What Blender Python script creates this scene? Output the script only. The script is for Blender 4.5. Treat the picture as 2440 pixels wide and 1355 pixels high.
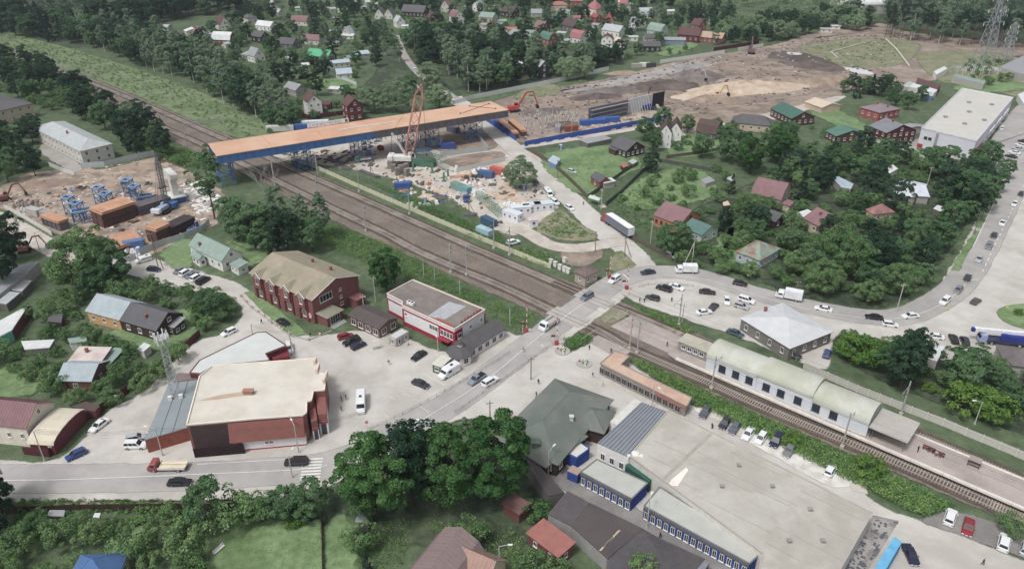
import bpy,math,random
import numpy as np
from mathutils import Vector
# ---------------------------------------------------------------- scene, camera, light
scn = bpy.context.scene
for o in list(bpy.data.objects):bpy.data.objects.remove(o)
COL = scn.collection
F_PX = 1820.0;PIT = math.radians(28.6);CAMH = 105.0      # photograph is 2440 x 1355
SP,CP = math.sin(PIT),math.cos(PIT)
cam_d = bpy.data.cameras.new('camera');cam = bpy.data.objects.new('camera',cam_d);COL.objects.link(cam)
cam.location = (0,0,CAMH);cam.rotation_euler = (math.radians(90) - PIT,0,0)
cam_d.sensor_width = 36.0;cam_d.lens = 36.0 * F_PX / 2440.0;cam_d.clip_end = 9000;cam_d.clip_start = 1
scn.camera = cam
SUN_EL,SUN_AZ = 60.0,222.0      # azimuth clockwise from +Y
w = bpy.data.worlds.new('World');scn.world = w;w.use_nodes = True
nt = w.node_tree;nt.nodes.clear()
sky = nt.nodes.new('ShaderNodeTexSky');sky.sky_type = 'NISHITA';sky.sun_disc = False
sky.sun_elevation = math.radians(SUN_EL);sky.sun_rotation = math.radians(SUN_AZ)
sky.air_density = 1.0;sky.dust_density = 4.0;sky.ozone_density = 1.0
hs = nt.nodes.new('ShaderNodeHueSaturation');hs.inputs['Saturation'].default_value = 0.30
bg = nt.nodes.new('ShaderNodeBackground');bg.inputs['Strength'].default_value = 0.115
wo = nt.nodes.new('ShaderNodeOutputWorld')
nt.links.new(sky.outputs[0],hs.inputs['Color']);nt.links.new(hs.outputs[0],bg.inputs[0]);nt.links.new(bg.outputs[0],wo.inputs[0])
sd = bpy.data.lights.new('sun','SUN');sd.energy = 1.5;sd.angle = math.radians(11);sd.color = (1.0,0.985,0.97)
sun = bpy.data.objects.new('sun',sd);COL.objects.link(sun)
_el,_az = math.radians(SUN_EL),math.radians(SUN_AZ)
sdir = Vector((math.sin(_az) * math.cos(_el),math.cos(_az) * math.cos(_el),math.sin(_el)))
sun.rotation_euler = sdir.to_track_quat('Z','Y').to_euler();sun.location = (0,0,300)
vs = scn.view_settings;vs.view_transform = 'Standard';vs.look = 'None';vs.gamma = 1.0;vs.use_curve_mapping = False
vs.exposure = 0.24
HAZE = 0.00011
# ---------------------------------------------------------------- pixel -> place (a pixel is a direction; z says which level it touches)
def P(x,y,z=0.0):
    u = (x - 1220) / F_PX;v = (y - 677.5) / F_PX
    t = (z - CAMH) / (-SP - v * CP)
    return Vector((u * t,(CP - v * SP) * t,z))
def PA(a,b,z=0.0):            # world angle (radians) of a pixel direction
    d = P(*b,z) - P(*a,z);return math.atan2(d.y,d.x)
def pix(p):
    dz = p[2] - CAMH;dep = p[1] * CP - dz * SP;up = p[1] * SP + dz * CP
    return 1220 + F_PX * p[0] / dep,677.5 - F_PX * up / dep
def deg(a):return math.radians(a)
R = random.Random(7)
# ---------------------------------------------------------------- materials
def S(r,g,b):
    f = lambda c:(c / 255 / 12.92) if c / 255 <= 0.04045 else ((c / 255 + 0.055) / 1.055) ** 2.4
    c = (f(r),f(g),f(b));y = 0.25 * c[0] + 0.65 * c[1] + 0.10 * c[2];k = 0.22
    return tuple(v * (1 - k) + y * k for v in c)
def SL(r,g,b):f = lambda c:((c / 255 + 0.055) / 1.055) ** 2.4;return (f(r) * 1.2,f(g) * 1.16,f(b) * 1.1)
MATS = {}
def mat(name,rgb,rough=0.85,var=0.14,sc=0.6,met=0.0,bump=0.0,rgb2=None,sc2=None,objcol=False,fringe=False,spec=0.25,detail=5,bsc=None,emit=None,stripe=None):
    if name in MATS:return MATS[name]
    m = bpy.data.materials.new(name);m.use_nodes = True;MATS[name] = m
    n = m.node_tree.nodes;l = m.node_tree.links;n.clear()
    out = n.new('ShaderNodeOutputMaterial');b = n.new('ShaderNodeBsdfPrincipled')
    b.inputs['Roughness'].default_value = rough;b.inputs['Metallic'].default_value = met;b.inputs['Specular IOR Level'].default_value = spec
    tc = n.new('ShaderNodeTexCoord')
    nz = n.new('ShaderNodeTexNoise');nz.inputs['Scale'].default_value = sc;nz.inputs['Detail'].default_value = detail;nz.inputs['Roughness'].default_value = 0.62
    l.new(tc.outputs['Object'],nz.inputs['Vector'])
    rp = n.new('ShaderNodeMapRange');rp.inputs[1].default_value = 0.3;rp.inputs[2].default_value = 0.7
    rp.inputs[3].default_value = 1 - var;rp.inputs[4].default_value = 1 + var
    l.new(nz.outputs['Fac'],rp.inputs[0])
    if objcol:
        oi = n.new('ShaderNodeObjectInfo');src = oi.outputs['Color']
    else:
        cn = n.new('ShaderNodeRGB');cn.outputs[0].default_value = (*rgb,1);src = cn.outputs[0]
    if rgb2 is not None:
        n2 = n.new('ShaderNodeTexNoise');n2.inputs['Scale'].default_value = sc2 or sc * 0.3;n2.inputs['Detail'].default_value = 6;n2.inputs['Roughness'].default_value = 0.65
        l.new(tc.outputs['Object'],n2.inputs['Vector'])
        r2 = n.new('ShaderNodeMapRange');r2.inputs[1].default_value = 0.44;r2.inputs[2].default_value = 0.60
        l.new(n2.outputs['Fac'],r2.inputs[0])
        mx = n.new('ShaderNodeMix');mx.data_type = 'RGBA'
        l.new(r2.outputs[0],mx.inputs[0]);l.new(src,mx.inputs[6]);mx.inputs[7].default_value = (*rgb2,1)
        src = mx.outputs[2]
    if stripe:                    # ribs of profiled sheet: fine relief only
        wv = n.new('ShaderNodeTexWave');wv.inputs['Scale'].default_value = stripe;wv.bands_direction = 'X'
        l.new(tc.outputs['UV'],wv.inputs['Vector'])
    vm = n.new('ShaderNodeVectorMath');vm.operation = 'SCALE'
    l.new(src,vm.inputs[0]);l.new(rp.outputs[0],vm.inputs['Scale']);l.new(vm.outputs[0],b.inputs['Base Color'])
    if bump:
        bn = n.new('ShaderNodeTexNoise');bn.inputs['Scale'].default_value = bsc or sc * 4;bn.inputs['Detail'].default_value = 4
        l.new(tc.outputs['Object'],bn.inputs['Vector'])
        bp = n.new('ShaderNodeBump');bp.inputs['Strength'].default_value = 1.0;bp.inputs['Distance'].default_value = bump
        l.new(bn.outputs['Fac'],bp.inputs['Height']);l.new(bp.outputs[0],b.inputs['Normal'])
    if emit:
        b.inputs['Emission Color'].default_value = (*rgb,1);b.inputs['Emission Strength'].default_value = emit
    if fringe:
        at = n.new('ShaderNodeAttribute');at.attribute_name = 'fringe'
        fn = n.new('ShaderNodeTexNoise');fn.inputs['Scale'].default_value = 0.45;fn.inputs['Detail'].default_value = 8;fn.inputs['Roughness'].default_value = 0.7
        l.new(tc.outputs['Object'],fn.inputs['Vector'])
        ad = n.new('ShaderNodeMath');ad.operation = 'ADD';l.new(at.outputs['Fac'],ad.inputs[0]);l.new(fn.outputs['Fac'],ad.inputs[1])
        mr = n.new('ShaderNodeMapRange');mr.inputs[1].default_value = 0.86;mr.inputs[2].default_value = 1.16
        l.new(ad.outputs[0],mr.inputs[0])
        tr = n.new('ShaderNodeBsdfTransparent');ms = n.new('ShaderNodeMixShader')
        l.new(mr.outputs[0],ms.inputs[0]);l.new(tr.outputs[0],ms.inputs[1]);l.new(b.outputs[0],ms.inputs[2]);l.new(ms.outputs[0],out.inputs[0])
    else:
        l.new(b.outputs[0],out.inputs[0])
    return m
def leafmat(name,rgb,rgb2):
    m = bpy.data.materials.new(name);m.use_nodes = True;MATS[name] = m
    n = m.node_tree.nodes;l = m.node_tree.links;n.clear()
    out = n.new('ShaderNodeOutputMaterial');d = n.new('ShaderNodeBsdfDiffuse');t = n.new('ShaderNodeBsdfTranslucent');ms = n.new('ShaderNodeMixShader')
    tc = n.new('ShaderNodeTexCoord');nz = n.new('ShaderNodeTexNoise');nz.inputs['Scale'].default_value = 0.55;nz.inputs['Detail'].default_value = 5
    l.new(tc.outputs['Object'],nz.inputs['Vector'])
    oi = n.new('ShaderNodeObjectInfo')
    ad = n.new('ShaderNodeMath');ad.operation = 'MULTIPLY_ADD';l.new(oi.outputs['Random'],ad.inputs[0]);ad.inputs[1].default_value = 0.34;l.new(nz.outputs['Fac'],ad.inputs[2])
    mr = n.new('ShaderNodeMapRange');mr.inputs[1].default_value = 0.42;mr.inputs[2].default_value = 0.92;l.new(ad.outputs[0],mr.inputs[0])
    mx = n.new('ShaderNodeMix');mx.data_type = 'RGBA';l.new(mr.outputs[0],mx.inputs[0]);mx.inputs[6].default_value = (*rgb,1);mx.inputs[7].default_value = (*rgb2,1)
    n2 = n.new('ShaderNodeTexNoise');n2.inputs['Scale'].default_value = 3.5;l.new(tc.outputs['Object'],n2.inputs['Vector'])
    r2 = n.new('ShaderNodeMapRange');r2.inputs[1].default_value = 0.3;r2.inputs[2].default_value = 0.7;r2.inputs[3].default_value = 0.7;r2.inputs[4].default_value = 1.35;l.new(n2.outputs['Fac'],r2.inputs[0])
    vm = n.new('ShaderNodeVectorMath');vm.operation = 'SCALE';l.new(mx.outputs[2],vm.inputs[0]);l.new(r2.outputs[0],vm.inputs['Scale'])
    l.new(vm.outputs[0],d.inputs[0]);l.new(vm.outputs[0],t.inputs[0]);ms.inputs[0].default_value = 0.25
    l.new(d.outputs[0],ms.inputs[1]);l.new(t.outputs[0],ms.inputs[2]);l.new(ms.outputs[0],out.inputs[0])
    return m
def C(r,g,b,k=1.0,**kw):      # plain painted/opaque surface by its sRGB colour
    key = 'c_%d_%d_%d_%s' % (r,g,b,'_'.join('%s%s' % i for i in sorted(kw.items())))
    s = S(r,g,b);return mat(key,tuple(min(0.85,c * k) for c in s),**kw)
# ---------------------------------------------------------------- mesh builder
class MB:
    def __init__(s):s.v = [];s.f = [];s.m = []
    def poly(s,pts,m=0):
        i = len(s.v);s.v += [tuple(p) for p in pts];s.f.append(tuple(range(i,i + len(pts))));s.m.append(m);return s
    def prism(s,pts,z0,z1,m=0,mt=None,bottom=True):
        n = len(pts);a = sum(pts[i][0] * pts[(i + 1) % n][1] - pts[(i + 1) % n][0] * pts[i][1] for i in range(n))
        if a < 0:pts = list(pts)[::-1]
        i = len(s.v);s.v += [(p[0],p[1],z0) for p in pts] + [(p[0],p[1],z1) for p in pts]
        for k in range(n):s.f.append((i + k,i + (k + 1) % n,i + n + (k + 1) % n,i + n + k));s.m.append(m)
        s.f.append(tuple(range(i + n,i + 2 * n)));s.m.append(m if mt is None else mt)
        if bottom:s.f.append(tuple(range(i + n - 1,i - 1,-1)));s.m.append(m)
        return s
    def box(s,cx,cy,z0,z1,lx,ly,ang=0.0,m=0,mt=None,tx=0.0,ty=0.0):
        ca,sa = math.cos(ang),math.sin(ang);i = len(s.v)
        for z,kx,ky in ((z0,0,0),(z1,tx,ty)):
            for sx,sy in ((-1,-1),(1,-1),(1,1),(-1,1)):
                x = sx * (lx / 2 - kx);y = sy * (ly / 2 - ky);s.v.append((cx + x * ca - y * sa,cy + x * sa + y * ca,z))
        for f in ((0,1,5,4),(1,2,6,5),(2,3,7,6),(3,0,4,7),(4,5,6,7),(3,2,1,0)):
            s.f.append(tuple(i + k for k in f));s.m.append(m)
        if mt is not None:s.m[-2] = mt
        return s
    def bar(s,p,q,r,m=0,n=4,r2=None):
        p,q = Vector(p),Vector(q);d = (q - p)
        if d.length < 1e-6:return s
        d.normalize();a = d.cross(Vector((0,0,1)) if abs(d.z) < 0.95 else Vector((1,0,0))).normalized();b = d.cross(a);i = len(s.v)
        for c,rr in ((p,r),(q,r if r2 is None else r2)):
            for k in range(n):
                t = 2 * math.pi * (k + 0.5) / n;s.v.append(tuple(c + (a * math.cos(t) + b * math.sin(t)) * rr))
        for k in range(n):s.f.append((i + k,i + n + k,i + n + (k + 1) % n,i + (k + 1) % n));s.m.append(m)
        s.f.append(tuple(i + k for k in range(n)));s.m.append(m)
        s.f.append(tuple(i + 2 * n - 1 - k for k in range(n)));s.m.append(m)
        return s
    def lathe(s,prof,cx=0,cy=0,n=10,m=0):
        i = len(s.v)
        for r,z in prof:
            for k in range(n):t = 2 * math.pi * k / n;s.v.append((cx + r * math.cos(t),cy + r * math.sin(t),z))
        for j in range(len(prof) - 1):
            for k in range(n):s.f.append((i + j * n + k,i + j * n + (k + 1) % n,i + (j + 1) * n + (k + 1) % n,i + (j + 1) * n + k));s.m.append(m)
        s.f.append(tuple(i + n - 1 - k for k in range(n)));s.m.append(m)
        s.f.append(tuple(i + (len(prof) - 1) * n + k for k in range(n)));s.m.append(m)
        return s
    def mesh(s,name,mats,smooth=False,off=(0,0,0)):
        me = bpy.data.meshes.new(name)
        me.from_pydata([(v[0] - off[0],v[1] - off[1],v[2] - off[2]) for v in s.v],[],s.f)
        ml = mats if isinstance(mats,(list,tuple)) else [mats]
        for m in ml:me.materials.append(m)
        if len(ml) > 1:me.polygons.foreach_set('material_index',s.m)
        if smooth:me.polygons.foreach_set('use_smooth',[True] * len(s.f))
        me.update();return me
    def build(s,name,mats,parent=None,world=True,smooth=False,loc=None,ang=0.0):
        off = parent.location if (parent is not None and world and loc is None) else (0,0,0)
        return put(name,s.mesh(name,mats,smooth,off),parent,loc or (0,0,0),ang)
def put(name,me,parent=None,loc=(0,0,0),ang=0.0,scale=None):
    o = bpy.data.objects.new(name,me);COL.objects.link(o);o.parent = parent;o.location = loc
    o.rotation_euler = (0,0,ang) if not isinstance(ang,(tuple,list)) else ang
    if scale is not None:o.scale = scale if isinstance(scale,(tuple,list)) else (scale,) * 3
    return o
def tag(o,label=None,cat=None,group=None,kind=None):
    if label:o['label'] = label
    if cat:o['category'] = cat
    if group:o['group'] = group
    if kind:o['kind'] = kind
    return o
def thing(name,label,cat,loc=(0,0,0),ang=0.0,group=None,scale=None):
    o = put(name,None,None,loc,ang,scale);o.empty_display_size = 0.5;return tag(o,label,cat,group)
class Proto:                       # a thing's parts once; spawn() makes one individual with copies that share mesh data
    def __init__(s):s.parts = []
    def add(s,name,me,par=-1,loc=(0,0,0),ang=0.0,paint=False):s.parts.append((name,me,par,loc,ang,paint));return len(s.parts) - 1
    def spawn(s,name,loc,ang,label,cat,group=None,scale=None,color=None):
        t = thing(name,label,cat,loc,ang,group,scale);made = []
        for nm,me,par,lo,an,paint in s.parts:
            o = put(nm,me,t if par < 0 else made[par],lo,an)
            if paint and color:o.color = (*color,1)
            made.append(o)
        return t
# ---------------------------------------------------------------- ground and its patches
def smooth_path(pts,closed=False,step=2.0,cr=True):
    pts = [Vector((p[0],p[1],0)) for p in pts];n = len(pts);out = []
    rng = n if closed else n - 1
    for i in range(rng):
        p0 = pts[(i - 1) % n] if closed or i > 0 else pts[0];p1 = pts[i];p2 = pts[(i + 1) % n];p3 = pts[(i + 2) % n] if closed or i < n - 2 else pts[-1]
        k = max(1,int((p2 - p1).length / step))
        for j in range(k):
            t = j / k
            if cr:out.append(0.5 * ((2 * p1) + (p2 - p0) * t + (2 * p0 - 5 * p1 + 4 * p2 - p3) * t * t + (3 * p1 - p0 - 3 * p2 + p3) * t ** 3))
            else:out.append(p1.lerp(p2,t))
    if not closed:out.append(pts[-1])
    return out
def W(px):return [P(x,y) for x,y in px]
ZL = [0]
def zlev():ZL[0] += 1;return 0.004 * ZL[0]
def patch(name,px,m,fr=1.2,soft=True,jit=0.35,z=None,world=None,crs=True,kind='structure'):
    pts = smooth_path(world or W(px),True,2.2,crs);n = len(pts);rr = random.Random(n + len(name))
    a = sum(pts[i].x * pts[(i + 1) % n].y - pts[(i + 1) % n].x * pts[i].y for i in range(n))
    if a < 0:pts.reverse()
    z = zlev() if z is None else z
    inn = [];outn = []
    for i in range(n):
        t = (pts[(i + 1) % n] - pts[i - 1]);t = t.normalized() if t.length > 1e-6 else Vector((1,0,0));nr = Vector((t.y,-t.x,0))
        j = rr.uniform(-jit,jit);inn.append(pts[i] + nr * (j - (fr * 0.5 if soft else 0)));outn.append(pts[i] + nr * (j + fr * 0.5))
    me = bpy.data.meshes.new(name)
    if soft:
        v = [(p.x,p.y,z) for p in inn] + [(p.x,p.y,z) for p in outn]
        f = [tuple(range(n))] + [(i,n + i,n + (i + 1) % n,(i + 1) % n) for i in range(n)]
        me.from_pydata(v,[],f);at = me.attributes.new('fringe','FLOAT','POINT');at.data.foreach_set('value',[1.0] * n + [0.0] * n)
    else:
        me.from_pydata([(p.x,p.y,z) for p in inn],[],[tuple(range(n))])
    me.materials.append(m);o = put(name,me);tag(o,kind=kind);return o
def strip(name,px,width,m,fr=0.8,soft=True,z=None,world=None,jit=0.15,kind='structure',parent=None):
    pts = smooth_path(world or W(px),False,2.5);n = len(pts);z = zlev() if z is None else z;rr = random.Random(n)
    offs = (-width / 2 - fr / 2,-width / 2 + fr / 2,width / 2 - fr / 2,width / 2 + fr / 2) if soft else (-width / 2,width / 2)
    v = []
    for i in range(n):
        t = (pts[min(n - 1,i + 1)] - pts[max(0,i - 1)]).normalized();nr = Vector((t.y,-t.x,0));j = rr.uniform(-jit,jit)
        for o in offs:q = pts[i] + nr * (o + j);v.append((q.x,q.y,z))
    k = len(offs);f = [(i * k + j,i * k + j + 1,(i + 1) * k + j + 1,(i + 1) * k + j) for i in range(n - 1) for j in range(k - 1)]
    me = bpy.data.meshes.new(name);me.from_pydata(v,[],[q[::-1] for q in f]);me.materials.append(m)
    if soft:at = me.attributes.new('fringe','FLOAT','POINT');at.data.foreach_set('value',[0.0,1.0,1.0,0.0] * n)
    # face up
    o = put(name,me,parent); 
    if parent is None:tag(o,kind=kind)
    return o
G_GRASS = mat('meadow_grass',S(90,108,74),var=0.32,sc=0.35,rgb2=S(76,96,62),sc2=0.05,bump=0.25,bsc=1.5,detail=9)
F = dict(fringe=True)
G_LAWN = mat('lawn_grass',S(118,146,92),var=0.26,sc=0.7,rgb2=S(98,126,74),sc2=0.09,bump=0.12,bsc=3.0,detail=9,**F)
G_DRY = mat('rough_grass',S(118,128,88),var=0.3,sc=0.5,rgb2=S(146,138,112),sc2=0.12,bump=0.2,bsc=2,detail=9,**F)
G_WOODS = mat('woodland_floor_shade_tint',S(60,74,54),var=0.35,sc=0.4,rgb2=S(82,96,66),sc2=0.1,bump=0.2,bsc=1.5,**F)  # sparse under-tree ground, with tree shade partly put into its dark colour
G_DUST = mat('dusty_paving',S(196,191,183),var=0.09,sc=0.22,rgb2=S(180,174,165),sc2=0.06,bump=0.01,bsc=6,detail=10,**F)
G_ASPH = mat('worn_asphalt',S(173,169,165),var=0.09,sc=0.25,rgb2=S(160,156,153),sc2=0.07,bump=0.01,bsc=8,detail=10,**F)
G_ASPHD = mat('dark_asphalt',S(128,125,122),var=0.12,sc=0.3,rgb2=S(146,142,137),sc2=0.12,bump=0.01,bsc=8,detail=10,**F)
G_WEAR = mat('tyre_polished_asphalt',S(157,154,151),var=0.08,sc=0.3,detail=8,**F)
G_CONC = mat('dusty_concrete',S(196,188,177),var=0.10,sc=0.3,rgb2=S(180,168,155),sc2=0.1,bump=0.02,bsc=5,detail=10,**F)
G_EARTH = mat('bare_earth',S(158,140,124),var=0.22,sc=0.35,rgb2=S(128,112,98),sc2=0.09,bump=0.3,bsc=1.2,detail=10,**F)
G_MUD = mat('dark_mud',S(140,124,113),var=0.26,sc=0.25,rgb2=S(164,147,132),sc2=0.05,bump=0.5,bsc=0.9,detail=10,**F)
G_MUDD = mat('wet_mud',S(92,80,76),var=0.25,sc=0.25,rgb2=S(108,96,90),sc2=0.06,bump=0.4,bsc=1.0,detail=10,**F)
G_SAND = mat('pale_sand',S(198,178,154),var=0.12,sc=0.2,rgb2=S(188,162,130),sc2=0.05,bump=0.3,bsc=0.7,detail=9,**F)
G_BALL = mat('track_ballast',S(122,109,99),var=0.22,sc=1.4,rgb2=S(134,122,109),sc2=0.10,bump=0.06,bsc=9,detail=10,**F)
G_BALLD = mat('oily_ballast',S(100,84,74),var=0.22,sc=1.4,rgb2=S(88,76,68),sc2=0.15,bump=0.06,bsc=9,detail=10,**F)
G_CHALK = mat('white_rubble',S(222,219,212),var=0.12,sc=0.8,rgb2=S(190,184,174),sc2=0.4,bump=0.05,bsc=5,**F)
G_WHITE = mat('road_paint',S(228,226,222),var=0.14,sc=1.5)
G_GRAVEL = mat('grey_gravel',S(168,162,156),var=0.12,sc=0.4,rgb2=S(150,143,137),sc2=0.1,bump=0.03,bsc=6,**F)
me = bpy.data.meshes.new('ground');q = 3200.0
me.from_pydata([(-q,-400,0),(q,-400,0),(q,5200,0),(-q,5200,0)],[],[(0,1,2,3)]);me.materials.append(G_GRASS)
tag(put('ground',me),kind='structure')
# ---------------------------------------------------------------- patches of ground
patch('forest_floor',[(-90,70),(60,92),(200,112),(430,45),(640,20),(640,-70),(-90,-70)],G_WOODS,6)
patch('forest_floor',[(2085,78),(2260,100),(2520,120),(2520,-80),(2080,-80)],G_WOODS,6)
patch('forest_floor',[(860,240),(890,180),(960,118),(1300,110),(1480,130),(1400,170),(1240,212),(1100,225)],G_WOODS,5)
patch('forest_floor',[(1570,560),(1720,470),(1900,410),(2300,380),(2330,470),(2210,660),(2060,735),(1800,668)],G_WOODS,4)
patch('forest_floor',[(640,1215),(800,1160),(960,1075),(1230,1075),(1300,1200),(1240,1300),(1120,1300),(860,1290)],G_WOODS,3)  # garden grass under the maples, darkened in colour to stand for their shade
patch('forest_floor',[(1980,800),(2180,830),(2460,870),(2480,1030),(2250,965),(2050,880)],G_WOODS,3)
patch('railway_verge',[(-60,55),(60,88),(200,125),(400,190),(620,280),(640,330),(545,322),(300,218),(160,166),(-60,95)],mat('verge_grass',S(116,134,90),var=0.32,sc=0.3,rgb2=S(96,118,72),sc2=0.06,bump=0.4,bsc=1,detail=9,**F),3)
# construction ground
patch('building_site',[(1225,228),(1450,186),(1640,141),(1830,110),(1960,74),(2100,66),(2200,92),(2345,122),(2300,172),(2130,208),(1990,218),(1930,243),(1600,296),(1250,340),(1185,300),(1140,262)],G_MUD,6)
patch('bare_soil',[(1940,92),(2020,78),(2092,56),(2165,76),(2300,92),(2440,104),(2440,132),(2330,128),(2200,98),(2090,88)],G_EARTH,5)
patch('site_track',[(1300,222),(1450,192),(1640,150),(1700,160),(1570,186),(1430,212)],G_GRAVEL,5)
patch('meadow_patch',[(1905,112),(1990,95),(2110,92),(2190,106),(2160,148),(2060,162),(1960,146)],G_DRY,6)
patch('rough_grass',[(2190,130),(2330,122),(2450,150),(2450,230),(2330,205),(2230,190)],G_DRY,4)
patch('wet_mud',[(1840,126),(1900,124),(1975,146),(2010,168),(1930,166),(1840,150)],G_MUDD,6)
patch('wet_mud',[(1500,205),(1580,190),(1660,200),(1640,238),(1560,240),(1500,222)],G_MUDD,6)
patch('bare_soil',[(1590,302),(1620,258),(1800,246),(1990,214),(1996,236),(1930,258),(1800,280),(1640,318)],G_EARTH,4)
patch('haul_road',[(1604,330),(1640,312),(1800,276),(1990,230),(2000,240),(1820,292),(1640,330)],G_CONC,3)
patch('rough_grass',[(1225,232),(1275,202),(1330,204),(1330,222),(1270,236)],G_DRY,4)
for i,b in enumerate([[(1876,124),(1908,127),(1908,131),(1880,130)],[(2012,162),(2060,166),(2082,176),(2052,180)],[(1910,184),(1960,178),(1950,186),(1915,190)]]):
    patch('puddle',b,mat('puddle_water',S(215,214,212),rough=0.12,var=0.03,sc=0.5,fringe=True,spec=0.5),2)
patch('site_yard',[(640,372),(740,352),(900,322),(1090,290),(1165,292),(1255,385),(1325,470),(1312,520),(1262,546),(1202,556),(1080,478),(930,424),(800,398)],G_CONC,2.5)
patch('bare_soil',[(1000,300),(1100,282),(1160,300),(1190,330),(1170,356),(1060,362),(1010,340)],G_EARTH,3)
patch('bare_soil',[(1042,396),(1080,376),(1180,361),(1198,377),(1092,406)],G_EARTH,1.5)
patch('site_earth',[(-60,470),(0,447),(60,416),(190,400),(250,403),(385,372),(402,388),(436,402),(528,455),(535,520),(440,572),(330,612),(240,575),(140,560),(20,500),(-60,500)],mat('churned_sand',S(176,157,138),var=0.22,sc=0.22,rgb2=S(138,121,106),sc2=0.12,bump=0.5,bsc=0.8,detail=10,**F),3)
patch('rubble_patch',[(432,440),(470,436),(528,470),(520,508),(470,505)],G_GRAVEL,4)
strip('access_road',[(-40,505),(20,532),(80,566),(150,606),(270,640)],7,G_CONC,1.5)
patch('dirt_track',[(120,340),(195,395),(178,412),(150,400),(95,360)],G_GRAVEL,2)
for b_ in ([(1660,170),(1800,140),(1900,150),(1960,175),(1800,180)],[(1400,240),(1600,215),(1640,240),(1480,262)],[(1250,240),(1360,225),(1400,250),(1280,268)],[(1900,170),(2060,178),(2100,195),(1960,200)]):patch('bare_soil',b_,G_EARTH,7)
# railway bed
LB = [(-60,108),(0,136),(100,190),(250,264),(380,322),(480,368),(620,432),(690,474),(900,577),(1100,667),(1290,752),(1390,796),(1500,852),(1700,938),(1850,1007),(2110,1117),(2440,1258),(2700,1370)]
RB = [(2700,1235),(2440,1128),(2150,1006),(1900,898),(1600,768),(1460,712),(1400,688),(1230,625),(1080,560),(900,480),(760,418),(640,366),(540,322),(300,220),(160,166),(0,112),(-60,88)]
patch('railway_bed',LB + RB,G_BALL,1.6)
T_NEAR = [(-60,97),(23,134),(102,170),(255,245),(382,301),(484,346),(600,402),(694,449),(788,495),(915,556),(992,597),(1076,634),(1196,683),(1329,746),(1383,769),(1436,794),(1500,831),(1602,876),(1696,916),(1840,980),(2110,1092),(2440,1236),(2560,1290)]
T_FAR = [(-60,84),(51,130),(165,178),(305,233),(433,288),(535,333),(610,364),(694,401),(865,475),(992,531),(1119,587),(1229,634),(1317,671),(1383,699),(1444,724),(1505,749),(1602,790),(1648,809),(1900,915),(2151,1023),(2278,1077),(2440,1148),(2560,1200)]
for t in (T_NEAR,T_FAR):strip('ballast_strip',t,4.6,G_BALLD,1.2)
patch('meadow_patch',[(1425,742),(1460,735),(1500,750),(1440,772)],G_DRY,1.2)
patch('bare_soil',[(-60,1184),(150,1182),(420,1180),(620,1184),(600,1204),(300,1212),(-60,1210)],G_EARTH,2.5)
# the town's dusty paving
patch('town_square',[(-70,1192),(-70,1105),(100,1100),(170,1075),(250,985),(340,935),(460,822),(545,790),(578,745),(545,705),(430,690),(285,645),(255,615),(330,608),(450,640),(545,668),(592,690),(680,770),(745,800),(840,790),(960,802),(1060,838),(1190,790),(1250,800),(1335,742),(1430,668),(1500,690),(1420,760),(1345,815),(1345,845),(1420,815),(1470,840),(1640,965),(1715,970),(1850,1055),(2010,1140),(2100,1208),(2200,1242),(2440,1338),(2520,1420),(1640,1420),(1600,1340),(1480,1260),(1330,1180),(1240,1100),(1170,1010),(1100,1000),(960,1050),(800,1150),(620,1186),(300,1192)],G_DUST,1.6)
patch('station_square',[(1475,668),(1600,640),(1700,655),(1900,713),(2080,748),(2190,738),(2226,700),(2298,580),(2345,490),(2415,360),(2540,200),(2760,500),(2720,900),(2440,846),(2340,862),(2240,856),(2180,830),(2040,796),(1985,810),(1968,880),(1900,862),(1750,800),(1600,750),(1500,712)],G_DUST,1.6)
patch('parking_yard',[(2340,352),(2352,345),(2440,240),(2600,160),(2640,230),(2440,380),(2385,420)],G_ASPH,2)
patch('depot_yard',[(2130,350),(2200,330),(2190,360),(2330,380),(2300,400),(2220,390)],G_GRAVEL,1.5)
strip('side_road',[(1545,660),(1500,600),(1440,552),(1370,485),(1310,430),(1240,370),(1180,315),(1135,275),(1080,232)],9.0,G_DUST,1.8)
strip('village_lane',[(1085,236),(1040,204),(1005,182),(975,150),(955,115),(950,85)],4.8,G_GRAVEL,1.6)
strip('dirt_path',[(1250,360),(1320,402),(1400,458),(1440,496)],2.2,G_CONC,1.2)
patch('dry_verge',[(1278,548),(1330,500),(1362,522),(1426,560),(1420,573),(1345,573)],G_DRY,1.5)
patch('dry_verge',[(1452,642),(1460,612),(1480,598),(1514,632),(1490,648)],G_DRY,1.2)
patch('bare_soil',[(1335,600),(1400,588),(1440,600),(1410,630),(1360,635)],G_EARTH,1.5)
strip('gate_road',[(1180,540),(1250,552),(1310,585),(1380,592),(1440,582),(1480,576)],6,G_CONC,1.5)
strip('fence_lane',[(1240,352),(1330,338),(1450,318),(1590,296)],4.5,G_CONC,1.5)
# roads
strip('main_road',[(-90,1143),(100,1141),(300,1139),(500,1133),(650,1124),(780,1108),(880,1072),(985,1012),(1080,957),(1150,908),(1230,848),(1310,786),(1400,720),(1465,674),(1530,652),(1610,650),(1690,664),(1790,697),(1900,726),(2000,746),(2080,757),(2160,752),(2235,718),(2295,668),(2338,600),(2385,510),(2430,420),(2500,300)],8.2,G_ASPH,0.9)
patch('dark_asphalt',[(1262,1100),(1300,1095),(1420,1150),(1560,1235),(1800,1350),(1800,1420),(1660,1400),(1540,1290),(1390,1200)],G_ASPHD,1.2)
patch('dark_asphalt',[(2195,1243),(2230,1224),(2300,1222),(2440,1270),(2500,1300),(2500,1350),(2380,1310)],G_ASPHD,1.5)
patch('rubble_patch',[(1648,975),(1710,980),(1830,1045),(2035,1130),(2030,1160),(1985,1162),(1850,1092),(1705,1005)],G_CHALK,1.2)
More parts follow.
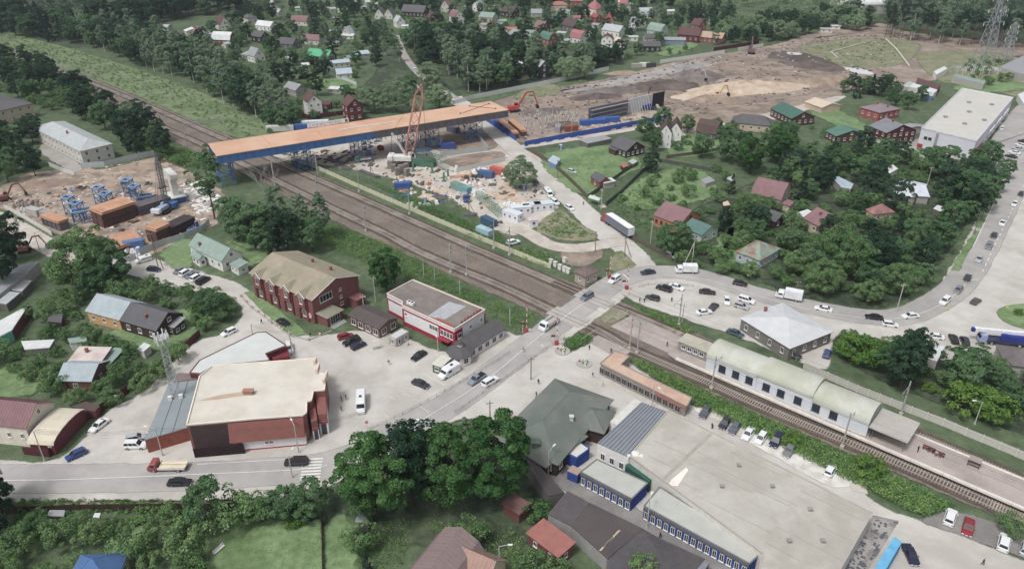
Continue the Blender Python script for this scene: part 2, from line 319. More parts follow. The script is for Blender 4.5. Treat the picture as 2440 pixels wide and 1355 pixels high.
patch('concrete_pad',[(2022,1152),(2060,1150),(2068,1178),(2030,1172)],G_CONC,0.6)
# lawns
LAWNS = [[(1292,372),(1400,350),(1470,352),(1530,388),(1470,430),(1395,464),(1330,432)],[(1592,336),(1690,318),(1722,352),(1690,368),(1600,376)],[(1470,478),(1540,420),(1640,400),(1700,430),(1690,470),(1560,500)],[(1930,268),(1985,258),(2062,300),(2040,318),(1990,300)],[(2042,322),(2110,335),(2200,368),(2180,390),(2070,362)],[(1700,585),(1750,540),(1770,600),(1720,640)],
         [(500,1226),(620,1232),(768,1240),(775,1300),(775,1400),(520,1400)],[(785,1245),(850,1250),(850,1400),(785,1400)],[(-30,880),(80,876),(95,925),(40,948),(-30,940)],[(265,792),(330,778),(430,742),(480,735),(445,810),(340,838)],[(385,600),(450,570),(455,640),(400,634)],[(540,575),(600,580),(640,610),(560,640)],
         [(740,185),(800,180),(848,192),(840,222),(790,212),(750,205)],[(2270,210),(2360,190),(2440,200),(2440,215),(2330,222)],[(250,1260),(330,1230),(380,1260),(330,1330),(260,1320)],[(1560,120),(1640,102),(1660,112),(1590,135)]]
for l in LAWNS:patch('lawn',l,G_LAWN,4.0,jit=0.8)
patch('flower_bed',[(582,700),(600,692),(735,800),(700,806)],G_LAWN,0.6)
patch('verge_lawn',[(2264,645),(2322,550),(2334,553),(2284,648)],G_LAWN,0.6)
patch('verge_lawn',[(2322,540),(2340,508),(2352,512),(2334,545)],G_LAWN,0.6)
patch('traffic_island',[(2374,744),(2392,730),(2440,726),(2520,745),(2520,800),(2440,784),(2390,766)],G_LAWN,0.3)
# painted markings
def paint(name,px,wid=0.14,dash=None,m=G_WHITE):
    pts = smooth_path(W(px),False,0.8);mb = MB();z = zlev();acc = 0
    for a,b in zip(pts,pts[1:]):
        L = (b - a).length;on = dash is None or (acc % (dash[0] + dash[1])) < dash[0];acc += L
        if on:
            t = (b - a).normalized() * 1;n = Vector((-t.y,t.x,0)) * wid / 2
            mb.poly([(a - n).to_tuple()[:2] + (z,),(b - n).to_tuple()[:2] + (z,),(b + n).to_tuple()[:2] + (z,),(a + n).to_tuple()[:2] + (z,)])
    return tag(mb.build(name,m),kind='structure')
paint('centre_line',[(-60,1146),(120,1145),(300,1139),(440,1133),(700,1121),(780,1110)],0.17)
paint('edge_line',[(470,1108),(600,1101),(730,1094)],0.14)
paint('centre_line',[(1005,1003),(1100,945),(1180,890),(1262,822),(1330,768),(1400,718)],0.17)
paint('centre_line',[(1560,655),(1680,668),(1790,702),(1900,733),(2020,754),(2100,762),(2180,752),(2250,722),(2300,680)],0.15)
paint('edge_line',[(2318,590),(2352,520),(2400,420),(2440,345)],0.2)
paint('lane_line',[(2340,650),(2368,590),(2400,525),(2440,442)],0.2,(2.0,2.5))
mb = MB();z = zlev()
for i in range(8):          # zebra crossing: bars along the road
    y = 1097 + i * 7.2;a = P(722 - i * 1.0,y);b = P(770 - i * 1.0,y - 2.5);d = (b - a).normalized();n = Vector((-d.y,d.x,0)) * 0.22
    mb.poly([(*(a - n)[:2],z),(*(b - n)[:2],z),(*(b + n)[:2],z),(*(a + n)[:2],z)])
tag(mb.build('zebra_crossing',G_WHITE),kind='structure')
for a,b in [((1010,893),(1062,921)),((958,940),(997,958)),((928,946),(942,955)),((952,932),(978,946)),((915,990),(928,998)),((1030,880),(1050,868)),((985,921),(1003,932)),((1000,970),(1022,984))]:
    paint('stall_line',[a,b],0.12)
paint('stop_line',[(1484,655),(1500,668)],0.35);paint('stop_line',[(2290,672),(2330,668)],0.3)
# ---------------------------------------------------------------- railway tracks
M_RAIL = mat('rail_steel',S(172,163,154),rough=0.45,var=0.15,sc=0.4,met=0.3)
M_SLEEP = mat('concrete_sleeper',S(176,166,154),var=0.18,sc=0.5,rgb2=S(140,126,114),sc2=0.15)
sl_me = MB().box(0,0,0,0.16,0.27,2.7,tx=0.03,ty=0.03).mesh('sleeper',M_SLEEP)
def track(px):
    pts = smooth_path(W(px),False,0.56,True);root = put('railway_track',None);tag(root,kind='structure')
    n = len(pts)
    for s in (-0.8,0.8):
        mb = MB();pr = [(-0.075,0.14),(0.075,0.14),(0.035,0.34),(-0.035,0.34)];ring = []
        for i in range(0,n,3):
            t = (pts[min(n - 1,i + 1)] - pts[max(0,i - 1)]).normalized();nr = Vector((t.y,-t.x,0));c = pts[i] + nr * s
            ring.append(len(mb.v));mb.v += [(c.x + nr.x * x,c.y + nr.y * x,z) for x,z in pr]
        for a,b in zip(ring,ring[1:]):
            for k in range(4):mb.f.append((a + k,a + (k + 1) % 4,b + (k + 1) % 4,b + k));mb.m.append(0)
        mb.build('rail',M_RAIL,root,world=False)
    far = MB();cnt = 0
    for i in range(0,n):
        t = (pts[min(n - 1,i + 1)] - pts[max(0,i - 1)]).normalized();a = math.atan2(t.y,t.x);px_,py_ = pix(pts[i])
        if py_ > 790 and px_ < 2480 and not (1290 < px_ < 1385) and cnt < 150:
            put('sleeper',sl_me,root,(pts[i].x,pts[i].y,0.03),a);cnt += 1
        elif not (1318 < px_ < 1452 and 670 < py_ < 785):
            far.box(pts[i].x,pts[i].y,0.03,0.19,0.27,2.7,a)
    o = far.build('sleepers',M_SLEEP,root,world=False);o['kind'] = 'stuff'
for t in (T_NEAR,T_FAR):track(t)
# level crossing deck between the rails
M_DECK = mat('crossing_slab',S(176,170,164),var=0.12,sc=0.5)
for (px,ln) in (((1352,756),11.0),((1416,713),11.0)):
    c = P(*px);a = PA((1317,740),(1400,777));t = thing('crossing_deck','ribbed concrete crossing slabs laid between rails at the road, ' + ('nearer the market' if px[0] < 1400 else 'nearer the gatehouse'),'crossing',(c.x,c.y,0.0),a)
    for k,(y,wd) in enumerate(((0,1.3),(-1.75,1.5),(1.75,1.5))):
        for i in range(4):MB().box(-ln / 2 + ln / 8 + i * ln / 4,y,0.03,0.30,ln / 4 - 0.04,wd).build('slab',M_DECK,t,world=False)
# ---------------------------------------------------------------- island platform
PF_A = P(1678,880,1.1);PF_B = P(2062,1042,1.1);PF_ANG = math.atan2(PF_B.y - PF_A.y,PF_B.x - PF_A.x)
M_PLAT = mat('platform_asphalt',S(178,164,156),var=0.10,sc=0.25,rgb2=S(160,148,141),sc2=0.1,bump=0.01,bsc=6)
M_PWALL = mat('platform_concrete',S(196,186,174),var=0.15,sc=0.8)
M_EDGE = mat('platform_edge_paint',S(216,208,198),var=0.12,sc=0.8)
pt = put('station_platform',None,None,(PF_A.x,PF_A.y,0),PF_ANG);tag(pt,kind='structure')
mb = MB();mb.prism([(-10,0.2),(-8,-0.4),(95,-1.6),(95,7.4),(60,8.2),(-6,9.2),(-10,7)],0.75,1.1,0);mb.build('platform_slab',M_PLAT,pt,world=False)
for i in range(34):MB().box(-7 + i * 3.0,3.8,0.0,0.748,0.5,6.0).build('platform_pier',M_PWALL,pt,world=False)
for i in range(17):
    x0 = -7.5 + i * 6;y0 = -0.42 - (x0 + 8) * 1.2 / 103;MB().box(x0 + 3,y0 - 0.02 + 0.3,0.7,1.14,5.93,0.72,-0.0117).build('coping',M_EDGE,pt,world=False)
    y1 = 9.0 - (x0 + 8) * 1.25 / 83;MB().box(x0 + 3,y1 - 0.3,0.7,1.14,5.93,0.6,-0.014).build('coping',M_EDGE,pt,world=False)
mb = MB();pts = [P(1455,779),P(1503,754),P(1560,776),P(1640,812),P(1600,838),P(1592,842)]
mb.prism([(p.x,p.y) for p in pts],0.0,0.3);tag(mb.build('low_platform',M_PLAT),kind='structure')
mb = MB();pts = [P(1400,815),P(1425,800),P(1505,838),P(1475,856)]
mb.prism([(p.x,p.y) for p in pts],0.0,0.25);tag(mb.build('low_platform',M_PLAT),kind='structure')
# ---------------------------------------------------------------- buildings
M_GLASS = mat('window_glass',S(48,54,62),rough=0.12,var=0.25,sc=1.5,spec=0.6)
M_FRAME = C(226,224,220,var=0.06);M_DARK = C(52,48,48,var=0.2);M_DOOR = C(96,72,62,var=0.15)
M_BRICKCH = C(150,96,84,var=0.2,sc=3)
WINC = {};FOOT = []
def win_me(w,h,fm,nm=2):
    k = (round(w,2),round(h,2),fm.name,nm)
    if k not in WINC:
        t = 0.09;f = MB()
        for x in (-w / 2 + t / 2,w / 2 - t / 2):f.box(x,0,-h / 2,h / 2,t,0.14)
        for z in (-h / 2,h / 2 - t):f.box(0,0,z,z + t,w - 2 * t,0.136)
        for i in range(1,nm):f.box(-w / 2 + w * i / nm,0,-h / 2 + t,h / 2 - t,0.07,0.10)
        f.box(0,-0.05,-h / 2 - 0.07,-h / 2 - 0.004,w + 0.16,0.24)
        p = MB().box(0,0.0,-h / 2 + 0.02,h / 2 - 0.02,w - 0.04,0.05)
        WINC[k] = (f.mesh('window',fm),p.mesh('pane',M_GLASS))
    return WINC[k]
def window(parent,x,y,z,ang,w=1.1,h=1.3,fm=None,nm=2):
    a,b = win_me(w,h,fm or M_FRAME,nm);o = put('window',a,parent,(x,y,z),ang);put('pane',b,o);return o
DOORC = {}
def door(parent,x,y,ang,m=None,w=0.95,h=2.05,z=0.0):
    m = m or M_DOOR;k = (m.name,w,h)
    if k not in DOORC:DOORC[k] = (MB().box(0,0,0,h,w,0.12).mesh('door',m),MB().box(w * 0.36,-0.09,h * 0.47,h * 0.52,0.12,0.06).mesh('handle',M_FRAME))
    o = put('door',DOORC[k][0],parent,(x,y,z),ang);put('handle',DOORC[k][1],o);return o
def rect3(A,B,Cc,z):
    a,b = P(*A,z),P(*B,z);d = b - a;L = d.length;u = d / L;n = Vector((-u.y,u.x,0))
    Wd = Cc if isinstance(Cc,(int,float)) else (P(*Cc,z) - b).dot(n)
    c = a + d / 2 + n * Wd / 2;return Vector((c.x,c.y,0)),math.atan2(u.y,u.x),L,abs(Wd)
def roof_profile(kind,Wd,he,rise):
    h = Wd / 2
    if kind == 'gable':return [(-h,he),(0,he + rise),(h,he)]
    if kind == 'gambrel':return [(-h,he),(-h * 0.62,he + rise * 0.66),(0,he + rise),(h * 0.62,he + rise * 0.66),(h,he)]
    if kind == 'shed':return [(-h,he),(h,he + rise)]
    if kind == 'vault':return [(h * -math.cos(math.pi * i / 8),he + rise * math.sin(math.pi * i / 8)) for i in range(9)]
def prof_z(pr,y):
    for (a,za),(b,zb) in zip(pr,pr[1:]):
        if a - 1e-6 <= y <= b + 1e-6:return za + (zb - za) * (y - a) / (b - a)
    return pr[-1][1]
def bld(name,label,cat,c,ang,L,Wd,he,rise,roof,wall,roofm,over=0.35,win=True,chim=(),group=None,doors=(),wm=None,gw=True,story=2.8,wsz=(1.1,1.3),wsp=3.0,th=0.16,par=0.5,seam=None,base=None,skip=()):
    t = thing(name,label,cat,(c[0],c[1],0),ang,group);FOOT.append((c[0],c[1],0.5 * math.hypot(L,Wd),he))
    lx,ly = L / 2 - over,Wd / 2 - over
    if roof in ('gable','gambrel','shed','vault'):
        pr = roof_profile(roof,Wd,he,rise);mb = MB()
        sec = [(-ly,0)] + [(ly,0)] + [(ly,prof_z(pr,ly) - 0.02)] + [(y,z - 0.02) for y,z in pr[::-1] if -ly < y < ly] + [(-ly,prof_z(pr,-ly) - 0.02)]
        n = len(sec);mb.poly([(lx,y,z) for y,z in sec]);mb.poly([(-lx,y,z) for y,z in sec][::-1])
        for i in range(n):
            (y0,z0),(y1,z1) = sec[i],sec[(i + 1) % n]
            if i != 0:mb.poly([(lx,y0,z0),(-lx,y0,z0),(-lx,y1,z1),(lx,y1,z1)])
        mb.build('wall',wall,t,world=False)
        r = MB();hx = L / 2;up = [(y,z + th) for y,z in pr]
        for (a,b) in zip(up,up[1:]):r.poly([(-hx,a[0],a[1]),(hx,a[0],a[1]),(hx,b[0],b[1]),(-hx,b[0],b[1])])
        for (a,b) in zip(pr,pr[1:]):r.poly([(hx,a[0],a[1]),(-hx,a[0],a[1]),(-hx,b[0],b[1]),(hx,b[0],b[1])])
        for s in (1,-1):
            for i in range(len(pr) - 1):
                f = [(s * hx,pr[i][0],pr[i][1]),(s * hx,pr[i + 1][0],pr[i + 1][1]),(s * hx,up[i + 1][0],up[i + 1][1]),(s * hx,up[i][0],up[i][1])];r.poly(f if s > 0 else f[::-1])
            y,z = (pr[0] if s < 0 else pr[-1]);f = [(-hx,y,z),(hx,y,z),(hx,y,z + th),(-hx,y,z + th)];r.poly(f if s < 0 else f[::-1])
        ro = r.build('roof',roofm,t,world=False);zf = lambda x,y:prof_z(pr,y)
        if seam:
            k = int(L / seam);sm = []
            for (a,b) in zip(up,up[1:]):
                for i in range(1,k):
                    x = -hx + L * i / k;MB().bar((x,a[0],a[1] + 0.02),(x,b[0],b[1] + 0.02),0.05).build('seam',roofm,ro,world=False)
    elif roof == 'hip':
        mb = MB();mb.box(0,0,0,he,2 * lx,2 * ly);mb.build('wall',wall,t,world=False)
        hx,hy = L / 2,Wd / 2;k = min(hx,hy) * (0.999 if hx < hy * 1.15 else 0.9);rx = max(hx - k,0.02);r = MB();z0 = he + 0.004
        E = [(-hx,-hy),(hx,-hy),(hx,hy),(-hx,hy)]
        for z,fl in ((z0,1),):r.poly([(x,y,z) for x,y in E][::-1])
        zt = z0 + th
        for i in range(4):a,b = E[i],E[(i + 1) % 4];r.poly([(*a,z0),(*b,z0),(*b,zt),(*a,zt)])
        R1,R2 = (-rx,0,zt + rise),(rx,0,zt + rise)
        r.poly([(*E[0],zt),(*E[1],zt),R2,R1]);r.poly([(*E[1],zt),(*E[2],zt),R2]);r.poly([(*E[2],zt),(*E[3],zt),R1,R2]);r.poly([(*E[3],zt),(*E[0],zt),R1])
        ro = r.build('roof',roofm,t,world=False)
        zf = lambda x,y:zt + rise * min(1,(hy - abs(y)) / hy,(hx - abs(x)) / k)
        for a,b in (((-hx,-hy,zt),R1),((hx,-hy,zt),R2),((hx,hy,zt),R2),((-hx,hy,zt),R1),(R1,R2)):
            if (Vector(a) - Vector(b)).length > 0.3:MB().bar(a,b,0.07).build('ridge_cap',roofm,ro,world=False)
    else:   # flat with parapet
        mb = MB();mb.box(0,0,0,he - 0.25,2 * lx,2 * ly);mb.build('wall',wall,t,world=False)
        r = MB();r.box(0,0,he - 0.245,he,L,Wd);ro = r.build('roof',roofm,t,world=False);zf = lambda x,y:he
        if par:
            for sx,sy,l1,l2 in ((0,-1,L,0.22),(0,1,L,0.22),(-1,0,0.22,Wd - 0.44),(1,0,0.22,Wd - 0.44)):
                MB().box(sx * (L / 2 - 0.11),sy * (Wd / 2 - 0.11),he,he + par * 0.5,l1,l2).build('parapet',wm or wall,ro,world=False)
    for cx,cy in chim:
        z = zf(cx,cy);MB().box(cx,cy,z - 0.5,z + 1.1,0.6,0.6).box(cx,cy,z + 1.1,z + 1.2,0.75,0.75).build('chimney',M_BRICKCH,ro,world=False)
    if base:MB().box(0,0,0,0.45,2 * lx + 0.1,2 * ly + 0.1).build('plinth',base,t,world=False)
    if win:
        tocam = Vector((-c[0],-c[1],0)).normalized()
        for side,nx,ny,ln,off in (('front',0,-1,2 * lx,ly),('back',0,1,2 * lx,ly),('left',-1,0,2 * ly,lx),('right',1,0,2 * ly,lx)):
            if side in skip:continue
            wn = Vector((nx * math.cos(ang) - ny * math.sin(ang),nx * math.sin(ang) + ny * math.cos(ang),0))
            if wn.dot(tocam) < -0.12:continue
            a = {'front':0,'right':math.pi / 2,'back':math.pi,'left':-math.pi / 2}[side]
            st = max(1,int((he + 0.5) / story));k = max(1,int(ln / wsp))
            top = he if (side in ('front',) or roof != 'shed') else he + rise
            for f in range(st):
                z = min((f + 0.55) * (he / st),he - wsz[1] * 0.62)
                for i in range(k):
                    q = -ln / 2 + ln * (i + 0.5) / k;x = q if ny else nx * (off + 0.02);y = q if nx else ny * (off + 0.02)
                    if f == 0 and (side,i) in doors:door(t,x,y,a)
                    else:window(t,x,y,z,a,wsz[0],wsz[1],wm)
            if gw and roof in ('gable','gambrel') and nx and rise > 2.0:window(t,nx * (off + 0.02),0,he + rise * 0.34,a,wsz[0],min(wsz[1],rise * 0.4),wm)
    return t
def bpx(name,label,cat,A,B,Cc,he,rise,roof,wall,roofm,**kw):
    c,a,L,Wd = rect3(A,B,Cc,he);return bld(name,label,cat,c,a,L,Wd,he,rise,roof,wall,roofm,**kw)
def hs(name,label,cat,px,L,Wd,he,rise,ad,roof,wall,roofm,**kw):
    p = P(*px);return bld(name,label,cat,p,deg(ad),L,Wd,he,rise,roof,wall,roofm,**kw)
def polyb(name,label,cat,px,z,wall,roofm,lip=0.25,z0=0.0,group=None,over=0.0,lipm=None):
    pts = [P(x,y,z) for x,y in px];c = sum(pts,Vector()) / len(pts);t = thing(name,label,cat,(c.x,c.y,0),0,group)
    q = [(p.x - c.x,p.y - c.y) for p in pts];FOOT.append((c.x,c.y,max(math.hypot(*k) for k in q) * 0.85,z))
    if over:q2 = [(x - over * x / math.hypot(x,y),y - over * y / math.hypot(x,y)) for x,y in q]
    else:q2 = q
    MB().prism(q2,z0,z - 0.2).build('wall',wall,t,world=False)
    ro = MB().prism(q,z - 0.197,z).build('roof',roofm,t,world=False)
    if lip:
        for (x0,y0),(x1,y1) in zip(q,q[1:] + q[:1]):
            l = math.hypot(x1 - x0,y1 - y0)
            if l > 0.6:MB().box((x0 + x1) / 2,(y0 + y1) / 2,z + 0.002,z + lip,l,0.25,math.atan2(y1 - y0,x1 - x0)).build('parapet',lipm or wall,ro,world=False)
    t['_q'] = 0;del t['_q'];return t,c,ro
def wallpanel(t,name,A,B,z0,z1,m,off=0.05,th=0.08):      # a board on a wall between two world points, proud of it on the camera's side
    d = (B - A);L = d.length;u = d / L;n = Vector((u.y,-u.x,0));mid = (A + B) / 2
    if n.dot(Vector((mid.x,mid.y,0))) > 0:n = -n
    c = mid + n * (off + th / 2) - t.location
    return MB().box(c.x,c.y,z0,z1,L,th,math.atan2(u.y,u.x)).build(name,m,t,world=False)
def wallwins(t,A,B,z,ts,w=1.1,h=1.3,fm=None,nm=2,off=0.05):
    d = (B - A);u = d.normalized();n = Vector((u.y,-u.x,0));mid = (A + B) / 2;a = math.atan2(u.y,u.x)
    if n.dot(Vector((mid.x,mid.y,0))) > 0:n = -n;a += math.pi
    for k in ts:p = A + d * k + n * off - t.location;window(t,p.x,p.y,z,a,w,h,fm,nm)
def XY(p):return Vector((p.x,p.y,0))
# roof and wall colours
RF = {k:C(*v,var=0.12,sc=0.5) for k,v in dict(grey=(150,152,156),lgrey=(174,180,182),dgrey=(96,95,99),white=(206,209,208),mauve=(140,104,108),maroon=(104,72,74),brown=(94,76,74),red=(158,84,86),pink=(170,106,110),green=(82,124,108),bgreen=(72,172,122),olive=(140,136,116),bluegrey=(158,172,178),lblue=(172,188,200),beige=(206,184,162),tan=(184,152,128),dark=(70,66,68),gg=(136,158,148),rust=(168,110,96)).items()}
WL = {k:C(*v,var=0.10,sc=0.8) for k,v in dict(white=(226,224,218),cream=(222,212,194),brick=(146,88,82),dbrick=(124,76,74),brown=(92,66,60),dbrown=(70,54,52),ochre=(206,158,100),grey=(170,166,160),dgrey=(110,106,104),lgreen=(176,196,184),blue=(112,140,176),tan=(196,176,150),maroon=(112,54,60),red=(168,70,72),pale=(204,200,190),black=(56,54,58)).items()}
# --- left side
bpx('apartment_block','long white two-storey block with pale hipped metal roof above the churned site','building',(78,305),(190,362),(262,340),6.0,2.4,'hip',WL['pale'],RF['lgrey'],wsz=(1.1,1.5),wsp=3.4,chim=[(2,-2)],base=WL['grey'])
bpx('apartment_block','stone-coloured block with dark grey hipped roof among old trees','building',(-50,277),(79,247),(0,206),6.5,2.6,'hip',WL['tan'],RF['dgrey'],wsz=(1.0,1.6),wsp=3.6)
t = bpx('house','white plank house with pale green-grey gable roof beside a row of parked cars','house',(448,586),(527,625),(578,603),3.4,3.0,'gable',WL['white'],RF['gg'],chim=[(-4,-2.5)])
bpx('porch','white lean-to porch under grey roof on the gable of plank house','porch',(545,630),(566,641),(588,627),2.4,0.6,'shed',WL['white'],RF['gg'],wsz=(0.9,0.9),wsp=1.6)
bpx('porch','white gabled entrance wing on the long side of plank house','porch',(453,608),(473,621),(490,612),2.5,1.0,'gable',WL['white'],RF['gg'],wsp=2.2,gw=False)
polyb('garage_row','long low garage row with grey sheet roof by the rubbish track','garage',[(-60,650),(93,623),(62,655),(-60,742)],3.4,WL['grey'],RF['grey'],0)
for i,(q,l) in enumerate([([(25,690),(50,665),(76,668),(52,694)],'small lean-to with pale sheet roof against the garage row'),([(-10,720),(22,694),(48,697),(15,724)],'grey-roofed lean-to store below the garage row')]):
    polyb('lean_to',l,'shed',q,2.4,WL['dgrey'],RF['lgrey'],0)
tt,c0,_ = polyb('workshop','long white-roofed workshop with teal front between bushes','workshop',[(-50,790),(68,726),(28,786),(-50,826)],3.2,WL['maroon'],RF['white'],0)
wallpanel(tt,'front_panel',XY(P(-50,826,3.2)),XY(P(27,787,3.2)),0.1,3.0,C(80,180,150,var=0.1))
bpx('house','ochre plank half of the long cottage under blue-grey sheet roof','house',(202,742),(284,764),9.5,3.3,2.9,'gable',WL['ochre'],RF['bluegrey'],wsz=(1.0,1.2),skip=('right',))
bpx('house','dark brown timber half of the long cottage with grey slate roof and white gable window','house',(284.5,764),(372,790),9.5,3.3,2.9,'gable',WL['dbrown'],RF['dgrey'],wsz=(1.2,1.4),skip=('left',),chim=[(1,-2.5)])
bpx('porch','dark timber porch with grey roof on the gable of the long cottage','porch',(390,775),(415,782),4.2,2.6,0.7,'shed',WL['dbrown'],RF['grey'],wsz=(1.1,1.0),wsp=1.6)
bpx('house','low cottage with wide blue-grey roof half hidden by orchard trees','house',(133,908),(218,910),8.5,3.0,2.0,'gable',WL['dbrick'],RF['bluegrey'],wsp=4)
bpx('annex','pale pinkish flat annex with white stovepipe behind the low cottage','annex',(158,866),(238,868),6.0,3.4,0.8,'shed',WL['dgrey'],C(206,192,186,var=0.12,sc=0.6,rgb2=S(180,160,152),sc2=0.3),win=False,chim=[(-1,1)])
bpx('annex','grey-green sheet annex attached to the low cottage','annex',(232,872),(258,874),7.0,2.6,0.5,'shed',WL['dgrey'],RF['gg'],win=False)
bpx('house','tall cream house with ribbed maroon roof beside the vaulted carport','house',(-70,1008),(62,1022),9.0,5.0,3.0,'gable',WL['cream'],RF['mauve'],wsz=(0.8,1.2),wsp=2.6,seam=0.6)
bpx('carport','beige vaulted sheet carport behind the maroon fence','carport',(64,1058),(128,1062),11.5,2.6,1.6,'vault',WL['maroon'],C(206,196,172,var=0.1,sc=0.5),win=False,over=0.3)
for q,l,w_,r_,z_ in [([(50,812),(130,808),(118,827),(58,832)],'white-roofed garden shed among bushes near the teal workshop','dgrey','white',2.4),([(160,806),(208,800),(206,812),(166,818)],'pale sheet garden shed near the garden path of ochre cottage','pale','gg',2.2),([(326,830),(343,815),(360,822),(342,837)],'small white square shed beside the lattice telecom mast','pale','white',2.2),([(168,968),(205,955),(238,966),(226,980)],'brown flat-roofed shed inside the maroon fence','maroon','brown',2.3),([(112,765),(120,745),(150,748),(146,768)],'open dark garden gazebo with square roof','dbrown','dgrey',2.4),
    ([(112,1228),(118,1214),(155,1214),(152,1229)],'old grey plank shed by the roadside fence','dbrown','grey',2.2),([(221,1231),(226,1221),(240,1221),(236,1232)],'tiny white-roofed privy beside an apple tree','grey','white',2.2),([(842,1258),(853,1218),(868,1222),(878,1247),(850,1262)],'grey slate shed under the big maple','grey','grey',2.8)]:
    polyb('shed',l,'shed',q,z_,WL[w_],RF[r_],0,over=0.2)
hs('house','blue pyramid-roofed house at the bottom edge of gardens','house',(240,1392),8.0,7.6,3.0,3.0,4,'hip',WL['tan'],C(72,112,164,var=0.12),seam=None)
# --- brick banquet hall (red brick, olive roof, four dormer gables)
c,a,L,Wd = rect3((592,651),(742,717),(857,656),7.4)
M_BRICK = mat('red_brick',S(140,88,86),var=0.16,sc=1.0,rgb2=S(126,76,74),sc2=2.5,bump=0.01,bsc=14)
M_OLIVE = mat('olive_shingle',S(146,140,116),var=0.10,sc=0.6,rgb2=S(164,148,126),sc2=0.12)
bh = bld('brick_hall','large two-storey red brick hall with olive shingle roof and four small dormer gables','building',c,a,L,Wd,7.4,2.9,'gable',M_BRICK,M_OLIVE,win=False,over=0.5,chim=[(-1.5,4.5),(6.5,4.0)])
for i in range(4):
    x = -L / 2 + 3.6 + i * 6.0
    d = MB();y0 = -Wd / 2 - 0.35;zt = 8.9;d.poly([(x - 1.7,y0,7.35),(x + 1.7,y0,7.35),(x,y0,zt)])
    yr = -Wd / 2 + (zt - 7.4) / 2.9 * Wd / 2
    d.poly([(x - 1.75,y0,7.4),(x,y0,zt + 0.04),(x,yr,zt + 0.04),(x - 1.75,-Wd / 2 + 0.1,7.56)]);d.poly([(x,y0,zt + 0.04),(x + 1.75,y0,7.4),(x + 1.75,-Wd / 2 + 0.1,7.56),(x,yr,zt + 0.04)])
    dm = d.build('dormer',M_OLIVE,bh,world=False)
    for s in (-1,1):MB().bar((x,y0 - 0.05,zt),(x + s * 1.85,y0 - 0.05,7.3),0.11).build('fascia',M_FRAME,dm,world=False)
    yw = -Wd / 2 + 0.5
    MB().box(x,y0 + 0.5,3.9,7.36,2.6,0.6).build('bay',M_BRICK,bh,world=False)
    window(bh,x,y0 + 0.15,6.2,0,1.1,2.0,M_FRAME);window(bh,x,yw - 0.03,2.2,0,1.1,2.0,M_FRAME)
    for s in (-1.65,1.65):MB().box(x + s,yw - 0.14,0,7.3,0.45,0.26).build('pilaster',C(108,52,50,var=0.12),bh,world=False)
xr = L / 2 - 0.5
for z,y,w_,h_ in ((6.1,-3.5,4.2,2.0),(6.2,1.5,0.8,0.8),(4.0,1.5,0.8,0.8),(1.9,1.5,1.0,0.9)):window(bh,xr + 0.03,y,z,math.pi / 2,w_,h_,M_FRAME,4 if w_ > 2 else 2)
for s in (-1,1):MB().bar((L / 2 + 0.02,s * Wd / 2,7.45),(L / 2 + 0.02,0,10.36),0.12).build('fascia',M_FRAME,bh,world=False)
pc = MB().box(xr + 2.0,-4.6,0,3.0,4.0,5.2).build('entrance',M_BRICK,bh,world=False)
MB().box(xr + 2.1,-4.6,3.0,3.25,5.0,6.0,tx=0.6,ty=0.6).build('entrance_roof',RF['olive'],bh,world=False)
window(bh,xr + 4.05,-4.6,1.5,math.pi / 2,3.2,2.4,M_FRAME,4)
for s in range(3):MB().box(xr + 4.9 + s * 0.4,-4.6,0,0.45 - s * 0.15,0.4,4.5).build('step',WL['grey'],bh,world=False)
MB().box(xr + 1.6,5.5,0,2.6,3.2,3.0).box(xr + 1.7,5.5,2.6,2.8,3.8,3.6).build('side_shed',M_BRICK,bh,world=False)
def disc(parent,x,y,z,r,ang,m,name='sign'):
    return MB().lathe([(r,-0.06),(r,0.06)],n=14).build(name,m,parent,world=False,loc=(x,y,z),ang=(math.pi / 2,0,ang))
disc(bh,L / 2 - 2.0,-Wd / 2 + 0.35,2.2,0.8,0,C(224,170,166));disc(bh,-3.0,-Wd / 2 + 0.35,4.6,0.7,0,C(206,96,110))
for k in range(5):MB().box(-1.9 + k * 0.62,-Wd / 2 + 0.36,4.3,4.75 - 0.1 * (k % 2),0.42,0.08).build('sign_letter',C(206,96,110),bh,world=False)
# low wall with small pillars in front of the hall
gw_ = thing('garden_wall','low edging wall with small stone pillars before the brick hall','wall',P(660,765))
pp = smooth_path([P(575,708),P(600,735),P(690,800),P(735,812),P(790,790)],False,3.0,False)
for i,(p,q_) in enumerate(zip(pp,pp[1:])):
    m_ = (p + q_) / 2 - gw_.location;d_ = q_ - p
    MB().box(m_.x,m_.y,0,0.4,d_.length - 0.02,0.25,math.atan2(d_.y,d_.x)).build('wall_section',WL['grey'],gw_,world=False)
    MB().box(p.x - gw_.location.x,p.y - gw_.location.y,0,0.95,0.5,0.5).build('pillar',WL['tan'],gw_,world=False)
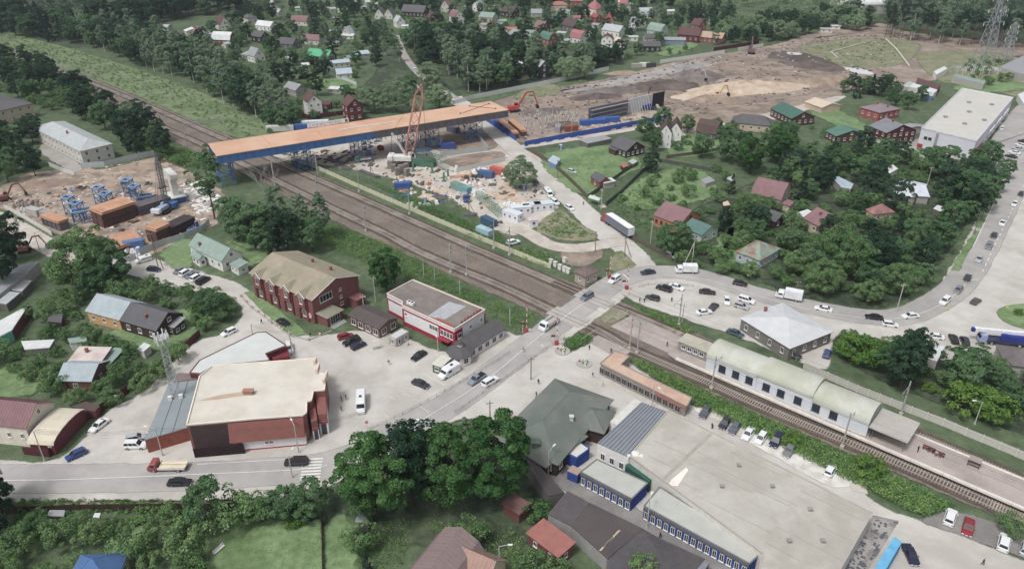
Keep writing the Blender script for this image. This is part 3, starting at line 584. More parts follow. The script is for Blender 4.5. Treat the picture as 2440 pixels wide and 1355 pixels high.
# --- red and white store with flat roof
M_CRIM = C(168,34,66,var=0.08);M_STW = C(226,224,226,var=0.06)
M_FELT = mat('roofing_felt',S(124,116,110),var=0.12,sc=0.4,rgb2=S(138,128,120),sc2=0.15,bump=0.01)
q = [(922,701),(984,668),(1156,739),(1083,786),(958,729),(959,720)]
st,sc_,sro = polyb('store','flat-roofed white and crimson store with roof letters beside the dark long kiosk','store',q,5.6,M_STW,M_FELT,0.35,lipm=C(226,206,196,var=0.08))
wp = [XY(P(x,y,5.6)) for x,y in q];f0,f1,f2,f3 = wp[4],wp[3],wp[2],wp[0]
dv = f1 - f0
for A_,B_,z0_,z1_,m_ in [(f0,f1,0.0,1.15,M_CRIM),(f0,f1,4.55,4.95,M_CRIM),(f0 + dv * 0.70,f1,1.16,4.54,M_CRIM),(f0,f0 + dv * 0.03,1.16,4.54,M_CRIM),(f1,f1 + (f2 - f1) * 0.24,0,5.0,M_CRIM),(f2 - (f2 - f1) * 0.035,f2,0,5.0,M_CRIM),(f3,wp[5],4.2,4.6,M_CRIM),(f3,wp[5],0,0.9,M_CRIM),(f3,f3 + (wp[5] - f3) * 0.05,0.91,4.19,M_CRIM)]:
    wallpanel(st,'crimson_panel',A_,B_,z0_,z1_,m_,0.01,0.06)
wallwins(st,f0,f1,3.7,[0.07],0.8,1.0);wallwins(st,f0,f1,3.4,[0.56,0.61,0.66],1.1,1.5,off=0.06);wallwins(st,f0,f1,3.3,[0.77,0.825,0.88,0.935],1.2,1.6,off=0.10)
wallwins(st,f1,f2,3.2,[0.14],1.4,1.4,off=0.1);wallwins(st,f1,f2,3.6,[0.5,0.85],0.8,1.2);wallpanel(st,'entrance_canopy',f0 + dv * 0.74,f0 + dv * 0.95,2.0,2.25,M_CRIM,0.3,1.2);wallpanel(st,'entrance',f0 + dv * 0.76,f0 + dv * 0.93,0.02,1.98,M_DARK,0.075,0.05)
for k,(tx_,ty_) in enumerate([(0.62,0)] ):pass
def roof_letters(base,A_,B_,n,z,h,m,parent,nm='roof_letter'):
    d_ = (B_ - A_)
    for i in range(n):
        p = A_ + d_ * ((i + 0.5) / n) - parent.location;wdt = d_.length / n * 0.7
        MB().box(p.x,p.y,z,z + h * (0.75 + 0.25 * ((i * 7) % 3) / 2),wdt,0.15,math.atan2(d_.y,d_.x)).build(nm,m,parent,world=False)
nin = Vector((-(dv.normalized()).y,dv.normalized().x,0)) * 0.8;nin = nin if nin.y > 0 else -nin
roof_letters(st,f0 + dv * 0.62 + nin,f0 + dv * 0.95 + nin,7,5.6,0.9,C(198,120,110),st);e2 = f2 - f1;ni2 = -dv.normalized() * 0.8
roof_letters(st,f1 + e2 * 0.25 + ni2,f1 + e2 * 0.95 + ni2,7,5.6,0.9,C(190,120,124),st)
pa = P(979,722,6.1);ac = thing('roof_air_unit','white twin-fan air conditioning unit on the store roof','air conditioner',(pa.x,pa.y,5.604),a)
MB().box(0,0,0.15,0.95,2.2,1.0).box(-0.9,0,0,0.15,0.15,0.9).box(0.9,0,0,0.15,0.15,0.9).build('casing',M_STW,ac,world=False)
for s in (-0.5,0.5):MB().lathe([(0.36,0.955),(0.36,1.0)],s,0,12).build('fan',M_DARK,ac,world=False)
ps = [P(1070,718,5.6),P(1110,730,5.6),P(1058,762,5.6),P(1020,752,5.6)]
MB().poly([(p.x - st.location.x,p.y - st.location.y,5.606) for p in ps][::-1]).build('roof_patch',C(170,172,178),sro,world=False)
# --- kiosks on the square
kb = bpx('kiosk','low brown kiosk with dark pitched roof and cluttered shopfront beside the brick hall','kiosk',(828,752),(903,786),(948,757),3.0,1.1,'gable',C(122,92,88,var=0.12),C(92,82,80,var=0.15,sc=0.8),wsz=(1.6,1.7),wsp=2.4,gw=False)
bpx('kiosk','small pale grey container kiosk before the crimson store','kiosk',(926,800),(943,808),(970,788),2.5,0.2,'flat',C(166,162,156,var=0.1),C(196,200,198,var=0.1),over=0.02,par=0.2,wsz=(0.8,1.5),wsp=2.0)
lk = bpx('kiosk','long white and pink kiosk with dark grey roof along the road','kiosk',(1118,838),(1206,784),5.6,2.8,1.5,'gable',C(222,210,212,var=0.08),C(92,90,92,var=0.12,sc=0.6),wsz=(1.5,1.5),wsp=2.3,gw=False)
hk = P(1097,836,2.8);hx = thing('kiosk','round-ended grey-roofed pavilion joined to the long pink kiosk','kiosk',(hk.x,hk.y,0),deg(10))
MB().lathe([(2.9,0),(2.9,2.8)],n=8).build('wall',C(222,210,212,var=0.08),hx,world=False);MB().lathe([(3.5,2.802),(3.5,2.95),(0.9,4.4)],n=8).build('roof',C(92,90,92,var=0.12,sc=0.6),hx,world=False)
MB().lathe([(0.75,4.3),(0.75,5.0)],n=8).build('lantern',M_STW,hx,world=False);MB().lathe([(1.0,5.002),(0.9,5.12),(0.02,5.7)],n=8).build('lantern_roof',C(80,78,80),hx,world=False)
for i in range(8):
    an = 2 * math.pi * (i + 0.5) / 8;window(hx,2.72 * math.cos(an),2.72 * math.sin(an),1.5,an + math.pi / 2,1.3,1.6)
bpx('kiosk','small green trading kiosk with pale awning next to a white van','kiosk',(1028,866),(1052,874),(1076,852),2.6,0.2,'flat',C(86,112,92,var=0.1),C(206,204,190,var=0.1),over=0.15,par=0.0,wsz=(1.2,1.0),wsp=2.0)
# --- cream-roofed supermarket
Q1 = [(476,897),(505,873),(610,865),(750,855),(755,872),(760,891),(777,892),(773,930),(747,932),(742,955),(731,958),(730,984),(722,990),(610,998),(445,1013)]
M_CREAM = mat('cream_membrane',S(210,204,191),var=0.06,sc=0.3,rgb2=S(200,192,176),sc2=0.1)
sm,smc,smr = polyb('supermarket','big supermarket with cream flat roof, brick-red mansard and white base','supermarket',Q1,7.0,WL['brick'],M_CREAM,0.28,lipm=C(232,222,206,var=0.06))
sp = [XY(P(x,y,7.0)) for x,y in Q1];fl,fr = sp[14],sp[12];fd = fr - fl
M_TILE = mat('red_tile_sheet',S(146,88,80),var=0.10,sc=0.8)
rt_ = Vector((fd.y,-fd.x,0)).normalized();rt_ = rt_ if rt_.y < 0 else -rt_
m0,m1 = fl + fd * 0.345,fr;mm = MB();o_ = sm.location
a0,a1 = m0 - o_,m1 - o_
mm.poly([(*(a0 + rt_ * 1.5)[:2],2.7),(*(a1 + rt_ * 1.5)[:2],2.7),(*(a1 + rt_ * 0.12)[:2],6.7),(*(a0 + rt_ * 0.12)[:2],6.7)])
mm.poly([(*(a0 + rt_ * 1.5)[:2],2.7),(*(a0 + rt_ * 0.12)[:2],6.7),(*(a0 + rt_ * 0.12)[:2],2.7)]);mm.poly([(*(a1 + rt_ * 1.5)[:2],2.7),(*(a1 + rt_ * 0.12)[:2],2.7),(*(a1 + rt_ * 0.12)[:2],6.7)]);mm.poly([(*(a0 + rt_ * 1.5)[:2],2.7),(*(a0 + rt_ * 0.12)[:2],2.7),(*(a1 + rt_ * 0.12)[:2],2.7),(*(a1 + rt_ * 1.5)[:2],2.7)])
mm.build('mansard',M_TILE,sm,world=False)
b0,b1 = m0 + fd * 0.10 + rt_ * 0.9,m1 + rt_ * 0.9
MB().prism([tuple((p - o_)[:2]) for p in (b0,b1,b1 - rt_ * 0.85,b0 - rt_ * 0.85)],0,2.69).build('base_wall',M_STW,sm,world=False)
for z0_,z1_ in ((2.35,2.68),(0.0,0.4)):wallpanel(sm,'crimson_band',b0,b1,z0_,z1_,M_CRIM,0.01,0.06)
wallwins(sm,b0,b1,1.7,[0.38,0.45],0.8,0.7)
MB().prism([tuple((p - o_)[:2]) for p in (fl + fd * 0.03 + rt_ * 1.9,m0 + fd * 0.12 + rt_ * 1.9,m0 + fd * 0.12 + rt_ * 1.75,fl + fd * 0.03 + rt_ * 1.75)],0,2.5).build('yard_gate',C(50,34,40,var=0.2),sm,world=False)
MB().prism([tuple((p - o_)[:2]) for p in (fl + fd * 0.02,m0,m0 - rt_ * -0.05,fl + fd * 0.02 + rt_ * 0.05)],0,6.6).build('dark_wall',C(78,62,64,var=0.2),sm,world=False)
for q_,z_ in [([(751,935),(775,931),(778,985),(757,987)],5.4),([(733,961),(750,957),(756,1000),(741,1004)],5.0)]:
    pts = [P(x,y,z_) for x,y in q_]
    MB().prism([(p.x - o_.x,p.y - o_.y) for p in pts],0.0,z_ - 1.9).build('porch_wall',M_STW,sm,world=False)
    MB().prism([(p.x - o_.x,p.y - o_.y) for p in pts],z_ - 1.897,z_).build('porch_roof',M_TILE,sm,world=False)
    e0,e1 = XY(pts[3]),XY(pts[2]);wallpanel(sm,'crimson_band',e0,e1,z_ - 2.4,z_ - 1.95,M_CRIM,0.01,0.05);wallpanel(sm,'glass_front',e0 + (e1 - e0) * 0.2,e0 + (e1 - e0) * 0.8,0.05,z_ - 2.5,M_GLASS,0.01,0.05)
for k,(x,y) in enumerate([(752,866),(758,884),(776,905)]):
    p = P(x,y,7.0);MB().box(p.x - o_.x,p.y - o_.y,7.0,8.3,0.5,1.6 + k).build('parapet_tower',C(216,196,180,var=0.1),smr,world=False)
p = P(592,934,7.4);MB().box(p.x - o_.x,p.y - o_.y,7.0,7.9,2.0,1.0).box(p.x - o_.x,p.y - o_.y,7.9,8.0,2.3,1.3).build('roof_vent',C(168,120,104,var=0.2),smr,world=False)
MB().poly([(*(P(x,y,7.0) - o_)[:2],7.005) for x,y in [(470,955),(520,941),(590,931),(606,936),(580,942),(520,951)]][::-1]).build('soot_stain',mat('soot',S(186,160,130),var=0.12,sc=0.5),smr,world=False)
an1,_,_ = polyb('annex','grey-blue sheet-roofed annex with brick wall beside the cream supermarket','annex',[(402,912),(476,904),(452,1016),(345,1047)],3.6,C(150,82,66,var=0.15,sc=1.5),C(138,150,154,var=0.07,sc=0.4),0)
for f_ in (0.33,0.62):
    A_ = P(402,912,3.6).lerp(P(476,904,3.6),f_);B_ = P(345,1047,3.6).lerp(P(452,1016,3.6),f_);MB().bar((*(A_ - an1.location)[:2],3.62),(*(B_ - an1.location)[:2],3.62),0.06).build('seam',C(90,98,100),an1,world=False)
polyb('annex','white flat-roofed annex behind the cream supermarket','annex',[(476,858),(612,792),(634,791),(682,823),(633,842),(643,858),(505,872),(478,890),(452,888)],4.6,C(112,54,58),C(200,205,202,var=0.06,sc=0.3),0.1)
polyb('shed','maroon entrance shed under the edge of white annex','shed',[(640,846),(684,826),(690,848),(652,856)],3.0,C(132,48,62),C(132,48,62),0)
polyb('shed','brown low roof between telecom mast and white annex','shed',[(425,888),(478,889),(474,903),(414,909)],3.2,WL['brown'],C(128,112,108),0)
# --- green hipped market hall
M_GRN = mat('green_sheet',S(106,116,108),var=0.07,sc=0.4,rgb2=S(120,124,116),sc2=0.12)
gc,ga,gL,gW = rect3((1182,1040),(1330,893),(1462,945),3.6)
gm = bpx('market_hall','wide market hall with grey-green hipped roof and roof lights','market hall',(1178,1046),(1322,902),(1455,962),3.6,3.4,'hip',WL['dbrown'],M_GRN,over=0.6,wsz=(1.2,1.4),wsp=3.0)
bpx('market_wing','lower grey-green hipped wing of the market hall with louvred dormer','market hall',(1182,1040),(1300,1116),(1385,1030),3.3,3.0,'hip',WL['dbrown'],M_GRN,over=0.6,wsz=(1.1,1.3))
bpx('market_wing','hipped end wing of the market hall facing the ribbed roof','market hall',(1350,1010),(1440,1035),(1480,985),3.4,2.2,'hip',WL['dbrown'],M_GRN,over=0.5,win=False)
p = P(1275,1052,5.6);MB().box(p.x,p.y,4.4,5.7,1.4,1.2).box(p.x,p.y,5.7,5.85,2.0,1.7,tx=0.5).build('roof_dormer',C(100,116,104)).update_tag();o = bpy.data.objects['roof_dormer'];tag(o,'small green louvred box on the market wing roof','roof vent')
p = P(1362,992,6.2);tag(MB().box(p.x,p.y,4.9,6.3,0.7,0.7).box(p.x,p.y,6.3,6.4,0.95,0.95).build('roof_vent',C(206,206,200)),'white capped vent on the market hall roof','roof vent')
p = P(1218,1030,4.6);tag(MB().box(p.x,p.y,3.6,5.6,0.5,0.5).box(p.x,p.y,5.6,5.7,0.7,0.7).build('roof_flue',C(52,54,54)),'dark flue pipe near the eave of the market hall','roof flue')
polyb('kiosk','teal-roofed low kiosk against the market hall corner','kiosk',[(1258,970),(1280,958),(1296,972),(1268,992)],3.0,WL['grey'],C(128,164,150),0)
# --- L-shaped tan kiosk row by the railway
M_TAN = mat('tan_roof_sheet',S(204,172,146),var=0.08,sc=0.5,rgb2=S(192,154,130),sc2=0.2)
lt,ltc,ltr = polyb('kiosk_row','L-shaped grey kiosk row with tan flat roof beside the tracks','kiosk',[(1430,866),(1465,836),(1500,848),(1480,868),(1648,947),(1636,968)],3.0,C(146,138,134,var=0.1),M_TAN,0.12,over=0.15)
ea,eb = XY(P(1430,866,3)),XY(P(1636,968,3))
wallwins(lt,ea,eb,1.4,[0.03 + i * 0.068 for i in range(14)],1.3,1.6,C(160,150,144),off=0.12)
wallwins(lt,XY(P(1430,866,3)),XY(P(1465,836,3)),1.4,[0.25,0.6],1.2,1.5,C(160,150,144),off=0.1)
wallpanel(lt,'sign_board',ea + (eb - ea) * 0.66,eb,2.35,2.85,C(190,110,90),0.13,0.1)
# --- big beige market and its ribbed part
M_BEIGE = mat('beige_membrane',S(186,182,172),var=0.07,sc=0.35,rgb2=S(172,167,155),sc2=0.1)
bm,bmc,bmr = polyb('market_building','huge flat beige-roofed market building with long roof seams','market building',[(1592,978),(2078,1222),(1976,1400),(1800,1400),(1818,1318),(1500,1086)],4.5,WL['pale'],M_BEIGE,0.18,lipm=C(176,170,158,var=0.1))
M_SEAM = C(168,160,146,var=0.1)
for a_,b_,wd_ in [((1694,1032),(1580,1142),0.7),((1640,1103),(1793,1172),0.12),((1660,1075),(1712,1100),0.1),((1625,1150),(1662,1166),0.1),((1908,1168),(2058,1240),0.12),((1850,1253),(2010,1336),0.12),((1797,1165),(1882,1205),0.12),((1822,1290),(1905,1335),0.12),((1740,1075),(1860,1132),0.1),((1700,1110),(1900,1205),0.08),((1660,1180),(1860,1280),0.08),((1950,1250),(2030,1290),0.1),((1560,1050),(1640,1086),0.1),((1545,1085),(1600,1112),0.1)]:
    A_,B_ = P(*a_,4.5) - bm.location,P(*b_,4.5) - bm.location;d_ = B_ - A_;MB().box((A_.x + B_.x) / 2,(A_.y + B_.y) / 2,4.502,4.55,d_.length,wd_,math.atan2(d_.y,d_.x)).build('roof_seam',M_SEAM,bmr,world=False)
pts = [P(x,y,4.5) - bm.location for x,y in [(1635,1113),(1640,1120),(1615,1158),(1592,1156),(1600,1142)]]
MB().poly([(p.x,p.y,4.56) for p in pts][::-1]).build('roof_patch',C(232,222,208),bmr,world=False)
rb,rbc,rbr = polyb('market_building','white market wing under steel-blue ribbed roof','market building',[(1530,958),(1590,980),(1498,1088),(1424,1054)],4.6,WL['white'],C(132,138,148,var=0.06),0)
for i in range(9):
    A_ = P(1530,958,4.6).lerp(P(1590,980,4.6),(i + 0.5) / 9) - rb.location;B_ = P(1424,1054,4.6).lerp(P(1498,1088,4.6),(i + 0.5) / 9) - rb.location
    MB().bar((A_.x,A_.y,4.63),(B_.x,B_.y,4.63),0.09).build('roof_rib',C(104,110,120),rbr,world=False)
wallwins(rb,XY(P(1424,1054,4.6)),XY(P(1498,1088,4.6)),1.7,[0.2,0.5,0.8],1.0,1.6)
polyb('market_building','narrow white strip roof beside the ribbed market wing','market building',[(1512,950),(1528,957),(1470,1013),(1452,1005)],3.6,WL['white'],C(206,204,196),0)
p = P(1514,1080,4.5);tag(MB().lathe([(0.9,4.51),(0.8,4.7),(0.2,4.9)],p.x,p.y,7).lathe([(0.4,4.51),(0.35,4.8)],p.x - 1.4,p.y - 0.8,6).lathe([(0.5,4.51),(0.3,4.75)],p.x + 1.1,p.y - 0.6,6).build('sack_heap',C(226,224,216)),'white sacks dumped on the beige market roof','sacks')
for x_,y_ in ((1760,1110),(1840,1160),(1930,1215),(1720,1160),(1880,1290),(1960,1290)):
    v_ = P(x_,y_,4.5) - bm.location;MB().box(v_.x,v_.y,4.5,4.95,.6,.6).box(v_.x,v_.y,4.95,5.02,.8,.8).build('roof_vent',C(150,148,142),bmr,world=False)
# --- blue kiosk rows
M_BLU = C(44,78,160,var=0.12);M_PALER = C(180,182,174,var=0.07,sc=0.4)
def blue_row(label,px,z,n,nm='kiosk_row'):
    t,c,ro = polyb(nm,label,'kiosk',px,z,M_BLU,M_PALER,0.12,lipm=C(120,120,118))
    A_,B_ = XY(P(*px[0],z)),XY(P(*px[1],z));wallpanel(t,'fascia',A_,B_,z - 0.75,z - 0.2,C(96,98,106),0.05,0.25)
    wallwins(t,A_,B_,1.25,[(i + 0.5) / n for i in range(n)],(B_ - A_).length / n * 0.62,1.7,M_FRAME,2,off=0.06);return t
blue_row('blue kiosk row with pale flat roof and bicycles along its front',[(1384,1124),(1505,1188),(1543,1150),(1422,1094)],3.2,8)
blue_row('longer blue kiosk row with pale flat roof before the beige market',[(1535,1205),(1786,1342),(1818,1312),(1572,1160)],3.2,15)
polyb('kiosk','white and blue box kiosk beside the market wing','kiosk',[(1343,1075),(1374,1090),(1405,1068),(1376,1050)],3.0,M_BLU,C(206,204,194),0.1)
polyb('kiosk','small blue booth at the end of the bicycle kiosk row','kiosk',[(1352,1120),(1376,1131),(1388,1118),(1364,1107)],2.4,M_BLU,C(176,150,140),0)
polyb('passage_roof','dark green shed between bicycle kiosks and beige market','shed',[(1490,1108),(1500,1092),(1560,1132),(1548,1148)],2.8,C(40,92,80),C(44,96,84),0)
# --- dark flat roofs, lower right
M_DFELT = C(92,84,84,var=0.10,sc=0.5,rgb2=S(80,74,76),sc2=0.12)
polyb('garage_row','long dark felt-roofed stall row below the bicycle kiosks','garage',[(1226,1062),(1258,1080),(1345,1172),(1306,1182)],3.0,WL['dgrey'],M_DFELT,0)
for i,(q_,l_,m_) in enumerate([([(1352,1168),(1404,1196),(1362,1252),(1306,1224)],'dark seamed roof section of the stall row nearest the bushes',C(98,92,94)),([(1404,1196),(1532,1258),(1448,1330),(1362,1252)],'dark felt roof section littered with planks over the stalls',M_DFELT),([(1532,1258),(1560,1275),(1680,1330),(1620,1400),(1440,1400),(1446,1334)],'dark corrugated roof section at the corner of the stalls',C(88,84,88))]):
    tq,_,tr = polyb('stall_block',l_,'stalls',q_,3.4 - 0.08 * i,C(150,148,146),m_,0)
    if i != 1:
        A0,A1,B1_,B0 = P(*q_[0],3.4),P(*q_[1],3.4),P(*q_[2],3.4),P(*q_[3],3.4)
        for k in range(1,14):
            s_ = A0.lerp(A1,k / 14) - tq.location;e_ = B0.lerp(B1_,k / 14) - tq.location;MB().bar((s_.x,s_.y,3.42 - 0.08 * i),(e_.x,e_.y,3.42 - 0.08 * i),0.05).build('roof_rib',m_,tr,world=False)
polyb('garage_row','blue-grey flat roof at the very corner of the stalls','garage',[(1640,1310),(1690,1340),(1650,1400),(1600,1400)],3.1,WL['dgrey'],C(128,132,142),0)
bpx('cabin','long red trailer cabin with terracotta roof in the garden','cabin',(1252,1270),(1330,1330),4.6,2.8,0.3,'shed',WL['dbrick'],C(164,102,92),wsz=(0.9,1.1),wsp=3)
hs('house','large gambrel house with purple-grey roof at the bottom edge','house',(1055,1402),13,10.5,3.4,4.6,62,'gambrel',WL['tan'],C(138,118,116,var=0.1,sc=0.8),seam=0.8)
hs('house_wing','brown tiled gable wing of the large gambrel house','house',(1128,1386),9,8,3.4,3.8,-28,'gable',WL['tan'],C(166,132,118,var=0.12,sc=0.8),seam=0.7)
hs('shed','small red-brown shed roof beside the felt stalls','shed',(1228,1225),4.5,3.2,2.4,0.5,-40,'shed',WL['dbrick'],C(120,84,82),win=False)
# --- station hall on the platform: three vaults
M_VAULT = mat('vault_sheet',S(190,192,180),var=0.07,sc=0.3,rgb2=S(176,178,158),sc2=0.12)
M_SHALL = C(208,214,222,var=0.05)
sh = thing('station_hall','white station hall with three stepped barrel-vault roofs on the platform','station hall',(PF_A.x,PF_A.y,1.1),PF_ANG)
for k,(x0,x1,dz) in enumerate([(0.0,12.6,0.0),(12.65,25.2,0.45),(25.25,37.2,-0.3)]):
    y0,y1 = 0.35,8.1;hh = 3.4 + dz;mb = MB();mb.box((x0 + x1) / 2,(y0 + y1) / 2,0.0,hh,x1 - x0,y1 - y0)
    pr = [(y0 + (y1 - y0) / 2 * (1 - math.cos(math.pi * i / 12)),hh + 0.01 + 2.3 * math.sin(math.pi * i / 12)) for i in range(13)]
    for xx,s in ((x0,-1),(x1,1)):
        f = [(xx,y,z) for y,z in pr];mb.poly(f if s < 0 else f[::-1])
    mb.build('hall_wall',M_SHALL,sh,world=False);r = MB()
    po = [(y0 - 0.15 + (y1 - y0 + 0.3) / 2 * (1 - math.cos(math.pi * i / 12)),hh + 0.02 + 2.45 * math.sin(math.pi * i / 12)) for i in range(13)]
    for a_,b_ in zip(po,po[1:]):r.poly([(x0 - 0.1,*a_),(x1 + 0.0,*a_),(x1 + 0.0,*b_),(x0 - 0.1,*b_)])
    for xx,s in ((x0 - 0.1,-1),(x1 + 0.0,1)):
        f = [(xx,y,z) for y,z in po];r.poly(f if s < 0 else f[::-1])
    ro = r.build('vault_roof',M_VAULT,sh,world=False,smooth=False)
    for j in range(1,6):
        xx = x0 + (x1 - x0) * j / 6
        rr_ = MB()
        for a_,b_ in zip(po,po[1:]):rr_.bar((xx,a_[0],a_[1]),(xx,b_[0],b_[1]),0.035)
        rr_.build('roof_joint',M_VAULT,ro,world=False)
for x in (4.2,7.6,10.9,15.0,18.4,22.3,26.3,30.1):window(sh,x,0.33,1.9,0,1.7,1.9,C(70,80,96),3)
for i in range(18):MB().box(1.2 + i * 2.05,0.1,-0.6,0.0,0.35,0.5).build('bracket',M_PWALL,sh,world=False)
MB().box(18.6,0.15,0.0,0.25,37.2,0.36).build('sill_beam',M_PWALL,sh,world=False)
cn = thing('platform_canopy','flat grey glass canopy over the platform past the vaulted hall','canopy',(PF_A.x,PF_A.y,1.1),PF_ANG)
MB().box(41.2,3.9,2.9,3.05,7.6,8.4).build('canopy_roof',C(178,172,164,var=0.08),cn,world=False)
for x in (38.2,44.4):
    for y in (0.6,7.4):MB().box(x,y,0.0,2.9,0.16,0.16).build('post',C(120,116,112),cn,world=False)
MB().box(37.8,4,0.02,2.88,0.12,6.6).build('end_glazing',M_GLASS,cn,world=False)
tk = thing('ticket_booth','grey flat-roofed booth on the platform before the vaulted hall','booth',(PF_A.x,PF_A.y,1.1),PF_ANG)
MB().box(-5.2,5.2,0,2.6,7.6,4.0).build('wall',C(146,142,140),tk,world=False);MB().box(-5.2,5.2,2.602,2.8,8.2,4.6).build('roof',C(178,174,156),tk,world=False)
for x in (-7.5,-5.9,-4.3,-2.7):window(tk,x,3.18,1.5,0,1.1,1.1)
# --- station building with white hipped roof
sb = bpx('station_building','grey brick station building with white hipped metal roof in the car park','building',(1762,758),(1882,832),(1958,775),3.6,2.0,'hip',C(128,122,116,var=0.12,sc=2),C(196,199,202,var=0.08,sc=0.4),wsz=(1.0,1.5),wsp=3.6,chim=[(-7,0)])
polyb('shed','white flat-roofed shelter behind the poplar near the mobile crane','shed',[(2200,812),(2253,824),(2233,860),(2190,846)],3.4,WL['grey'],C(206,208,210),0)
hs('house','dark-roofed building corner at the right edge below the mobile crane','building',(2440,880),12,9,3.2,2.4,-15,'hip',WL['grey'],C(112,104,106),win=False)
polyb('container','long bright blue shipping container beside the yard at lower right','container',[(2078,1362),(2088,1345),(2131,1277),(2149,1290),(2108,1360),(2098,1380)],2.7,C(70,150,196),C(86,176,222),0)
tq,_,_ = polyb('yard_wall','pale rubble-strewn yard slab walled beside the beige market end','yard',[(2080,1226),(2142,1240),(2120,1275),(2040,1400),(1990,1400)],0.25,G_CONC,C(168,164,158,rgb2=S(112,108,106),sc2=0.3),0)
bpx('gatehouse','small brick crossing-keeper hut with brown hipped roof by the far track','hut',(1364,647),(1395,662),(1417,640),3.2,1.1,'hip',C(176,162,148,var=0.12,sc=2),C(120,102,98),over=0.5,wsz=(0.9,1.2),wsp=2.4)
# ---------------------------------------------------------------- houses to the right of the side road
H = 'house'
def hp(label,A,B,Cc,he,rise,roof,w_,r_,name='house',cat='house',**kw):return bpx(name,label,cat,A,B,Cc,he,rise,roof,WL[w_] if isinstance(w_,str) else w_,RF[r_] if isinstance(r_,str) else r_,**kw)
hp('dark timber house with grey gable roof above the scruffy lawn',(1452,346),(1492,362),(1527,346),3.0,3.2,'gable','dbrown','dgrey',wsp=2.4)
hp('brown open porch on the dark timber house above the lawn',(1448,352),(1466,360),4.0,2.4,0.5,'shed','brown','dgrey',name='porch',cat='porch',win=False)
for i,(x,l) in enumerate([(1584,'tall white house with steep dark gable, the left of a joined pair'),(1607,'tall white house with steep dark gable, the right of a joined pair')]):
    hs('house',l,'house',(x,345 - 5 * i),10,5.2,6.6,3.6,78,'gable',WL['white'],RF['brown'],wsz=(0.5,1.6),wsp=2.2,over=0.15)
hs('house','dark brown gambrel cottage with grey gable beside the mown plot','house',(1688,326),9.5,8,2.6,5.0,-34,'gambrel',WL['dgrey'],RF['brown'],wsp=3)
hs('house','wide low house with brown-grey roofs behind a big oak','house',(1790,306),18,10,3.2,3.0,-20,'hip',WL['tan'],RF['dgrey'])
hp('log house with dark green metal roof and two white windows',(1835,259),(1886,284),(1924,270),3.6,2.8,'gable','brown',C(68,108,96),wsp=2.8)
hp('open barn with pale terracotta roof beside the long lawn',(1916,243),(1958,258),(1992,247),2.8,1.6,'gable','tan','beige',name='barn',cat='barn',win=False)
hp('long low house with light green roof behind the sheet fence',(1966,312),(1992,326),(2038,306),3.2,2.2,'gable','brown','green',wsp=2.6)
hp('red brick house with wide mauve hipped roof by dark spruces',(2048,256),(2096,270),(2140,258),4.0,1.8,'hip',C(168,80,76),C(140,124,130),wsp=3,chim=[(-2,0),(3,1)])
hp('dark crimson timber house under grey metal roof inside the fence',(2070,300),(2112,318),(2160,300),5.2,3.0,'gable',C(92,44,50),C(128,128,136),wsp=3,chim=[(0,-1)])
hp('small grey shed roof between the crimson house and white hall',(2138,300),(2155,308),(2186,292),2.4,0.8,'gable','grey','grey',name='shed',cat='shed',win=False)
hp('mauve gambrel cottage with cream walls among dark conifers',(1788,462),(1862,478),(1894,452),3.0,4.2,'gambrel','tan','mauve',wsp=3)
hp('cream porch with mauve roof on the gambrel cottage',(1862,486),(1882,492),4.0,2.4,0.5,'shed','tan','mauve',name='porch',cat='porch',wsp=1.6,wsz=(0.8,1.0))
t = hp('orange brick house with wide mauve cross-gabled roof beside the green annex',(1556,513),(1620,537),(1652,506),3.6,3.4,'gable',C(186,128,92),'mauve',wm=C(150,84,66),wsp=2.0)
hp('low annex with dark green metal roof beside the orange brick house',(1625,541),(1672,562),(1700,540),2.8,2.0,'gable','lgreen',C(88,122,116),name='annex',cat='annex',wsp=3)
hp('old pale-blue cottage with patched green and rusty roof by the bend',(1752,600),(1812,622),(1882,600),3.2,3.0,'hip',C(176,192,196),C(134,156,138,rgb2=S(150,104,88),sc2=0.35),wsp=2.2,wsz=(0.9,1.3))
hp('cream house with mauve roof and glazed white veranda behind the round tree',(1912,520),(1950,540),(1984,512),3.4,3.0,'gable','tan','mauve',chim=[(0,-2)],wsp=3)
hp('white glazed veranda under pale roof beside the mauve-roofed cream house',(1896,508),(1915,518),5.0,2.6,0.5,'shed','white','white',name='veranda',cat='veranda',wsp=1.2,wsz=(0.8,1.2))
hp('small weathered outhouse with dark slate gable by the mauve cottages',(1814,518),(1848,530),(1880,514),2.6,1.8,'gable','brown','dgrey',name='outhouse',cat='outhouse',wsp=3)
hp('cottage with rust-blotched mauve hipped roof sunk in greenery',(2062,500),(2082,512),(2112,494),2.8,2.6,'hip','tan',C(146,106,104,rgb2=S(176,120,110),sc2=0.4),wsp=3)
hp('long cottage with bright metal hipped roof near the highway trees',(2118,458),(2180,472),(2212,440),3.0,2.2,'hip','grey',C(206,210,218),chim=[(0,-1)],wsp=3)
hp('bright metal-roofed wing beside the long cottage near the highway',(2184,468),(2216,470),(2232,440),2.8,1.8,'gable','grey',C(200,206,216),name='annex',cat='annex',win=False)
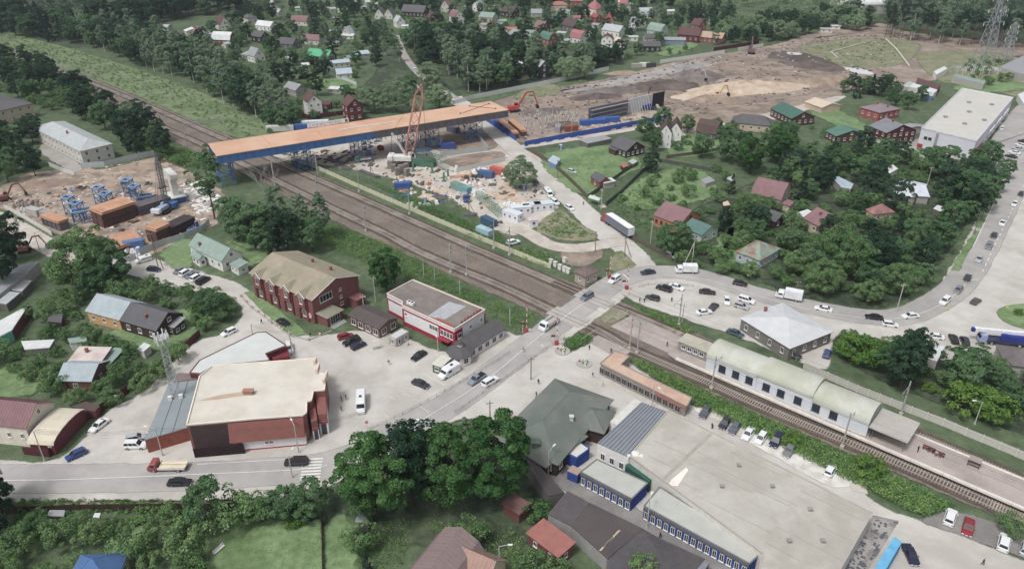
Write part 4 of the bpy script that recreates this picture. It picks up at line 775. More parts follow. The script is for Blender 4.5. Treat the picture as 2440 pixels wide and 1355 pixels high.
for q,l,w_,r_,z_ in [([(2108,400),(2128,392),(2140,402),(2118,414)],'small white-roofed hut on the wild lot','pale','white',2.4),([(1984,424),(1998,420),(2034,438),(2028,450),(2005,446)],'pale blue-white metal shed roof in the thicket','grey','lblue',2.6),([(2224,496),(2234,488),(2260,496),(2246,506)],'small white-roofed summer hut near the highway','dgrey','white',2.6),([(1408,404),(1430,401),(1452,420),(1428,426)],'','','',0),([(1305,382),(1318,369),(1336,378),(1325,392)],'small shed with blue-white roof by the roadside fence','blue','lblue',2.4),([(1497,384),(1508,378),(1520,384),(1508,391)],'tiny pale-roofed hut at the lawn fence corner','dgrey','lgrey',2.0),([(1478,392),(1490,386),(1498,394),(1486,400)],'tiny rust-roofed hut at the lawn fence corner','dbrown','rust',2.0),
    ([(1668,428),(1690,420),(1704,430),(1682,438)],'low grey round-topped hut at the orchard edge','grey','grey',2.0),([(1732,425),(1742,416),(1752,424),(1744,432)],'narrow tin-roofed hut by a dark spruce','dgrey','lgrey',2.2),([(1722,482),(1734,478),(1740,488),(1724,490)],'tiny pale well-house in the orchard','dbrown','beige',1.8),([(1380,333),(1440,322),(1458,330),(1400,342)],'low brown sheds along the lane behind the blue fence','dgrey','grey',2.2),([(1240,425),(1250,421),(1256,427),(1246,431)],'','','',0)]:
    if z_:polyb('shed',l,'shed',q,z_,WL[w_],RF[r_],0,over=0.15)
hp('small red brick garage with grey slate roof beside the fence',(1405,421),(1428,436),(1446,424),2.6,1.6,'gable',C(150,84,80),'dgrey',name='garage',cat='garage',wsp=5)
hp('white sheet lean-to on the brick garage',(1428,430),(1440,438),5,2.2,0.3,'shed','grey','white',name='lean_to',cat='shed',win=False)
# --- white retail hall, top right
wh,wc,wr = polyb('retail_hall','huge white retail hall with cream flat roof at the highway','hall',[(2292,212),(2414,234),(2326,338),(2196,306)],8.0,C(206,208,216,var=0.05),C(196,193,185,var=0.05,sc=0.2),0.5,lipm=C(206,208,214))
qa,qb,qc = XY(P(2196,306,8)),XY(P(2326,338,8)),XY(P(2414,234,8))
wallpanel(wh,'red_sign_panel',qb + (qc - qb) * 0.03,qb + (qc - qb) * 0.25,0.2,3.2,C(186,50,64));wallpanel(wh,'red_sign_panel',qa + (qb - qa) * 0.38,qa + (qb - qa) * 0.55,0.2,2.6,C(186,50,64));wallpanel(wh,'red_sign_panel',qa - (qb - qa) * 0.0,qa + (qb - qa) * 0.1,0.1,1.6,C(186,50,64))
wallwins(wh,qa,qb,4.6,[0.12,0.2],1.4,1.0,M_DARK);wallwins(wh,qb,qc,2.2,[0.35,0.45,0.55,0.65,0.75,0.85],4.0,2.4)
for f_,g_ in ((.2,.3),(.35,.7),(.6,.25),(.75,.75),(.5,.5),(.85,.4)):
    v_ = P(2196,306,8).lerp(P(2326,338,8),f_).lerp(P(2292,212,8).lerp(P(2414,234,8),f_),g_) - wh.location;MB().box(v_.x,v_.y,8.0,8.7,1.4,1.4).build('roof_vent',C(150,150,150),wr,world=False)
wallpanel(wh,'downpipe',qa + (qb - qa) * 0.30,qa + (qb - qa) * 0.34,0,7.6,C(150,150,154),0.05,0.4)
for x0_ in (0.35,0.55,0.75):wallpanel(wh,'white_awning',qb + (qc - qb) * x0_,qb + (qc - qb) * (x0_ + 0.14),4.2,5.2,C(222,224,230),0.2,0.5)
# --- warehouse cluster, substation
for q,l,w_,r_,z_ in [([(2182,200),(2186,185),(2242,202),(2234,213)],'maroon sheet-roofed warehouse row behind the retail hall','maroon','maroon',3.4),([(2166,206),(2178,198),(2234,214),(2226,222)],'white-roofed storage row beside the maroon warehouse','pale','white',3.4),([(2198,222),(2204,216),(2228,222),(2222,230)],'small blue site hut by the storage rows','blue','lblue',2.6),([(2150,206),(2166,194),(2180,197),(2166,208)],'grey hut at the end of the pipe beside storage rows','grey','lgrey',2.4),([(2225,170),(2250,158),(2258,163),(2232,178)],'long white trailer body standing at the substation fence','white','white',3.2),
    ([(2270,182),(2276,176),(2350,193),(2344,201)],'long grey switchgear house inside the substation','grey','gg',3.4),([(2425,225),(2450,215),(2470,240),(2440,248)],'white booth at the car park corner by the retail hall','white','white',3.0),([(2380,160),(2440,132),(2520,150),(2480,190)],'dark gravel roofed depot at the right edge','grey','grey',4.0)]:
    polyb('warehouse',l,'warehouse',q,z_,WL[w_],RF[r_],0)
ss = thing('substation_equipment','bank of white insulators and busbar frames in the fenced substation','electrical equipment',P(2325,178))
for i in range(10):
    x,y = (i % 5) * 5.0 - 10,(i // 5) * 6.0 - 4;m_ = MB()
    m_.bar((x,y,0),(x,y,3.2),0.14).bar((x - 1.2,y,3.2),(x + 1.2,y,3.2),0.12)
    for s in (-1.1,0,1.1):m_.lathe([(0.2,3.3),(0.25,3.6),(0.12,4.4)],x + s,y,6)
    m_.build('insulator_frame',C(206,210,212),ss,world=False)
# ---------------------------------------------------------------- village at the back
VG = 'houses of the village'
V = [  # px, py, L, W, he, rise, ang, roof, wall, roof colour, label
 (400,72,6,5,2.2,1.6,-20,'vault','grey','lgrey','small grey arched shed at the dark forest edge'),
 (476,84,8,7,3.0,2.6,-55,'gable','white','pink','white cottage with rose-red gable roof near the forest edge'),
 (452,82,7,6,2.6,1.6,-55,'shed','pale','white','white-roofed lean-to beside the rose-red roofed cottage'),
 (532,70,11,8,4.2,5.0,-50,'gable','white','maroon','white house with steep maroon roof at the forest edge'),
 (536,106,14,9,3.6,4.6,-12,'gambrel','brick','white','big brick cottage with white gambrel roof in the village corner'),
 (596,58,10,9,5.0,2.4,-40,'hip','cream','dgrey','cream two-storey house with dark hipped roof near the forest'),
 (612,146,9,8,3.8,4.4,-42,'gable','white','grey','white gabled house with grey roof above the railway trees'),
 (590,140,6,5,2.4,1.2,-42,'shed','pale','lgrey','low pale shed beside the white gabled house'),
 (652,24,9,6,2.4,5.4,-60,'gable','grey','lgrey','grey A-frame cottage far back by the clearing'),
 (668,38,7,5,2.4,2.6,-60,'gable','grey','lgrey','small grey gabled hut below the A-frame cottage'),
 (636,72,15,8,3.4,3.0,-28,'gable','white','white','long house with bright white metal roof in two levels'),
 (718,60,13,9,3.4,3.4,-5,'gambrel','cream','mauve','cream bungalow with mauve roof and round gable window'),
 (712,26,6,4,2.4,0.6,0,'shed','lgreen','lgrey','pale green booth in the far clearing'),
 (794,30,5,4,3.0,0.6,20,'shed','pale','lgrey','narrow pale shed among far garden trees'),
 (830,90,7,7,3.0,4.6,70,'gable','pale','lgrey','pale steep-gabled cottage with wide white lean-to'),
 (826,93,11,4,2.2,1.0,0,'shed','white','white','wide white lean-to before the steep-gabled cottage'),
 (745,104,14,8,3.0,3.0,-15,'gable','pale','mauve','long cottage with faded mauve roof amid orchards'),
 (690,114,12,9,3.0,3.4,-20,'gable','dgrey','dgrey','weathered dark cottage with slate roof amid bushes'),
 (622,100,10,8,4.0,3.0,-30,'gable','dbrown','dgrey','dark timber house with slate gable above white fence'),
 (706,72,5,4,2.4,0.8,-30,'shed','lgreen','gg','pale green garden hut among apple trees'),
 (768,152,16,10,5.2,3.4,-22,'gable','dbrown','bgreen','big timber house with vivid green roof'),
 (806,160,14,6,2.8,1.4,25,'gable','pale','lblue','long pale-blue roofed outbuilding beside the vivid green roof'),
 (820,186,9,7,3.0,2.4,20,'gable','pale','lblue','pale-blue gabled outbuilding above the bare lawn'),
 (862,138,10,5,2.6,1.2,25,'shed','grey','lblue','low blue-white shed by the village street'),
 (908,44,8,8,3.2,4.6,75,'gable','pale','dgrey','dark-roofed cottage, left of twin steep gables'),
 (930,44,9,8,3.2,4.6,75,'gable','pale','dgrey','dark-roofed cottage, right of twin steep gables'),
 (952,64,10,7,3.8,4.2,115,'gable','white','lgrey','small bright white gabled house with pale roof'),
 (968,70,7,4,2.4,0.4,10,'shed','white','white','white flat-topped garage beside the bright white gable'),
 (990,38,20,12,3.6,4.6,-18,'gable','dbrown','dgrey','large dark house with broad slate roof'),
 (1036,50,13,9,3.0,3.6,5,'hip','dbrown','maroon','dark maroon-roofed house beside the broad slate roof'),
 (1064,28,9,8,4.6,4.6,75,'gable','pale','mauve','tall narrow house with mauve gable roof'),
 (1088,54,12,8,4.4,4.8,-62,'gambrel','white','mauve','white-fronted gambrel house under mauve roof'),
 (1140,28,8,8,5.0,3.4,70,'gambrel','white','gg','white barn-fronted house with rounded gable'),
 (1164,60,12,10,6.2,3.0,-25,'gable','tan','gg','tall beige house with sea-green gable roof'),
 (1192,60,10,5,3.0,0.8,-5,'shed','lgreen','gg','glazed pale green veranda beside the tall beige house'),
 (1216,40,12,10,4.0,3.8,-35,'gable','dbrown','brown','dark brown chalet with glazed gable'),
 (1218,78,9,6,2.6,1.2,0,'gable','pale','rust','low shed with faded rusty-pink roof'),
 (1152,76,9,3,2.2,0.3,0,'flat','pale','lgrey','long pale garden wall-shed below the veranda'),
 (748,274,9,7.5,7.4,3.2,-62,'gable','white','maroon','tall white three-level house with dark maroon roof beside the crane'),
 (842,282,10,8.0,7.0,3.4,-62,'gable','maroon','maroon','tall maroon clad house near the bridge deck'),
 (706,224,11,8,3.2,2.6,-40,'gable','grey','grey','weathered grey barn behind the tall white house'),
 (802,222,8,4.5,2.4,0.5,-12,'shed','grey','white','white-roofed brick shed on the bare lawn'),
 (772,258,8,5,2.4,0.6,-12,'shed','maroon','maroon','low maroon carport between the tall houses'),
 (1278,40,9,8,3.0,2.8,0,'gable','grey','grey','plain grey-roofed cottage amid far trees'),
 (1332,26,14,9,5.0,2.4,0,'hip','tan','rust','broad sandstone-coloured mansion with arcade'),
 (1372,16,12,9,5.0,3.4,-10,'gable','brick','rust','red brick mansion wing beside the arcade'),
 (1416,34,13,10,4.6,5.0,-50,'hip','cream','pink','house with tall crimson tent roof'),
 (1420,52,8,6,3.4,2.6,-60,'gable','red','red','crimson-roofed porch house before the tent roof'),
 (1487,26,10,7,4.0,4.4,-60,'gable','white','pink','white gabled house with crimson roof at the back'),
 (1500,20,6,5,2.6,1.0,-60,'shed','white','white','white garage beside the crimson-roofed back house'),
 (1536,42,11,9,3.4,4.0,5,'gambrel','white','lgrey','house with pale silver mansard roof'),
 (1518,64,11,8,3.4,4.0,-52,'gable','white','grey','white gabled cottage with plain grey roof facing the site'),
 (1596,34,7,5,2.4,1.2,20,'gable','pale','white','small white-roofed hut before the thicket'),
 (1622,8,12,6,3.0,1.0,10,'shed','red','white','white-roofed red building at the top edge'),
 (1362,76,13,10,4.6,4.4,-48,'gable','dgrey','brown','big grey house with brown gable roof'),
 (1384,50,12,5,2.6,1.0,5,'shed','pale','pink','low pink-roofed terrace behind the big grey house'),
 (1291,76,10,8,3.2,4.4,-50,'gable','rust' if False else 'brown','mauve','brown cottage with faded mauve gable'),
 (1306,104,11,8,3.4,4.2,-52,'gambrel','brick','green','brick barn-house with green gambrel roof'),
 (1379,102,11,8,3.6,4.6,-50,'gambrel','white','pink','white barn-house with rose-red gambrel roof'),
 (1338,86,7,4,2.2,0.6,-20,'shed','grey','lgrey','pale low shed between the two barn-houses'),
 (1450,62,7,7,3.0,7.0,0,'hip','white','red','slender crimson spire-roofed house'),
 (1462,88,15,10,4.6,3.6,-40,'gable','white','lgrey','large white villa with pale grey roof'),
 (1446,112,8,8,5.4,2.6,80,'gambrel','white','maroon','white turreted villa front with maroon cap'),
 (1480,114,9,6,4.0,2.4,-40,'gable','white','beige','cream-roofed wing of the white villa'),
 (1566,84,13,9,3.4,4.6,-48,'gambrel','lgreen','gg','sea-green gambrel cottage before the thicket'),
 (1548,100,9,7,3.0,2.4,0,'gable','grey','dgrey','low grey roof below the sea-green cottage'),
 (1605,106,15,6,3.2,1.4,-4,'gable','blue','grey','long bright blue garden house by the meadow'),
 (1642,98,15,10,4.6,4.2,-25,'gable','maroon','maroon','maroon brick manor behind its maroon fence'),
 (1662,80,9,8,6.0,4.0,-55,'gable','brick','maroon','tall brick gabled wing of the maroon manor'),
 (1690,100,20,11,3.6,3.0,-30,'gable','brick','tan','wide brick house with tan hipped roof next to the manor'),
 (1546,122,14,8,3.6,2.6,0,'gable','black','dgrey','black timber house facing the building site'),
 (1506,98,8,4,3.0,0.4,0,'flat','white','white','white annex row beside the villa'),
 (1292,184,7,6.5,6.4,3.0,-70,'gable','black','lgrey','tall black house with white framed windows by willows'),
 (1238,178,8,6,5.0,2.4,-60,'gable','brown','white','brown house with white eaves hidden behind willows'),
 (1234,102,12,9,4.2,4.2,-52,'gable','white','grey','white house with grey roof at the edge of tall trees'),
 (1262,88,8,6,3.0,1.0,-10,'shed','lgreen','gg','small pale green roof among village trees'),
 (2072,30,22,14,7.0,4.0,0,'vault','grey','white','white domed hall at the far clearing'),
 (2026,10,34,12,6.0,1.0,0,'flat','white','lgrey','long white hall at the top edge near the pines'),
 (1968,78,9,4,2.8,0.3,-10,'flat','pale','lgrey','pale site cabin at the edge of bare soil'),
 (1990,70,7,3,2.6,0.3,5,'flat','white','white','small white site cabin before the thicket'),
]
for (x,y,L,Wd,he,ri,an,rf,wl,rc,lb) in V:
    hs('shed' if L < 8.1 and he < 3.1 and rf in ('shed','flat','vault') else 'house',lb,'shed' if L < 8.1 and he < 3.1 and rf in ('shed','flat','vault') else 'house',(x,y),L,Wd,he,ri,an,rf,WL.get(wl,WL['grey']),RF[rc],group=None,wsp=3.2,chim=[(L * 0.2,0.4)] if he > 3.3 and rf in ('gable','gambrel') else ())
# ---------------------------------------------------------------- construction: bridge, cranes, yards
M_ORNG = mat('primed_deck_plate',S(214,170,138),var=0.08,sc=0.12,rgb2=S(204,154,120),sc2=0.05,bump=0.004,rough=0.8)
M_STEEL = mat('weathered_girder',S(104,98,104),var=0.15,sc=0.4)
M_BSTEEL = mat('blue_steel',S(64,110,164),var=0.15,sc=0.5)
M_BROWN = mat('brown_primer',S(104,74,70),var=0.18,sc=0.4,rgb2=S(90,66,66),sc2=0.2)
M_RUST = mat('rust_plate',S(200,150,114),var=0.14,sc=0.3,rgb2=S(184,130,98),sc2=0.2)
M_CONCR = mat('white_concrete',S(206,206,200),var=0.08,sc=0.6)
M_TIMB = mat('sawn_timber',S(202,178,150),var=0.18,sc=0.8)
M_TARP = mat('white_tarp',S(228,228,226),var=0.06,sc=1.0)
M_BTARP = C(70,110,168,var=0.15)
ZD = 12.7
dO = P(515,372,ZD);dE = P(1212,262,ZD);dang = math.atan2(dE.y - dO.y,dE.x - dO.x);dL = (dE - dO).length;dW = 16.5
du = Vector((math.cos(dang),math.sin(dang),0));dv_ = Vector((-du.y,du.x,0))
br = thing('bridge_span','long rust-orange steel bridge deck being launched across the railway on blue towers','bridge',(dO.x,dO.y,0),dang)
np_ = 6
for i in range(np_):
    x0,x1 = dL * i / np_,dL * (i + 1) / np_;MB().box((x0 + x1) / 2,dW / 2,ZD - 0.22,ZD,x1 - x0 - 0.12,dW).build('deck_panel',M_ORNG,br,world=False)
for y,nm in ((0.25,'near'),(dW - 0.25,'far')):
    for i in range(np_):
        x0,x1 = dL * i / np_,dL * (i + 1) / np_;z0 = ZD - 3.1
        g = MB().box((x0 + x1) / 2,y,z0 + 0.2,ZD - 0.225,x1 - x0 - 0.06,0.24)
        g.box((x0 + x1) / 2,y,z0,z0 + 0.2,x1 - x0 - 0.06,0.9)
        gg_ = g.build('girder',M_BSTEEL if i < 3 else M_STEEL,br,world=False)
        k = int((x1 - x0) / 2.6)
        for j in range(k):MB().box(x0 + (j + 0.5) * (x1 - x0) / k,y + (-0.2 if y < 5 else 0.2),z0 + 0.25,ZD - 0.3,0.12,0.2).build('stiffener',M_BSTEEL if i < 3 else M_STEEL,gg_,world=False)
for i in range(24):MB().box(dL * (i + 0.5) / 24,dW / 2,ZD - 1.6,ZD - 0.225,0.3,dW - 1.2).build('cross_beam',M_STEEL,br,world=False)
for k,(x,y) in enumerate([(0.83,0.3),(0.9,0.8),(0.965,0.25),(0.975,0.75)]):
    MB().box(dL * x,dW * y,ZD + 0.002,ZD + 0.4,0.6,0.6).build('lifting_lug',M_STEEL,br,world=False)
MB().bar((dL * 0.84,dW * 0.32,ZD + 0.15),(dL * 0.97,dW * 0.74,ZD + 0.15),0.1).bar((dL * 0.9,dW * 0.8,ZD + 0.15),(dL * 0.965,dW * 0.27,ZD + 0.15),0.1).build('sling',M_STEEL,br,world=False)
p = P(805,302,ZD + 0.2);tag(MB().box(p.x + 12,p.y + 1.5,ZD + 0.004,ZD + 0.3,24,0.7,dang - 0.01).build('steel_beam',M_CONCR),'long white beam lying on the orange bridge deck','beam')
# banner on the far edge
bn = thing('site_banner','long white name board standing on the far edge of the orange deck','sign',tuple(dO + du * (dL * 0.315) + dv_ * (dW - 0.6)) [:2] + (ZD + 0.004,),dang)
MB().box(8.6,0,0.35,2.0,17.2,0.12).build('board',M_TARP,bn,world=False)
for i in range(6):MB().box(0.5 + i * 3.25,0.25,0,1.9,0.12,0.3).build('stay',M_STEEL,bn,world=False)
tx = bpy.data.curves.new('lettering','FONT');tx.body = 'АТФ МОСТООТРЯД';tx.size = 1.25;tx.extrude = 0.01
to = bpy.data.objects.new('lettering',tx);COL.objects.link(to);bpy.context.view_layer.update()
tm = bpy.data.meshes.new_from_object(to);bpy.data.objects.remove(to);tm.materials.clear();tm.materials.append(C(150,150,158))
lx_ = max((v.co.x for v in tm.vertices),default=1.0)
lo = put('lettering',tm,bn,(1.9,-0.075,0.72),(math.pi / 2,0,0));lo.scale = (12.0 / max(lx_,1),1,1)
MB().box(16.2,-0.1,0.6,1.75,1.0,0.06).build('emblem',C(96,84,92),bn,world=False);MB().box(0.9,-0.1,0.6,1.75,0.9,0.06).build('emblem',C(206,198,214),bn,world=False)
# lattice helpers
def lattice_tower(name,label,cat,c,ang,lx,ly,h,nx,ny,m,z0=0.0,levels=None,top=True,topm=None,r=0.14,group=None):
    t = thing(name,label,cat,(c[0],c[1],z0),ang,group);xs = [-lx / 2 + lx * i / (nx - 1) for i in range(nx)];ys = [-ly / 2 + ly * i / (ny - 1) for i in range(ny)]
    for x in xs:
        for y in ys:MB().bar((x,y,0),(x,y,h),r,n=6).build('post',m,t,world=False)
    b = MB();lv = levels or max(2,int(h / 2.6))
    for k in range(lv):
        za,zb = h * k / lv,h * (k + 1) / lv
        for y in ys:
            for x0,x1 in zip(xs,xs[1:]):b.bar((x0,y,za),(x1,y,zb),r * 0.5).bar((x1,y,za),(x0,y,zb),r * 0.5).bar((x0,y,zb - 0.1),(x1,y,zb - 0.1),r * 0.6)
        for x in xs:
            for y0,y1 in zip(ys,ys[1:]):b.bar((x,y0,za),(x,y1,zb),r * 0.5).bar((x,y1,za),(x,y0,zb),r * 0.5).bar((x,y0,zb - 0.1),(x,y1,zb - 0.1),r * 0.6)
    b.build('bracing',m,t,world=False)
    if top:
        for x in (xs[0],xs[-1]):MB().box(x,0,h,h + 0.5,0.5,ly + 0.6).build('top_beam',topm or m,t,world=False)
        for y in (ys[0],ys[-1]):MB().box(0,y,h + 0.02,h + 0.48,lx - 0.5,0.5).build('top_beam',topm or m,t,world=False)
    return t
def lattice_beam(name,label,cat,A,B,wd,hh,m,seg=2.0,group=None,loose=False,r=0.09,taper=(1,1)):
    A,B = Vector(A),Vector(B);d = B - A;L = d.length;u = d / L
    s = u.cross(Vector((0,0,1)));s = s.normalized() if s.length > 0.2 else Vector((1,0,0));n = s.cross(u)
    t = thing(name,label,cat,A,0,group);k = max(2,int(L / seg));cor = [(-1,-1),(1,-1),(1,1),(-1,1)]
    def pt(i,c):
        f = i / k;sc = min(1,(taper[0] + (1 - taper[0]) * f / 0.12) if f < 0.12 else 1,(taper[1] + (1 - taper[1]) * (1 - f) / 0.12) if f > 0.88 else 1)
        return u * (L * f) + s * (cor[c][0] * wd / 2 * sc) + n * (cor[c][1] * hh / 2 * sc)
    for c in range(4):
        mb = MB()
        for i in range(k):mb.bar(pt(i,c),pt(i + 1,c),r)
        mb.build('chord',m,t,world=False)
    mb = MB()
    for i in range(k):
        for c in range(4):
            c2 = (c + 1) % 4;mb.bar(pt(i,c),pt(i + 1,c2),r * 0.55);mb.bar(pt(i,c),pt(i,c2),r * 0.55)
    mb.build('lacing',m,t,world=False);return t
for k,(px,lb,lx,h_) in enumerate([((524,408),'under the free left end of the deck',5,9.4),((688,366),'beside the railway fence',5,9.4),((842,360),'between yellow yard and crane',5,9.4),((958,345),'behind the white crane mast',5,9.4),((1010,338),'behind the lattice boom',4,9.4),((1106,322),'next to the haul road',6,9.4)]):
    q = XY(P(*px)) - XY(dO);xl = q.dot(du);c = XY(dO) + du * xl + dv_ * (dW * 0.45)
    lattice_tower('support_tower','blue lattice support tower carrying the bridge deck ' + lb,'tower',c,dang,lx,11,h_ - 0.3,2,3,M_BSTEEL,topm=M_STEEL,r=0.15)
# left-hand yard: frames of blue support towers
for k,(x,y,lb) in enumerate([(160,468,'rear of pair by the grey cabins'),(180,481,'front of pair by the grey cabins'),(232,445,'rear of the middle pair'),(250,459,'front of the middle pair'),(301,427,'rear of pair nearest the sheet fence'),(319,441,'front of pair nearest the sheet fence')]):
    p = P(x,y,6.5);lattice_tower('tower_frame','blue lattice tower with open top, ' + lb,'tower',p,deg(-12),2.8,2.6,6.0,2,2,M_BSTEEL,topm=C(120,160,206),r=0.13)
p = P(207,497,4.6);lattice_tower('tower_frame','long low blue lattice frame with three open bays beside stacked girders','tower',p,deg(27),9.5,3.0,4.2,4,2,M_BSTEEL,topm=C(120,165,210),r=0.13)
p = P(346,463,3.0);lattice_tower('tower_frame','short blue lattice frame beside the dark girders','tower',p,deg(20),3.6,3.0,2.2,2,2,M_BSTEEL,r=0.13)
for i in range(3):
    p = P(405,480 + 5 * i,0.8);MB().box(p.x,p.y,0.0,1.2 + 0.5 * i,6.0,1.6,deg(-30)).box(p.x,p.y,1.3 + 0.5 * i,1.5 + 0.5 * i,6.4,2.2,deg(-30)).build('formwork_box',M_BSTEEL)
    tag(bpy.data.objects['formwork_box' if i == 0 else 'formwork_box.%03d' % i],'blue steel formwork box stacked beside the white pier','formwork','formwork by the pier')
# stacked girders
def girder_stack(label,A,B,Wd,rows,hh,m_side,m_top,topt=True,gap=0.12):
    c,a,L,w_ = rect3(A,B,Wd,0.0);t = thing('girder_stack',label,'girders',c,a)
    for r_ in range(rows):
        z0 = r_ * (hh + gap);n = 2 if w_ > 4 else 1
        for j in range(n):
            y = (j - (n - 1) / 2) * w_ / n;g = MB().box(0,y,z0 + 0.1,z0 + hh - 0.1,L - 0.1 * r_,w_ / n * 0.86);g.box(0,y,z0,z0 + 0.1,L,w_ / n * 0.96);g.box(0,y,z0 + hh - 0.1,z0 + hh,L,w_ / n * 0.96)
            go = g.build('girder',m_side,t,world=False)
            for s in range(int(L / 2.4)):MB().box(-L / 2 + (s + 0.5) * 2.4,y - w_ / n * 0.45,z0 + 0.1,z0 + hh - 0.1,0.08,w_ / n * 0.06).build('stiffener',m_side,go,world=False)
    z = rows * (hh + gap)
    if topt:
        for j in range(2):MB().box(0.2 * j,0.15 * j,z + j * 0.5,z + 0.35 + j * 0.5,L * (1 - 0.03 * j),w_ * 1.05).build('deck_plate',m_top,t,world=False)
    return t
girder_stack('double stack of dark brown box girders capped with orange deck plates',(250,545),(330,517),7.5,2,2.3,M_BROWN,M_RUST)
girder_stack('lower run of dark steel girders behind the orange-capped stack',(333,517),(412,492),5.0,2,1.7,M_STEEL,M_STEEL,False)
girder_stack('dark brown box girder pair by the sheet fence with orange top',(378,582),(412,566),5.0,2,2.0,M_BROWN,M_RUST)
girder_stack('four-high stack of slim black girders near the fence',(412,568),(470,540),5.0,4,0.8,mat('black_girder',S(74,62,66),var=0.2,sc=0.5),M_STEEL,False)
girder_stack('low spread of orange deck plates on dark beams near the tall poplar',(288,602),(345,585),9.0,1,1.4,M_BROWN,M_RUST)
girder_stack('broken heap of brown box girders beside the poplar',(258,618),(300,604),6.0,1,2.0,M_BROWN,M_RUST)
girder_stack('small orange-topped girder beside the concrete fence',(100,535),(145,552),3.5,1,2.6,M_STEEL,M_RUST)
girder_stack('brown girder pair lying by the blue fence gate, near one',(1237,330),(1200,300),2.6,1,2.0,M_BROWN,M_RUST,True)
girder_stack('brown girder pair lying by the blue fence gate, far one',(1256,325),(1222,296),2.6,1,2.0,M_BROWN,M_RUST,True)
# concrete pier
p = P(421,478);pi_ = thing('bridge_pier','white hammerhead concrete bridge pier on a blue-wrapped footing','pier',p,deg(-52))
MB().box(0,0,0,2.2,7.0,5.0).build('footing',C(62,96,168),pi_,world=False);MB().box(0,0,2.2,2.5,7.6,5.6).build('footing_cap',M_CONCR,pi_,world=False)
MB().box(0,0,2.5,8.0,3.2,2.0).build('column',M_CONCR,pi_,world=False)
mb = MB();mb.poly([(-1.6,-1.2,8.0),(1.6,-1.2,8.0),(4.4,-1.2,9.6),(4.4,-1.2,11),(-4.4,-1.2,11),(-4.4,-1.2,9.6)]);mb.poly([(-1.6,1.2,8.0),(1.6,1.2,8.0),(4.4,1.2,9.6),(4.4,1.2,11),(-4.4,1.2,11),(-4.4,1.2,9.6)][::-1])
ol = [(-1.6,8.0),(1.6,8.0),(4.4,9.6),(4.4,11),(-4.4,11),(-4.4,9.6)]
for (x0,z0),(x1,z1) in zip(ol,ol[1:] + ol[:1]):mb.poly([(x0,-1.2,z0),(x0,1.2,z0),(x1,1.2,z1),(x1,-1.2,z1)])
mb.build('crosshead',M_CONCR,pi_,world=False)
